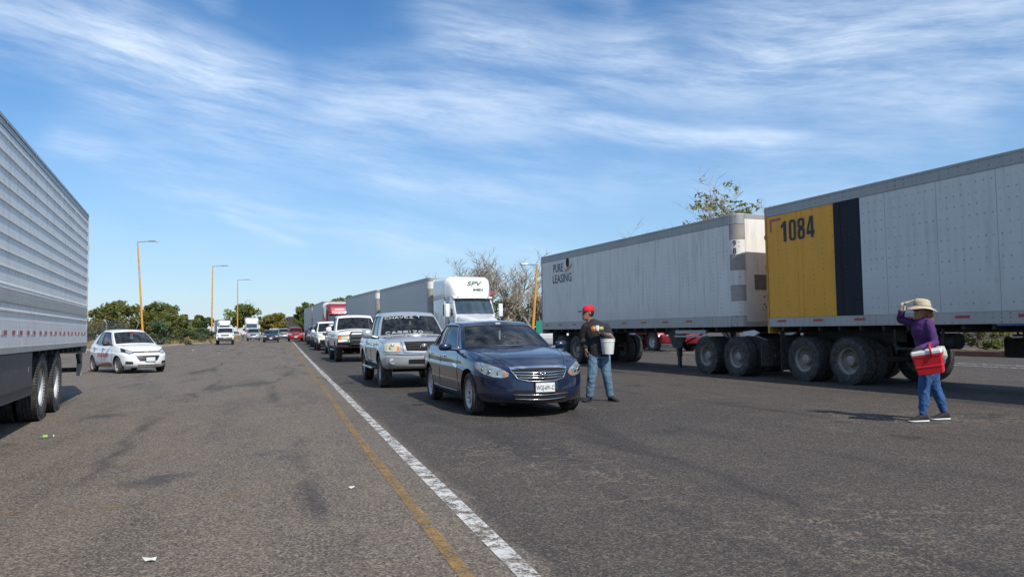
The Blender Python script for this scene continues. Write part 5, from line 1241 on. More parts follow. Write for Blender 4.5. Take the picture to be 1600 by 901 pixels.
# ---- tractors
def rr_ring(s_, hw, z0, z1, r, n=5):
    pts = []
    for cx, cz, a0 in ((hw-r, z1-r, 0), (-hw+r, z1-r, 90), (-hw+r, z0+r, 180), (hw-r, z0+r, 270)):
        for i in range(n+1): a = R_(a0+90*i/n); pts.append(Vector((-s_, cx+r*math.cos(a), cz+r*math.sin(a))))
    return pts
M['truckglass'] = mat('truck_windscreen', (.035, .06, .075), .06, 0, .35, 2.2, coat=1.0)
M['greydoor'] = paint('pale_grey_paint', (.55, .56, .56), 0, .4, .2)
def sloft(st, sub=4):
    fs = [pchip([(i, s_[j]) for i, s_ in enumerate(st)]) for j in range(5)]; out = []
    for i in range((len(st)-1)*sub+1): q = i/sub; out.append(rr_ring(*[f(q) for f in fs]))
    return out
def tractor(label, front, ang, pm, H=3.97, name='semi_tractor', extra=True):
    a = R_(ang); t = thing(name, label, 'truck', (front[0], front[1], gz(front[1])), math.atan2(-math.cos(a), math.sin(a)))
    def B(nm, mb, m, sm=45): return mb.build(nm, m, t, smooth=sm)
    hood = MB(); hood.loft(sloft([(.32, .52, 1.02, 1.62, .15), (.42, .62, .92, 1.74, .22), (.9, .74, .9, 1.86, .24), (1.5, .86, .9, 1.98, .24), (2.12, 1.0, .9, 2.10, .22)])); B('hood', hood, pm)
    for sg in (-1, 1):
        f = MB(); ring = []
        for i in range(13):
            th = R_(200-195*i/12); cx, cz = -1.25+.72*math.cos(th), .55+.72*math.sin(th)*(1.05)
            ring.append([Vector((cx, sg*y, cz+dz_)) for y, dz_ in ((.72, .04), (.95, .02), (1.15, -.02), (1.24, -.09), (1.22, -.13), (.72, -.08))])
        f.loft(ring); B('fender', f, pm)
        hl = MB(); hl.rbox(-.60, -.42, sg*.70-.14, sg*.70+.22*(1 if sg > 0 else 1), 1.02, 1.26, .05); B('headlight', hl, M['lamp'])
        wl = empty('wheel', t, (-1.25, sg*1.10, .516), (0, 0, 0 if sg > 0 else math.pi)); inst('tyre', TW['white'][0], wl); inst('rim', TW['white'][1], wl)
        tank = MB(); tank.tube([(-3.0, sg*1.0, .75), (-4.6, sg*1.0, .75)], .32, 18); B('fuel_tank', tank, M['galv'])
        mi = MB(); mi.rbox(-2.42, -2.28, sg*1.42-.11, sg*1.42+.11, 1.95, 2.62, .04); B('wing_mirror', mi, pm)
        ar = MB(); ar.tube([(-2.40, sg*1.0, 2.68), (-2.36, sg*1.42, 2.66)], .02, 6); ar.tube([(-2.40, sg*1.0, 1.98), (-2.36, sg*1.42, 2.0)], .02, 6); B('mirror_arm', ar, M['black'])
        win = MB(); win.add([(-2.50, sg*1.055, 2.05), (-3.28, sg*1.055, 2.02), (-3.28, sg*1.045, 2.72), (-2.86, sg*1.045, 2.75)], [(0, 1, 2, 3)]); win.build('side_window', M['truckglass'], t)
        gp = MB(); p_ = [(-2.48, sg*1.058, 1.02), (-2.46, sg*1.058, 1.98), (-3.34, sg*1.058, 1.98), (-3.34, sg*1.058, 1.02)]; gp.tube(p_, .008, 4, closed=True); B('door_gap', gp, M['under'])
        hd_ = MB(); hd_.rbox(-3.22, -3.18, sg*1.06-.02, sg*1.06+.02, 1.55, 1.78, .01); B('door_handle', hd_, M['black'])
        gr = MB(); gr.rbox(-3.58, -3.44, sg*1.255-.02, sg*1.255+.012, 2.05, 2.62, .02); B('sleeper_vent', gr, M['black'])
        fl = MB(); fl.rbox(-3.62, -3.40, sg*1.2-.03, sg*1.2+.045, 2.85, 3.12, .02); B('fairing_vent', fl, M['graypaint'])
    g = MB(); g.add(rr_ring(.30, .50, 1.08, 1.60, .13), [tuple(range(24))]); B('grille', g, M['black'])
    for i in range(6): b_ = MB(); z = 1.15+i*.075; b_.tube([(-.285, -.47, z), (-.275, 0, z), (-.285, .47, z)], .011, 5); B('grille_bar', b_, M['chrome'])
    fr = MB(); fr.tube([p+Vector((.0, 0, 0)) for p in rr_ring(.30, .515, 1.065, 1.615, .14)], .022, 6, closed=True); fr.tube([(-.28, 0, 1.08), (-.28, 0, 1.60)], .02, 6); B('grille_surround', fr, M['chrome'])
    bu = MB(); bu.loft([[Vector((-s_, y, z)) for s_, z in ((.12+.25*(abs(y)/1.22)**3, .42), (.02+.25*(abs(y)/1.22)**3, .52), (.02+.25*(abs(y)/1.22)**3, .82), (.14+.25*(abs(y)/1.22)**3, .90), (.5, .88), (.5, .45))] for y in [-1.22+2.44*i/12 for i in range(13)]]); B('front_bumper', bu, pm)
    cab = MB(); prof = [(2.05, .92), (2.02, 2.06), (2.30, 2.48), (2.58, 2.90), (2.72, 2.98), (3.5, 3.02), (3.5, .92)]
    rings = []
    for y, k_ in ((-1.05, .035), (-1.02, .0), (-.5, -.0), (0, 0), (.5, 0), (1.02, 0), (1.05, .035)):
        cx, cz = 2.8, 1.9; bow = .16*(abs(y)/1.05)**2.2
        rings.append([Vector((-(lerp(s_, cx, k_)+(bow if s_ < 2.75 else 0)), y, lerp(z, cz, k_))) for s_, z in prof])
    cab.loft(rings); B('cab', cab, pm)
    ws = MB(); g = []
    for i in range(13):
        y = -.98+1.96*i/12; bow = .16*(abs(y)/1.05)**2.2; g.append([(-(s_+bow)+.012, y*yk, z) for s_, z, yk in ((2.045, 2.10, 1.02), (2.30, 2.48, 1.0), (2.56, 2.87, .96))])
    ws.grid(g); B('windscreen', ws, M['truckglass'], True)
    vi = MB(); vi.loft([[Vector((-(s_+.16*(abs(y)/1.05)**2.2), y, z)) for s_, z in ((2.36, 2.90), (2.40, 2.97), (2.75, 3.03), (2.75, 2.96))] for y in [-1.03+2.06*i/10 for i in range(11)]]); B('sun_visor', vi, pm)
    sl = MB(); k_ = H-3.97; sl.loft(sloft([(2.62, .80, 2.80, 3.02, .08), (2.80, .95, 2.75, 3.36+k_*.5, .20), (3.05, 1.08, 2.70, 3.74+k_, .32), (3.30, 1.17, 2.65, 3.90+k_, .36), (3.50, 1.235, 2.6, 3.96+k_, .36), (5.35, 1.26, 2.6, 3.97+k_, .30)])); B('roof_fairing', sl, pm)
    sb = MB(); sb.loft([rr_ring(3.46, 1.22, .92, 2.95, .10), rr_ring(3.55, 1.25, .92, 2.97, .10), rr_ring(5.35, 1.25, .92, 2.97, .10)]); B('sleeper', sb, pm)
    for i in range(5): l_ = MB(); l_.rbox(-2.44, -2.38, -.8+.4*i-.05, -.8+.4*i+.05, 3.0, 3.04, .01); B('marker_lamp', l_, M['amber'])
    ch = MB()
    for sg in (-1, 1): ch.box(-8.0, -.5, sg*.42-.05, sg*.42+.05, .72, .95)
    ch.box(-8.0, -7.9, -.37, .37, .74, .93); B('chassis', ch, M['frame'])
    for x in (-6.2, -7.5): duals(t, x, 'steel', 2.5)
    return t
# white tractor with green lettering, two trailers behind it
A_ = 22.2; fwd = Vector((math.sin(R_(A_)), -math.cos(R_(A_)))); lft = Vector((math.cos(R_(A_)), math.sin(R_(A_))))
corner = Vector((-4.63, 41.3))                                             # near front corner of its first trailer
fr_ = corner+fwd*6.35+lft*1.3
tS = tractor('white tractor unit with green lettering on its tall roof fairing', fr_, A_, M['white'], 4.06)
fo = [o for o in tS.children if o.name.startswith('roof_fairing')][0]; bv = BVHTree.FromPolygons([v.co for v in fo.data.vertices], [p.vertices for p in fo.data.polygons])
for txt, sz, y, z, b_, sh in (('SPV', .36, .15, 3.66, .010, .35), ('IMEX', .19, .36, 3.34, .008, 0)):
    pa, pb = [bv.ray_cast(Vector((3, y, z+d)), Vector((-1, 0, 0)))[0] for d in (-.13, .13)]
    tilt = math.atan2(pb.x-pa.x, pb.z-pa.z); pc = (pa+pb)/2
    me = text_mesh(txt, sz, M['greenink'], b_, 1.3, sh)
    me.transform(Matrix.Translation((pc.x+.035, y, z)) @ Matrix.Rotation(tilt, 4, 'Y') @ Matrix.Rotation(math.pi/2, 4, 'Z')); inst('lettering', me, tS)
mb = MB(); mb.rbox(-2.70, -2.55, .98, 1.12, 3.05, 3.22, .03); mb.build('beacon_lamp', M['redlens'], tS)
nose_tan = (0, 1, 2, 3, 4, 5)
plain = lambda x, wd: [(x, x+wd, M['farbox'])]
van_trailer('grey trailer coupled right behind the white tractor unit', 12.2, corner-fwd*12.0, A_, -1.3, plain, axles=(1.4, 2.7), gear=3, reflect=False, H=4.12)
van_trailer('grey rear trailer of the white truck, beyond its first trailer', 12.2, corner-fwd*25.6, A_, -1.3, plain, axles=(1.4, 2.7), gear=3, reflect=False, H=4.12)
# maroon tractor, two trailers
A_ = 19.5; fwd = Vector((math.sin(R_(A_)), -math.cos(R_(A_)))); lft = Vector((math.cos(R_(A_)), math.sin(R_(A_))))
corner = Vector((-19.6, 78.0)); tM = tractor('maroon tractor unit behind the white truck', corner+fwd*6.35+lft*1.3, A_, M['maroon'], 4.0)
mb = MB(); mb.rbox(-2.86, -2.78, -.45, .45, 3.34, 3.46, .02); mb.build('name_board', M['plate'], tM)
van_trailer('grey trailer coupled behind the maroon tractor unit', 12.2, corner-fwd*12.0, A_, -1.3, plain, axles=(1.4, 2.7), gear=3, reflect=False)
van_trailer('grey rear trailer of the maroon truck, far end of the row', 12.2, corner-fwd*25.6, A_, -1.3, plain, axles=(1.4, 2.7), gear=3, reflect=False)
nose_tan = ()
# trucks far off on the left
for i, (lb, x, y, an, pm, H_) in enumerate([
    ('white tractor unit of the far truck behind the red car', -49.0, 142, 19, M['white'], 4.0),
    ('white tractor unit in the far row, second truck from the right', -60, 158, 24, M['white'], 3.9),
    ('blue tractor unit in the far row between white ones', -62.5, 150, 27, M['bluepaint'], 3.3),
    ('white tractor unit left of the blue one in the far row', -71, 162, 30, M['white'], 3.8),
    ('white tractor unit second from the left in the far row', -84, 175, 34, M['white2'], 3.8),
    ('white tractor unit at the left end of the far row', -96, 190, 37, M['white'], 3.8)]):
    tractor(lb, (x, y), an, pm, H_)
    fw = Vector((math.sin(R_(an)), -math.cos(R_(an)))); lf = Vector((math.cos(R_(an)), math.sin(R_(an)))); o = Vector((x, y))-fw*(6.2+13.0)-lf*1.3
    van_trailer('grey trailer behind the '+lb.replace('tractor unit', 'tractor'), 13.0, o, an, -1.3, plain, axles=(1.4, 2.7), gear=3, reflect=False, nose=False, H=4.1)
mb = None
# far trailer tail near the maroon truck's end
van_trailer('dark trailer tail left of the maroon truck, far off', 12.0, (-42.9, 143), 19, -1.3, lambda x, wd: [(x, x+wd, M['graypaint'])], axles=(1.4, 2.7), gear=3, reflect=False, nose=False, H=3.9)
# trucks seen under and past the right-hand trailers
a_ = 21.5; fw = Vector((math.sin(R_(a_)), -math.cos(R_(a_)))); lf = Vector((math.cos(R_(a_)), math.sin(R_(a_))))
tractor('dark red tractor unit seen beneath the long white trailer', (8.9, 39.0), a_, M['maroon'], 3.6)
van_trailer('white trailer with red and white tape seen beneath the yellow-ended trailer', 12.0, (27.0, 41.0), a_, -1.3, lambda x, wd: [(x, x+wd, M['panel'])], axles=(1.4, 2.7), gear=3, reflect=True, nose=False, H=4.0, zb=1.1)

# ------------------------------------------------------------------ poles, fence, verge things
def lamp_pole(label, x, y, H, lean=(0, 0), arm=1.6, armdir=(1, 0), r=.13, lamps=True, z0=None):
    t = thing('street_lamp', label, 'street lamp', (x, y, (gz(y)+.12) if z0 is None else z0))
    mb = MB(); n = 8; mb.tube([(lean[0]*i/n, lean[1]*i/n, H*i/n) for i in range(n+1)], [r*(1-.45*i/n) for i in range(n+1)], 12); mb.build('pole', M['yellowpole'], t, smooth=40)
    bs = MB(); bs.rbox(-.22, .22, -.22, .22, -.05, .06, .02); bs.build('base_plate', M['concrete'], t)
    ar = MB(); tx, ty = lean; ar.tube([(tx, ty, H-.06), (tx+armdir[0]*arm*.55, ty+armdir[1]*arm*.55, H)], .035, 8); ar.build('arm', M['galv'], t, smooth=40)
    hd = MB(); hx, hy = tx+armdir[0]*arm*.55, ty+armdir[1]*arm*.55; ang = math.atan2(armdir[1], armdir[0])
    Mx = Matrix.Translation((hx, hy, H)) @ Matrix.Rotation(ang, 4, 'Z')
    hd.loft([[Mx @ Vector((s_, w_*c_, z_)) for c_, z_ in ((-1, -.02), (-.8, .05), (.8, .05), (1, -.02), (.8, -.05), (-.8, -.05))] for s_, w_ in ((0, .05), (.15, .13), (arm*.42, .15), (arm*.5, .08))]); hd.build('lamp_head', M['galv'], t, smooth=40)
    return t
lamp_pole('yellow street lamp rising behind the small white sedan', -36.9, 75.6, 10.4, (-.7, 0), 2.0, r=.115)
lamp_pole('yellow street lamp left of the old white pickup', -41.4, 104.0, 10.3, (.1, 0), 2.2, r=.115)
lamp_pole('yellow street lamp beside the far red car', -47.3, 130.0, 10.2, (0, 0), 2.2, r=.115)
lamp_pole('short leaning yellow lamp post beside the bare tree', 1.0, 41.5, 4.85, (.42, 0), .9, (-1, .1), .10, z0=gz(41.5))

# chain-link fence along the verge
FX = [(-48, 52.5), (-44.8, 54.2), (-41.8, 56.2), (-39.4, 59), (-38.2, 62.5), (-37.6, 66), (-37.3, 69.6), (-37.0, 73)]
ft = thing('chain_link_fence', 'grey chain-link fence with leaning posts behind the small white sedan', 'fence', (FX[0][0], FX[0][1], 0))
o0 = Vector((FX[0][0], FX[0][1], 0))
def fz(y): return gz(y)+.2
for i, (x, y) in enumerate(FX):
    mb = MB(); ln = random.uniform(-.12, .12) if i != 7 else .9
    mb.tube([Vector((x, y, fz(y)-.1))-o0, Vector((x+ln, y, fz(y)+2.1))-o0, Vector((x+ln-.28, y, fz(y)+2.45))-o0], .04, 7); mb.build('post', M['galv'], ft, smooth=40)
    if i:
        p, q = Vector((*FX[i-1], 0)), Vector((x, y, 0)); rl_ = MB(); rl_.tube([p+Vector((0, 0, fz(p.y)+2.05))-o0, q+Vector((0, 0, fz(q.y)+2.05))-o0], .025, 6); rl_.build('rail', M['galv'], ft)
mb = MB()
for i in range(len(FX)-1):
    p, q = Vector((*FX[i], 0)), Vector((*FX[i+1], 0)); L = (q-p).length; n = int(L/.11); h = 2.0
    d = (q-p)/L; b0, b1 = fz(p.y)+.03, fz(q.y)+.03
    for j in range(-18, n):
        for sg in (1, -1):
            u0, u1 = j*.11, j*.11+h; v0, v1 = 0, h
            if u0 < 0: v0 += -u0; u0 = 0
            if u1 > L: v1 -= u1-L; u1 = L
            if u1 <= u0: continue
            if sg < 0: v0, v1 = h-v0, h-v1
            A0, A1 = p+d*u0-o0, p+d*u1-o0; A0.z, A1.z = lerp(b0, b1, u0/L)+v0, lerp(b0, b1, u1/L)+v1
            w_ = Vector((0, 0, .006)); mb.add([A0-w_, A0+w_, A1+w_, A1-w_], [(0, 1, 2, 3)])
    for z_ in (2.2, 2.32, 2.44): mb.tube([p+Vector((-.1, 0, fz(p.y)+z_))-o0, q+Vector((-.1, 0, fz(q.y)+z_))-o0], .006, 3)
wm_ = mb.build('wire_mesh', M['galv'], ft, fixn=False); wm_['kind'] = 'stuff'

# ------------------------------------------------------------------ plants
def leafmat(name, c1, c2, trans=.5):
    m, q, b = newmat(name); t = m.node_tree; geo = q.n('ShaderNodeNewGeometry'); n = q.noise(geo.outputs['Position'], .9, 3, .6)
    f = q.m('ADD', q.mul(geo.outputs['Random Per Island'], .6), q.mul(q.sub(n, .3), .9), clamp=True)
    c = q.mix(f, c1, c2); q.link(c, b.inputs['Base Color']); b.inputs['Roughness'].default_value = .6; b.inputs['Specular IOR Level'].default_value = .3
    tl = q.n('ShaderNodeBsdfTranslucent'); q.link(c, tl.inputs[0]); ms = q.n('ShaderNodeMixShader'); ms.inputs[0].default_value = trans
    q.link(b.outputs[0], ms.inputs[1]); q.link(tl.outputs[0], ms.inputs[2]); q.link(ms.outputs[0], t.nodes['Material Output'].inputs[0]); return m
M['leafgreen'] = leafmat('leaf_green', (.13, .155, .040), (.28, .29, .09))
M['leafolive'] = leafmat('leaf_olive', (.20, .18, .04), (.42, .33, .10))
M['leafbright'] = leafmat('leaf_bright', (.13, .18, .03), (.27, .30, .07))
M['leafdark'] = leafmat('leaf_dark', (.08, .11, .035), (.18, .21, .07))
M['leafdry'] = leafmat('leaf_dry', (.24, .16, .085), (.38, .27, .15))
M['leafhedge'] = leafmat('leaf_hedge', (.08, .115, .045), (.18, .21, .09))
M['redflower'] = leafmat('red_flowers', (.45, .02, .03), (.65, .05, .04))
M['bark'] = mat('bark', (.115, .085, .062), .9, 0, .3, 6, .6, 18)
M['palebark'] = mat('pale_bark', (.33, .28, .225), .9, 0, .3, 5, .5, 16)
M['drygrass'] = leafmat('dry_grass', (.24, .18, .08), (.40, .31, .15), .2)
def leaf_cloud(centers, radii, per, size, seed, flat=.8, asp=1.7):
    rng = np.random.default_rng(seed); n = len(centers)*per
    C = np.repeat(np.array(centers, float), per, 0); Rr = np.repeat(np.array(radii, float), per)
    d = rng.normal(size=(n, 3)); d /= np.linalg.norm(d, axis=1)[:, None]; r = rng.random(n)**.45
    P = C+d*(r*Rr)[:, None]*np.array([1, 1, flat])
    u = rng.normal(size=(n, 3)); u[:, 2] *= .6; u /= np.linalg.norm(u, axis=1)[:, None]; w = np.cross(u, rng.normal(size=(n, 3))); w /= np.linalg.norm(w, axis=1)[:, None]
    sz = size*(.6+.8*rng.random(n))[:, None]; a, b = u*sz*asp*.5, w*sz*.5
    V = np.stack([P-a, P+b*.9, P+a, P-b*.9], 1).reshape(-1, 3); F = np.arange(n*4).reshape(-1, 4); return V, F
def tree(label, x, y, h, spread, lm, seed, clumps=60, per=90, size=.22, trunk=.16, z0=None, base=.25, name='tree', cat='tree', shape='round', m2=None):
    rng = random.Random(seed); z = gz(y)+.1 if z0 is None else z0; t = thing(name, label, cat, (x, y, z))
    tb = MB(); cs, rs = [], []
    def limb(p, d, L, r, lev):
        pts = [p]; rad = [r]; q = Vector(p); dd = Vector(d)
        for i in range(4):
            dd = (dd+Vector((rng.uniform(-.25, .25), rng.uniform(-.25, .25), rng.uniform(-.05, .18)))).normalized(); q = q+dd*L/4; pts.append(q.copy()); rad.append(r*(1-.16*(i+1)))
        tb.tube(pts, rad, 6, caps=False)
        if lev < 2:
            for i in range(rng.randint(3, 4)):
                e = pts[rng.randint(2, 4)]; nd = Vector((rng.uniform(-1, 1), rng.uniform(-1, 1), rng.uniform(.15, .8))).normalized(); limb(e, nd, L*.62, r*.5, lev+1)
    hb = h*base; tp = [Vector((0, 0, -.2)), Vector((rng.uniform(-.1, .1), 0, hb*.5)), Vector((rng.uniform(-.2, .2), rng.uniform(-.2, .2), hb))]
    tb.tube(tp, [trunk*1.25, trunk, trunk*.85], 8, caps=False)
    for i in range(5):
        a = 2*math.pi*i/5+rng.random(); limb(tp[-1], Vector((math.cos(a)*.8, math.sin(a)*.8, .9)).normalized(), h*.42, trunk*.55, 0)
    tb.build('trunk', M['bark'], t, smooth=True, fixn=False)
    for i in range(clumps):
        a = rng.random()*2*math.pi; u = rng.random()**.5; v = rng.random()
        prof = (math.sin(math.pi*(.12+.80*v))**.7)
        rr = spread*u*prof*rng.uniform(.75, 1.12); zz = hb*.8+(h-hb*.8)*v*rng.uniform(.85, 1.02)
        cs.append((rr*math.cos(a), rr*math.sin(a), zz)); rs.append(spread*rng.uniform(.12, .27))
    V, F = leaf_cloud(cs, rs, per, size, seed); inst('crown', mesh_np('crown', V, F, lm), t)
    if m2 is not None:
        V, F = leaf_cloud(cs[::4], [r*1.15 for r in rs[::4]], per//2, size, seed+1); inst('crown_tint', mesh_np('crown_tint', V, F, m2), t)['kind'] = 'stuff'
    return t
def bare_tree(label, x, y, h, spread, seed, trunk=.24, z0=None, m=None, leaves=None, up=.55, stems=3, name='bare_tree', kids=4, rmin=.010):
    rng = random.Random(seed); z = gz(y) if z0 is None else z0; t = thing(name, label, 'tree', (x, y, z)); tb = MB(); tips = []; tw = MB()
    def limb(p, d, L, r, lev):
        pts = [p]; rad = [r]; q = Vector(p); dd = Vector(d); n = 5 if lev < 3 else 3
        for i in range(n):
            dd = (dd+Vector((rng.uniform(-.2, .2), rng.uniform(-.2, .2), rng.uniform(-.06, .16)))).normalized(); q = q+dd*L/n; pts.append(q.copy()); rad.append(r*(1-.55*(i+1)/n))
        (tb if lev < 3 else tw).tube(pts, rad, 6 if lev < 2 else 4 if lev < 4 else 3, caps=False)
        if lev >= 4: tips.append(q.copy())
        if lev < 5:
            for i in range(kids if lev < 2 else 4 if lev < 4 else 3):
                k_ = rng.randint(1 if lev else 2, n); e = pts[k_]; a = rng.random()*6.28; sd_ = Vector((math.cos(a), math.sin(a), rng.uniform(-.1, .55)))
                limb(e, (dd*.65+sd_*.75).normalized(), L*rng.uniform(.52, .74), max(rad[k_]*.66, rmin), lev+1)
    for s_ in range(stems):
        a = 2*math.pi*s_/stems+rng.random()*.8; limb(Vector((.12*math.cos(a), .12*math.sin(a), -.2)), Vector((math.cos(a)*up, math.sin(a)*up, 1)).normalized(), h*.40, trunk, 0)
    k_ = h/max(v_[2] for v_ in tw.v)
    for q_ in (tb, tw): q_.v = [(v_[0]*k_, v_[1]*k_, v_[2]*k_) for v_ in q_.v]
    tips = [p*k_ for p in tips]
    tb.build('trunk', m or M['palebark'], t, smooth=True, fixn=False); o = tw.build('twigs', m or M['palebark'], t, fixn=False); o['kind'] = 'stuff'
    if leaves:
        zt = max(p.z for p in tips); tgt = Vector((leaves[2][0], leaves[2][1], zt-1.0)); sel = sorted([p for p in tips if p.z > zt-3.2], key=lambda p: (p-tgt).length+rng.uniform(0, leaves[3]))[:90]
        V, F = leaf_cloud([tuple(p) for p in sel], [.28]*len(sel), leaves[4], .14, seed); inst('crown', mesh_np('crown', V, F, leaves[0]), t)
    return t
bare_tree('wide bare tree with pale branches behind the navy sedan', -1.9, 53.0, 6.9, 3, 21, .30, up=.8, stems=4, kids=4, rmin=.012)
bare_tree('bare tree with a few green leaf clumps above the long trailer', 13.5, 44.5, 10.3, 3, 5, .30, up=.9, stems=4, kids=5, leaves=(M['leafgreen'], .5, (-.6, 0, 8.6), 5.0, 9))
bare_tree('thin bare shrub tree leaning out behind the lamp post', 2.2, 49.0, 5.2, 2, 9, .12, up=.6, stems=3)
# greenery on the left behind the fence
tree('olive tree with yellowing leaves left of the first street lamp', -50.2, 74, 3.7, 2.6, M['leafolive'], 1, 70, 80, .20, m2=M['leafgreen'])
tree('dry brownish tree top behind the fence', -48.2, 81, 4.4, 2.6, M['leafolive'], 2, 60, 70, .20, m2=M['leafdry'])
tree('broad green tree right behind the first street lamp', -42.8, 82, 4.4, 3.0, M['leafgreen'], 3, 90, 90, .20, m2=M['leafolive'])
tree('dark green tree right of the first street lamp', -39.9, 85, 4.5, 2.6, M['leafgreen'], 4, 80, 90, .20, m2=M['leafgreen'])
tree('low green tree at the right end of the left thicket', -41.2, 93, 3.5, 2.2, M['leafgreen'], 5, 70, 80, .20)
tree('yellow-green bush filling the left end of the thicket', -55.5, 77, 3.4, 2.6, M['leafolive'], 6, 60, 80, .2)
tree('yellow-green bush touching the refrigerated trailer edge', -60.5, 80, 3.1, 2.6, M['leafolive'], 16, 60, 80, .2)
tree('olive bush-like tree between the fence and the broad green tree', -45.6, 79, 3.9, 2.6, M['leafolive'], 17, 60, 80, .2, m2=M['leafgreen'])
tree('green tree closing the gap right of the broad tree', -37.6, 82, 3.2, 2.0, M['leafgreen'], 18, 50, 80, .18)
tree('small dark tree standing between the second and first lamps', -50.0, 122, 3.9, 2.2, M['leafdark'], 7, 60, 70, .24)
def bush(label, x, y, h, spread, lm, seed, clumps=26, per=80, size=.13, z0=None, m2=None): return tree(label, x, y, h, spread, lm, seed, clumps, per, size, .05, z0, .1, 'bush', 'bush', m2=m2)
M['leafblue'] = leafmat('leaf_bluegreen', (.09, .135, .075), (.19, .25, .13))
bush('pale feathery bush at the corner of the fence', -35.2, 75.5, 2.3, 1.5, M['leafblue'], 31)
bush('low broad-leaved bush by the kerb beside the thicket', -34.6, 80.0, 1.5, 1.6, M['leafhedge'], 32)
bush('grey-green bush farther along the kerb', -36.2, 88, 1.7, 1.6, M['leafblue'], 33)
bush('olive bush beneath the second street lamp', -38.4, 95, 1.5, 1.5, M['leafhedge'], 34)
bush('dense bush inside the fence, left of the first lamp', -43, 70, 2.2, 2.2, M['leafolive'], 35)
bush('bush inside the fence next to the trailer edge', -50.5, 66, 2.0, 2.4, M['leafolive'], 36)
bush('bush behind the fence at the far left', -58, 62, 2.0, 2.4, M['leafolive'], 37)
# middle distance
tree('bright green tree with flat crown beside the third street lamp', -58.6, 165, 7.2, 4.2, M['leafbright'], 8, 60, 60, .34, .22, base=.45)
tree('rounded olive tree right of the flat-crowned bright tree', -47.4, 152, 4.6, 3.2, M['leafolive'], 9, 80, 80, .32, m2=M['leafgreen'])
tree('green tree behind the far white truck', -52.0, 165, 4.8, 3.4, M['leafgreen'], 10, 70, 70, .32)
tree('green tree above the maroon truck trailers', -31.2, 116, 5.4, 2.4, M['leafbright'], 11, 70, 70, .26, m2=M['leafgreen'])
tree('dark green tree behind the white truck trailers', -19.2, 85, 5.1, 1.7, M['leafgreen'], 12, 70, 80, .22)
tree('dark leafy tree behind the wide bare tree', -.6, 57, 3.4, 2.4, M['leafdark'], 13, 50, 70, .17, m2=M['leafolive'])
tree('leafy green shrub right of the leaning lamp post', 2.2, 53, 3.2, 2.4, M['leafdark'], 14, 50, 80, .17)
tree('leafy olive shrub left of the wide bare tree', -3.4, 59, 3.2, 2.2, M['leafolive'], 15, 50, 80, .17, m2=M['leafgreen'])
for i in range(9):                                                        # tree belt behind the right-hand trailers
    bx_, by_ = 6+i*7.5, 58+((i*37) % 11)-i*1.2; kinds = ('leafgreen', 'leafdark', 'leafhedge')
    tree(['green', 'dark green', 'grey-green'][i % 3]+' tree number %d along the belt behind the right-hand trailers' % (i+1) if 0 else
         ['tall', 'broad', 'low'][i % 3]+' '+['green', 'dark green', 'grey-green'][(i//3) % 3]+' tree in the belt seen beneath and beyond the right-hand trailers', bx_, by_, 3.4+(i*13 % 5)*.12, 3.6, M[kinds[(i//3) % 3]], 40+i, 40, 60, .26)
# planter with red flowers, seen past the trailer at the right edge
pt = thing('planter', 'low kerbed planter at the right edge under the trailer', 'planter', (19.6, 28.0, 0), R_(-68.5))
mb = MB(); mb.rbox(-6, 6, -1.1, 1.1, 0, .22, .03); mb.build('planter_kerb', mat('planter_red_brown', (.20, .09, .06), .8, 0, .2, 3, dirt=.3), pt); mb = MB(); mb.box(-5.85, 5.85, -.95, .95, .2, .235); mb.build('planter_soil', M['soil'], pt)
bush('bush with red flowers in the planter at the right edge', 19.7, 27.4, 1.6, 1.1, M['leafgreen'], 51, 24, 70, .10, z0=.22, m2=M['redflower'])
bush('green bush beside the red-flowered one in the planter', 18.6, 29.9, 1.2, .9, M['leafgreen'], 52, 20, 70, .10, z0=.22)
# dry grass on the verge
def tuft_field(name, label, pts, h, m, seed, blades=9):
    rng = np.random.default_rng(seed); n = len(pts)*blades; P = np.repeat(np.array(pts, float), blades, 0)+np.c_[rng.normal(0, .12, (n, 2)), np.zeros(n)]
    a = rng.random(n)*6.28; hh = h*(.4+.9*rng.random(n)); lean = rng.normal(0, .35, (n, 2))*hh[:, None]; w_ = np.c_[np.cos(a), np.sin(a), np.zeros(n)]*.022
    top = P+np.c_[lean, hh]; V = np.stack([P-w_, P+w_, top], 1).reshape(-1, 3); F = np.arange(n*3).reshape(-1, 3)
    o = inst(name, mesh_np(name, V, F, m)); tag(o, label, 'grass', kind='stuff')
pts = []
rg = random.Random(3)
for i in range(2600):
    y = rg.uniform(46, 130); x = kerbx(y)-abs(rg.gauss(.3, 4.5))-.25; pts.append((x, y, gz(y)+.17))
tuft_field('verge_grass', 'dry tufts of grass along the left verge', pts, .38, M['drygrass'], 4)
pts = []
for i in range(1500): y = rg.uniform(100, 160); x = kerbx(y)-abs(rg.gauss(0, 7))-.2; pts.append((x, y, gz(y)+.15))
tuft_field('far_verge_grass', 'tall straw-coloured grass by the far kerb under the second lamp', pts, .9, M['drygrass'], 5)

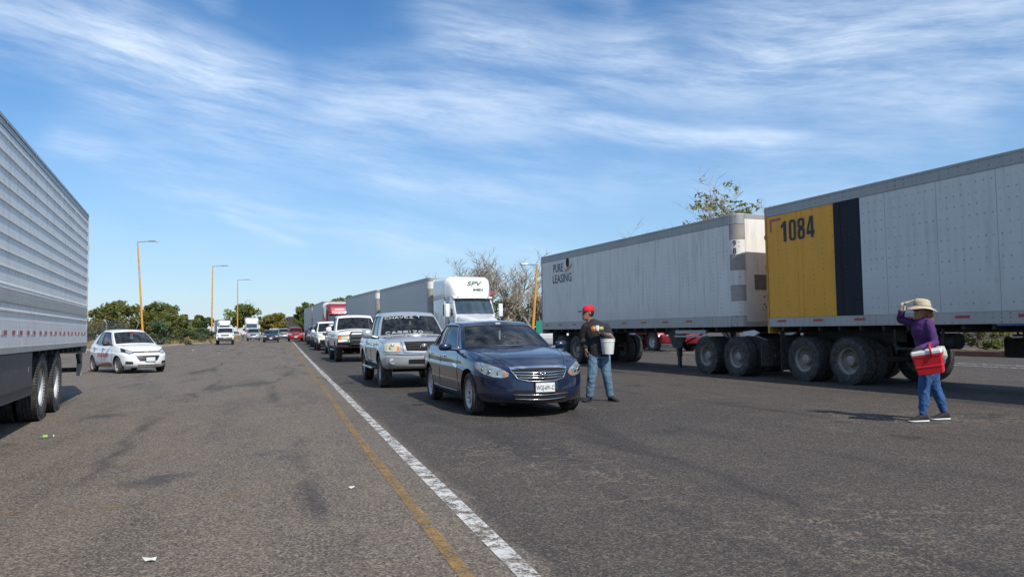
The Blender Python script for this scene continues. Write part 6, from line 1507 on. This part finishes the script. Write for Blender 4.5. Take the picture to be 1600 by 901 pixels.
# ------------------------------------------------------------------ litter
M['pet'] = glassmat('clear_bottle', (.80, .86, .84), 1.5)
bt = thing('plastic_bottle', 'clear plastic bottle with green label lying near the left trailer', 'bottle', (-6.0, 9.75, .026), R_(35)); bt.scale = (.75, .75, .75)
mb = MB(); mb.lathe([(0, -.11), (.03, -.11), (.033, -.09), (.033, .05), (.028, .075), (.014, .10), (.014, .115)], 16, 'X'); mb.build('bottle_body', M['pet'], bt, smooth=40)
mb = MB(); mb.lathe([(.034, -.04), (.0342, -.04), (.0342, .03), (.034, .03)], 16, 'X'); mb.build('bottle_label', mat('green_label', (.22, .34, .06), .5), bt, smooth=40)
mb = MB(); mb.lathe([(.016, .112), (.016, .13), (0, .131)], 12, 'X'); mb.build('bottle_cap', mat('white_cap', (.6, .6, .6), .5), bt, smooth=40)
M['litter'] = mat('white_litter', (.55, .54, .52), .8)
def scrap(label, x, y, s_, seed):
    rng = random.Random(seed); mb = MB(); n = 9; pts = [(s_*rng.uniform(.5, 1)*math.cos(6.28*i/n)*1.6, s_*rng.uniform(.4, 1)*math.sin(6.28*i/n)*.6, rng.uniform(.004, .03)) for i in range(n)]
    mb.add([(0, 0, .02)]+pts, [(0, i+1, (i+1) % n+1) for i in range(n)]); o = mb.build('paper_scrap', M['litter']); o.location = (x, y, gz(y)+.004); o.rotation_euler.z = rng.random(); tag(o, label, 'litter')
scrap('torn white paper strip on the asphalt in the left foreground', -2.1, 4.42, .036, 1)
scrap('small white paper scrap left of the yellow line', -1.35, 6.35, .022, 2)
scrap('white scrap on the asphalt right of the small white sedan', -15.9, 36.5, .12, 3)
scrap('pale scrap lying halfway to the old white pickup', -18.9, 49, .14, 4)
scrap('white scrap near the kerb left of the old white pickup', -24.6, 58, .16, 5)

# ------------------------------------------------------------------ people
def cloth(name, col, rough=.85, var=.2, sc=7, bump=.5): return mat(name, col, rough, 0, var, sc, bump, 28)
M['jeans'] = cloth('blue_jeans', (.026, .085, .225)); M['jeanspale'] = cloth('washed_jeans', (.10, .17, .24))
M['purple'] = cloth('purple_top', (.060, .016, .105)); M['jacket'] = cloth('black_jacket', (.016, .014, .017))
M['hatcloth'] = cloth('beige_hat', (.52, .42, .28)); M['glovebeige'] = cloth('beige_sleeve', (.52, .45, .34)); M['blackcloth'] = cloth('black_cloth', (.014, .014, .016))
M['hairlight'] = mat('light_brown_hair', (.20, .095, .035), .6, 0, .3, 20, .5, 60); M['hairblack'] = mat('black_hair', (.012, .010, .009), .6, 0, .3, 20, .5, 60)
M['shoesole'] = mat('white_sole', (.62, .62, .62), .6); M['capred'] = cloth('red_cap', (.50, .012, .022))
def solid(mb, name, m, parent, vox=.010, smooth=6, disp=0.0, dscale=.10):
    o = mb.build(name, m); me0 = o.data
    r = o.modifiers.new('r', 'REMESH'); r.mode = 'VOXEL'; r.voxel_size = vox; r.use_smooth_shade = True
    if smooth: s_ = o.modifiers.new('s', 'SMOOTH'); s_.iterations = smooth; s_.factor = .5
    if disp:
        tx = bpy.data.textures.new('folds', 'CLOUDS'); tx.noise_scale = dscale; tx.noise_depth = 2
        d = o.modifiers.new('d', 'DISPLACE'); d.texture = tx; d.strength = disp; d.mid_level = .5; d.texture_coords = 'LOCAL'
    dg = bpy.context.evaluated_depsgraph_get(); me = bpy.data.meshes.new_from_object(o.evaluated_get(dg)); bpy.data.objects.remove(o); bpy.data.meshes.remove(me0)
    me.name = name; me.polygons.foreach_set('use_smooth', [True]*len(me.polygons)); return inst(name, me, parent)
def eloft(mb, secs, n=18):
    """stacked ellipses: (x, y, z, rx, ry[, yaw])"""
    rings = []
    for s_ in secs:
        x, y, z, rx, ry = s_[:5]; yw = R_(s_[5]) if len(s_) > 5 else 0; c_, q_ = math.cos(yw), math.sin(yw)
        rings.append([Vector((x+rx*math.cos(t)*c_-ry*math.sin(t)*q_, y+rx*math.cos(t)*q_+ry*math.sin(t)*c_, z)) for t in [2*math.pi*i/n for i in range(n)]])
    mb.loft(rings); return mb
def limbs(mb, pts, rad, n=12, sub=5):
    P = [Vector(p) for p in pts]; fs = [pchip([(i, p[j]) for i, p in enumerate(P)]) for j in range(3)]; fr = pchip(list(enumerate(rad))); m_ = (len(P)-1)*sub
    q = [Vector([f(i/sub) for f in fs]) for i in range(m_+1)]; r = [fr(i/sub) for i in range(m_+1)]
    d0, d1 = (q[0]-q[1]).normalized(), (q[-1]-q[-2]).normalized()
    q = [q[0]+d0*r[0]*.8]+q+[q[-1]+d1*r[-1]*.8]; r = [r[0]*.45]+r+[r[-1]*.45]; mb.tube(q, r, n); return mb
def hand(mb, wrist, fwd, palm_n, s_=1.0, curl=.35, thumb_side=1):
    """palm, four fingers and a thumb; palm_n points out of the palm"""
    f = Vector(fwd).normalized(); nrm = Vector(palm_n); nrm = (nrm-f*nrm.dot(f)).normalized(); sd_ = f.cross(nrm)*thumb_side; w = Vector(wrist)
    ring = []
    for d, hw_, th in ((-.01, .024, .018), (.02, .032, .017), (.055, .039, .015), (.085, .038, .012), (.092, .030, .008)):
        c_ = w+f*d*s_; ring.append([c_+(sd_*hw_*math.cos(t)+nrm*th*math.sin(t))*s_ for t in [2*math.pi*i/12 for i in range(12)]])
    mb.loft(ring)
    for o_, L in ((.029, .068), (.010, .076), (-.010, .071), (-.029, .056)):
        p = w+(f*.082+sd_*o_)*s_; d = f.copy(); pts = [p]
        for i, fr_ in enumerate((.45, .32, .23)): d = (d+nrm*curl*(i+1)*.6).normalized(); p = p+d*L*fr_*s_; pts.append(p)
        mb.tube([w+(f*.06+sd_*o_*.95)*s_]+pts, [.0092*s_]*3+[.0085*s_, .0065*s_], 8)
    p = w+(f*.022+sd_*.026)*s_; d = (f*.62+sd_*.75+nrm*.25).normalized(); pts = [p, p+d*.035*s_, p+(d*.035+(d+f*.7).normalized()*.030)*s_, p+(d*.035+(d+f*.7).normalized()*.030+(d+f*1.2).normalized()*.022)*s_]
    mb.tube(pts, [.014*s_, .011*s_, .010*s_, .007*s_], 8); return mb
def head(mb, c_, fwd, s_=1.0):
    """skull, jaw, nose, lips, ears; eyes as sockets"""
    f = Vector(fwd).normalized(); c_ = Vector(c_); yaw = math.degrees(math.atan2(f.y, f.x)); sd_ = Vector((-f.y, f.x, 0))
    secs = []
    for dz_, fx, rx, ry in ((-.118, .048, .030, .030), (-.105, .045, .055, .045), (-.08, .030, .074, .056), (-.045, .012, .088, .064), (0, .0, .096, .071), (.045, -.008, .098, .074), (.08, -.012, .086, .066), (.105, -.014, .060, .046), (.116, -.014, .030, .022)):
        p = c_+f*fx*s_; secs.append((p.x, p.y, c_.z+dz_*s_, rx*s_, ry*s_, yaw))
    eloft(mb, secs)
    nb = c_+f*.092*s_
    mb.loft([[nb+Vector((0, 0, .018*s_))+sd_*a_*.007*s_ for a_ in (-1, 0, 1)]+[nb-f*.02*s_+Vector((0, 0, .018*s_))], [nb+f*.024*s_+Vector((0, 0, -.022*s_))+sd_*a_*.014*s_ for a_ in (-1, 0, 1)]+[nb-f*.02*s_+Vector((0, 0, -.022*s_))], [nb+f*.004*s_+Vector((0, 0, -.034*s_))+sd_*a_*.013*s_ for a_ in (-1, 0, 1)]+[nb-f*.02*s_+Vector((0, 0, -.034*s_))]])
    for dz_ in (-.052, -.064): mb.tube([c_+f*.086*s_+sd_*-.022*s_+Vector((0, 0, dz_*s_)), c_+f*.096*s_+Vector((0, 0, dz_*s_)), c_+f*.086*s_+sd_*.022*s_+Vector((0, 0, dz_*s_))], .007*s_, 6)
    for sg in (-1, 1):
        e = c_+sd_*sg*.074*s_-f*.006*s_; mb.loft([[e+(f*.018*math.cos(t)+Vector((0, 0, .030))*math.sin(t))*k_*s_+sd_*sg*o_*s_ for t in [2*math.pi*i/10 for i in range(10)]] for k_, o_ in ((.7, -.01), (1, .006), (.8, .014))])
    limbs(mb, [c_+Vector((0, 0, -.20*s_))-f*.03*s_, c_+Vector((0, 0, -.06*s_))-f*.015*s_], [.056*s_, .054*s_]); return mb
def eyes(parent, c_, fwd, s_=1.0):
    f = Vector(fwd).normalized(); sd_ = Vector((-f.y, f.x, 0)); c_ = Vector(c_)
    for sg in (-1, 1):
        mb = MB(); p = c_+f*.083*s_+sd_*sg*.031*s_+Vector((0, 0, .012*s_)); mb.tube([p-sd_*.014, p+f*.004, p+sd_*.014], [.003, .007, .003], 6); mb.build('eye', M['ink'], parent, smooth=True)
        mb = MB(); p = p+Vector((0, 0, .018*s_)); mb.tube([p-sd_*.017+f*.004, p+f*.010, p+sd_*.017+f*.004], .004, 5); mb.build('eyebrow', M['hairblack'], parent)
def shoe(parent, heel, toe, m, sole, s_=1.0, h=.10):
    hh, t_ = Vector(heel), Vector(toe); d = t_-hh; L = d.length; d.normalize(); sd_ = Vector((-d.y, d.x, 0))
    def ring(u, hw_, z0, z1): return [hh+d*u*L+sd_*hw_*math.copysign(abs(math.cos(t))**.7, math.cos(t))+Vector((0, 0, lerp(z0, z1, .5+.5*math.copysign(abs(math.sin(t))**.8, math.sin(t))))) for t in [2*math.pi*i/14 for i in range(14)]]
    mb = MB(); mb.loft([ring(-.02, .025, .022, h*.7), ring(.06, .036, .022, h), ring(.28, .037, .022, h*1.02), ring(.48, .040, .022, h*.80), ring(.72, .046, .022, h*.56), ring(.92, .040, .022, h*.42), ring(1.0, .018, .022, h*.3)]); o = mb.build('shoe', m, parent, smooth=60)
    mb = MB(); mb.loft([ring(-.05, .026, .0, .026), ring(.06, .041, 0, .026), ring(.45, .043, 0, .026), ring(.72, .050, 0, .026), ring(.93, .043, .004, .026), ring(1.03, .018, .01, .026)]); mb.build('sole', sole, o, smooth=60)

# ---- woman with the red cool box (x right, y away, z up; she looks to the left)
WO = (5.60, 10.22, 0)
pw_ = thing('person', 'woman in a purple top, jeans and wide beige hat shading her eyes with one hand', 'person', WO)
hc = Vector((-.055, .02, 1.462))
b = MB(); head(b, hc, (-1, -.12, 0), .98)
eloft(b, [(.01, 0, .84, .12, .155), (.0, 0, .95, .115, .14), (-.02, .0, 1.05, .10, .125), (-.05, 0, 1.2, .10, .13), (-.045, 0, 1.29, .07, .12), (-.035, .01, 1.35, .05, .06)])
limbs(b, [(-.01, -.09, .86), (-.135, -.10, .48), (-.165, -.10, .09)], [.085, .050, .034]); limbs(b, [(.03, .09, .86), (.11, .09, .48), (.225, .09, .09)], [.085, .050, .034])
limbs(b, [(-.05, -.135, 1.28), (-.03, -.22, 1.05), (-.29, -.29, .975)], [.040, .038, .028]); limbs(b, [(-.07, .14, 1.29), (-.25, .20, 1.36), (-.255, .13, 1.53)], [.045, .042, .030])
solid(b, 'body', M['skin'], pw_, .008, 3); eyes(pw_, hc, (-1, -.12, 0), .98)
b = MB(); eloft(b, [(.005, 0, .90, .145, .175), (-.01, 0, .98, .132, .160), (-.03, 0, 1.06, .125, .15), (-.06, .0, 1.16, .135, .158), (-.065, 0, 1.23, .130, .165), (-.05, 0, 1.31, .105, .165), (-.04, .01, 1.352, .076, .115), (-.035, .01, 1.385, .062, .068)])
limbs(b, [(-.05, -.135, 1.305), (-.045, -.185, 1.18), (-.03, -.22, 1.05), (-.14, -.26, 1.01), (-.26, -.29, .98)], [.066, .060, .052, .048, .038]); limbs(b, [(-.07, .13, 1.29), (-.17, .17, 1.33), (-.255, .20, 1.365), (-.26, .16, 1.45), (-.255, .135, 1.51)], [.066, .058, .050, .046, .040])
solid(b, 'purple_top', M['purple'], pw_, .010, 4, .020, .06)
b = MB(); eloft(b, [(.03, 0, .72, .140, .170), (.045, 0, .81, .165, .182), (.025, 0, .90, .150, .17), (.005, 0, .955, .138, .160)])
limbs(b, [(.005, -.085, .84), (-.06, -.095, .66), (-.13, -.10, .47), (-.14, -.10, .28), (-.165, -.10, .11)], [.122, .104, .074, .066, .046]); limbs(b, [(.055, .085, .84), (.085, .09, .66), (.115, .09, .47), (.18, .09, .28), (.225, .09, .11)], [.122, .104, .074, .066, .046])
solid(b, 'jeans', M['jeans'], pw_, .010, 3, .022, .045)
shoe(pw_, (-.105, -.10, 0), (-.365, -.125, 0), M['blackcloth'], M['shoesole'], h=.105); shoe(pw_, (.285, .09, 0), (.03, .06, 0), M['blackcloth'], M['shoesole'], h=.105)
b = MB(); limbs(b, [(-.258, .14, 1.49), (-.252, .125, 1.565)], [.042, .038]); hand(b, (-.25, .12, 1.57), (.74, -.35, .36), (.25, -.1, -.95), .98, .12, -1); solid(b, 'beige_glove', M['glovebeige'], pw_, .005, 2)
b = MB(); hand(b, (-.275, -.305, .98), (-.85, -.25, -.45), (.3, .8, -.5), 1.05, .55, 1); solid(b, 'black_glove', M['blackcloth'], pw_, .005, 2)
ht = MB(); hx_, hy_, hz_ = -.045, .015, 1.525
def hr_(r1, r2, z_, tilt=-.13, wav=.0): return [Vector((hx_+r1*math.cos(t), hy_+r2*math.sin(t), hz_+z_+tilt*r1*math.cos(t)+wav*math.sin(3*t+.6))) for t in [2*math.pi*i/28 for i in range(28)]]
ht.loft([hr_(.186, .178, -.040, wav=.012), hr_(.15, .142, -.016, wav=.006), hr_(.112, .100, .004), hr_(.107, .096, .05), hr_(.098, .089, .090), hr_(.07, .062, .108), hr_(.02, .02, .104)], caps=False); ht.loft([hr_(.183, .175, -.044, wav=.012), hr_(.10, .09, -.004)], caps=False); ho = ht.build('sun_hat', M['hatcloth'], pw_, smooth=50)
mb = MB(); mb.loft([hr_(.114, .102, .006), hr_(.1125, .1005, .022)], caps=False); mb.build('hat_band', mat('hat_band_grey', (.25, .26, .28), .8), ho, smooth=True)
b = MB(); eloft(b, [(.055, .02, 1.25, .03, .05), (.045, .02, 1.33, .055, .065), (.015, .02, 1.42, .075, .075), (-.005, .015, 1.50, .085, .082), (-.02, .015, 1.545, .07, .07)]); solid(b, 'hair', M['hairlight'], pw_, .008, 2, .012, .03)
b = MB(); eloft(b, [(.075, -.19, .82, .05, .03), (.07, -.20, .87, .075, .04), (.065, -.20, .94, .07, .04), (.05, -.19, 1.0, .06, .035)]); solid(b, 'waist_pouch', mat('pale_green_pouch', (.42, .46, .38), .75, 0, .35, 18), pw_, .010, 2, .02, .05)
b = MB(); eloft(b, [(.012, 0, .935, .156, .182), (.003, 0, .985, .152, .178)]); b.build('white_apron_band', mat('white_band', (.60, .60, .58), .8), pw_, smooth=60)
# the cool box
ck_ = thing('cool_box', 'red cool box with white lid hanging from the arm of the woman in purple', 'cooler', (WO[0]-.175, WO[1]-.38, .655), R_(-24)); ck_.rotation_euler = (R_(5), R_(-9), R_(-34)); ck_.scale = (.95, .95, .95)
M['coolred'] = mat('red_plastic', (.55, .012, .022), .38, 0, .06, 5, coat=.3); M['coolwhite'] = mat('white_plastic', (.66, .66, .65), .4, 0, .06, 5)
mb = MB(); mb.loft([[Vector((sx*(.158+k_), sy*(.110+k_), z_)) for sx, sy in ((-1, -.8), (-.9, -1), (.9, -1), (1, -.8), (1, .8), (.9, 1), (-.9, 1), (-1, .8))] for z_, k_ in ((0, -.02), (.012, 0), (.10, .010), (.105, .016), (.12, .016), (.125, .012), (.245, .024), (.25, .030), (.275, .030))]); mb.build('box', M['coolred'], ck_, smooth=30)
mb = MB(); mb.loft([[Vector((sx*(.183+k_), sy*(.135+k_), z_)) for sx, sy in ((-1, -.8), (-.9, -1), (.9, -1), (1, -.8), (1, .8), (.9, 1), (-.9, 1), (-1, .8))] for z_, k_ in ((.276, 0), (.282, .008), (.315, .008), (.328, -.004), (.330, -.03))]); mb.build('lid', M['coolwhite'], ck_, smooth=30)
mb = MB(); mb.tube([(.06, .150, .24), (.06, .152, .36), (.06, .12, .405), (.06, -.12, .405), (.06, -.152, .36), (.06, -.150, .24)], .013, 8); mb.build('handle', M['coolred'], ck_, smooth=True)

# ---- man with the bucket
MO = (1.55, 13.62, 0)
pm_ = thing('person', 'man in a red cap, black jacket and jeans holding snacks beside the navy sedan', 'person', MO)
hc = Vector((-.185, -.01, 1.575))
b = MB(); head(b, hc, (-.97, -.25, 0), 1.05)
eloft(b, [(-.01, 0, .88, .16, .12), (-.01, 0, 1.02, .15, .11), (-.03, 0, 1.2, .17, .115), (-.05, 0, 1.33, .16, .09), (-.09, 0, 1.42, .06, .06)])
limbs(b, [(-.10, 0, .88), (-.14, -.05, .48), (-.19, 0, .09)], [.10, .065, .042]); limbs(b, [(.09, .02, .88), (.12, -.03, .48), (.18, .02, .09)], [.10, .065, .042])
limbs(b, [(.13, .02, 1.33), (.215, -.08, 1.12), (-.04, -.27, 1.24)], [.045, .045, .034]); hand(b, (-.05, -.275, 1.245), (-.85, -.15, .25), (.25, -.5, .75), 1.05, .55, 1)
limbs(b, [(-.21, 0, 1.33), (-.29, .04, 1.12), (-.25, -.12, .93)], [.045, .045, .034]); hand(b, (-.25, -.125, .925), (-.1, -.4, -.9), (.8, .2, 0), 1.05, .5, 1)
solid(b, 'body', M['skin'], pm_, .008, 3); eyes(pm_, hc, (-.97, -.25, 0), 1.05)
b = MB(); eloft(b, [(-.01, 0, .80, .195, .15), (-.01, 0, .92, .20, .155), (-.02, 0, 1.05, .20, .15), (-.035, 0, 1.2, .215, .15), (-.045, 0, 1.33, .22, .14), (-.06, 0, 1.395, .17, .11), (-.10, 0, 1.445, .085, .08), (-.115, 0, 1.475, .07, .07)])
limbs(b, [(.12, .02, 1.335), (.175, -.02, 1.23), (.20, -.09, 1.11), (.09, -.18, 1.16), (.0, -.245, 1.22)], [.078, .068, .060, .054, .044]); limbs(b, [(-.215, 0, 1.345), (-.27, .02, 1.24), (-.29, .04, 1.12), (-.27, -.04, 1.02), (-.255, -.11, .95)], [.085, .076, .068, .058, .046])
solid(b, 'black_jacket', M['jacket'], pm_, .010, 4, .018, .08)
b = MB(); eloft(b, [(-.01, 0, .76, .17, .14), (-.01, 0, .86, .18, .145), (-.01, 0, .95, .17, .13)])
limbs(b, [(-.09, 0, .86), (-.115, -.03, .66), (-.14, -.05, .47), (-.165, -.02, .28), (-.19, 0, .10)], [.118, .105, .085, .078, .070]); limbs(b, [(.085, .02, .86), (.105, 0, .66), (.125, -.03, .47), (.155, 0, .28), (.18, .02, .10)], [.118, .105, .085, .078, .070])
solid(b, 'jeans', M['jeanspale'], pm_, .010, 3, .020, .06)
shoe(pm_, (.165, .07, 0), (.30, -.15, 0), M['blackcloth'], M['blackcloth'], h=.095); shoe(pm_, (-.17, .06, 0), (-.31, -.16, 0), M['blackcloth'], M['blackcloth'], h=.095)
mb = MB(); cf = Vector((-.97, -.25, 0)).normalized(); cyaw = math.degrees(math.atan2(cf.y, cf.x)); c0 = hc-cf*.012
eloft(mb, [(c0.x, c0.y, hc.z+.038, .113, .090, cyaw), (c0.x, c0.y, hc.z+.075, .112, .090, cyaw), (c0.x, c0.y, hc.z+.115, .100, .082, cyaw), (c0.x, c0.y, hc.z+.142, .066, .056, cyaw), (c0.x, c0.y, hc.z+.150, .015, .015, cyaw)], 24); cp = mb.build('red_cap', M['capred'], pm_, smooth=60)
mb = MB(); sd_ = Vector((-cf.y, cf.x, 0)); br = []
for i in range(9):
    a = -1+2*i/8; e = c0+sd_*a*.082; br.append([e+cf*.080*math.sqrt(max(0, 1-a*a*.75))+Vector((0, 0, .050+hc.z-c0.z)), c0+sd_*a*.088+cf*(.115+.085*math.sqrt(max(0, 1-a*a*.8)))+Vector((0, 0, .043-.012*a*a+hc.z-c0.z)), c0+sd_*a*.088+cf*(.115+.085*math.sqrt(max(0, 1-a*a*.8)))+Vector((0, 0, .036-.012*a*a+hc.z-c0.z)), e+cf*.080*math.sqrt(max(0, 1-a*a*.75))+Vector((0, 0, .042+hc.z-c0.z))])
mb.loft(br); mb.build('cap_brim', M['blackcloth'], cp, smooth=40)
b = MB(); hb_ = hc-cf*.028; eloft(b, [(hb_.x, hb_.y, hc.z-.055, .065, .066, cyaw), (hb_.x, hb_.y, hc.z-.01, .078, .077, cyaw), (hb_.x, hb_.y, hc.z+.045, .082, .081, cyaw)]); solid(b, 'hair', M['hairblack'], pm_, .008, 2)
# bucket on his forearm
bk = thing('bucket', 'white plastic bucket hanging from the arm of the man in the red cap', 'bucket', (MO[0]+.13, MO[1]-.20, .845))
mb = MB(); mb.lathe([(0, .0), (.098, 0), (.102, .01), (.122, .215), (.129, .217), (.129, .232), (.124, .234), (.126, .262), (.131, .264), (.131, .275), (.122, .275), (.118, .23), (.096, .015), (0, .012)], 32, 'Z'); mb.build('pail', M['coolwhite'], bk, smooth=35)
mb = MB(); mb.tube([(.130*math.cos(t), 0, .24+.125*math.sin(t)) for t in [math.pi*i/14 for i in range(15)]], .004, 6); mb.build('wire_handle', M['galv'], bk)
for nm, lb, ct, col, p, r in (('orange_bag', 'bag of orange snacks in the hand of the man in the red cap', 'snack', (.50, .16, .03), (-.12, -.30, 1.30), (.045, .035, .045)), ('white_bag', 'white paper bag held between the orange and the green snack', 'snack', (.58, .60, .56), (-.06, -.315, 1.30), (.035, .03, .055)), ('green_bag', 'yellow-green bag held nearest the elbow of the man in the cap', 'snack', (.30, .33, .08), (.0, -.30, 1.30), (.055, .03, .035))):
    mb = MB(); eloft(mb, [(0, 0, -r[2], r[0]*.5, r[1]*.4), (0, 0, -r[2]*.7, r[0]*.95, r[1]), (0, 0, 0, r[0], r[1]), (0, 0, r[2]*.65, r[0]*.9, r[1]*.8), (0, 0, r[2], r[0]*.95, r[1]*.25)]); o = solid(mb, nm, mat(nm+'_film', col, .35, 0, .2, 25, .4, 40), None, .006, 2, .012, .03); o.location = (MO[0]+p[0], MO[1]+p[1], p[2]); tag(o, lb, ct)

# ---- two people far off among the cars
def walker(label, x, y, shirt, legs, face=-1):
    t = thing('person', label, 'person', (x, y, gz(y))); h_ = Vector((0, 0, 1.6))
    b = MB(); head(b, h_, (.3*face, -1, 0), 1.0); eloft(b, [(0, 0, .88, .14, .1), (0, 0, 1.2, .15, .1), (0, 0, 1.4, .16, .09), (0, 0, 1.45, .06, .06)]); limbs(b, [(-.09, 0, .88), (-.10, -.04, .48), (-.13, 0, .08)], [.09, .06, .04]); limbs(b, [(.09, 0, .88), (.11, 0, .48), (.16, .06, .08)], [.09, .06, .04])
    for sg in (-1, 1): limbs(b, [(sg*.19, 0, 1.38), (sg*.25, 0, 1.12), (sg*.22, -.12, .92)], [.05, .042, .03]); hand(b, (sg*.22, -.12, .92), (0, -.3, -.9), (-sg, 0, 0), 1.0, .4, sg)
    solid(b, 'body', M['skin'], t, .014, 2)
    b = MB(); eloft(b, [(0, 0, .86, .18, .13), (0, 0, 1.05, .18, .13), (0, 0, 1.3, .20, .13), (0, 0, 1.4, .17, .11), (0, 0, 1.45, .08, .08)])
    for sg in (-1, 1): limbs(b, [(sg*.18, 0, 1.36), (sg*.24, 0, 1.15), (sg*.24, -.06, 1.02)], [.08, .066, .055])
    solid(b, 'shirt', shirt, t, .016, 3, .015, .08)
    b = MB(); eloft(b, [(0, 0, .8, .16, .125), (0, 0, .92, .16, .12)]); limbs(b, [(-.085, 0, .86), (-.10, -.04, .48), (-.13, 0, .1)], [.11, .08, .065]); limbs(b, [(.085, 0, .86), (.11, 0, .48), (.16, .06, .1)], [.11, .08, .065]); solid(b, 'trousers', legs, t, .016, 3, .015, .08)
    b = MB(); eloft(b, [(0, .02, 1.58, .08, .085), (0, .02, 1.66, .082, .088), (0, .01, 1.72, .05, .055)]); solid(b, 'hair', M['hairblack'], t, .014, 2)
    shoe(t, (-.12, .06, 0), (-.15, -.18, 0), M['blackcloth'], M['blackcloth']); shoe(t, (.15, .11, 0), (.18, -.13, 0), M['blackcloth'], M['blackcloth'])
M['shirtwhite'] = cloth('white_shirt', (.62, .62, .62)); M['shirtblue'] = cloth('pale_blue_shirt', (.30, .40, .52))
walker('person in white shirt and blue jeans by the third street lamp', -40.3, 113, M['shirtwhite'], M['jeans'])
walker('person in pale blue shirt beside the silver utility car', -36.9, 116, M['shirtblue'], M['jeans'])
# roadside sign post by the hedge
sg_ = thing('road_sign', 'small green road sign on a post left of the long trailer', 'sign', (1.55, 43.5, gz(43.5)))
mb = MB(); mb.tube([(0, 0, -.1), (0, 0, 2.0)], .03, 8); mb.build('post', M['galv'], sg_); mb = MB(); mb.rbox(-.2, .2, -.04, -.03, 1.05, 1.75, .004); mb.build('sign_face', mat('sign_green', (.02, .24, .17), .4), sg_)
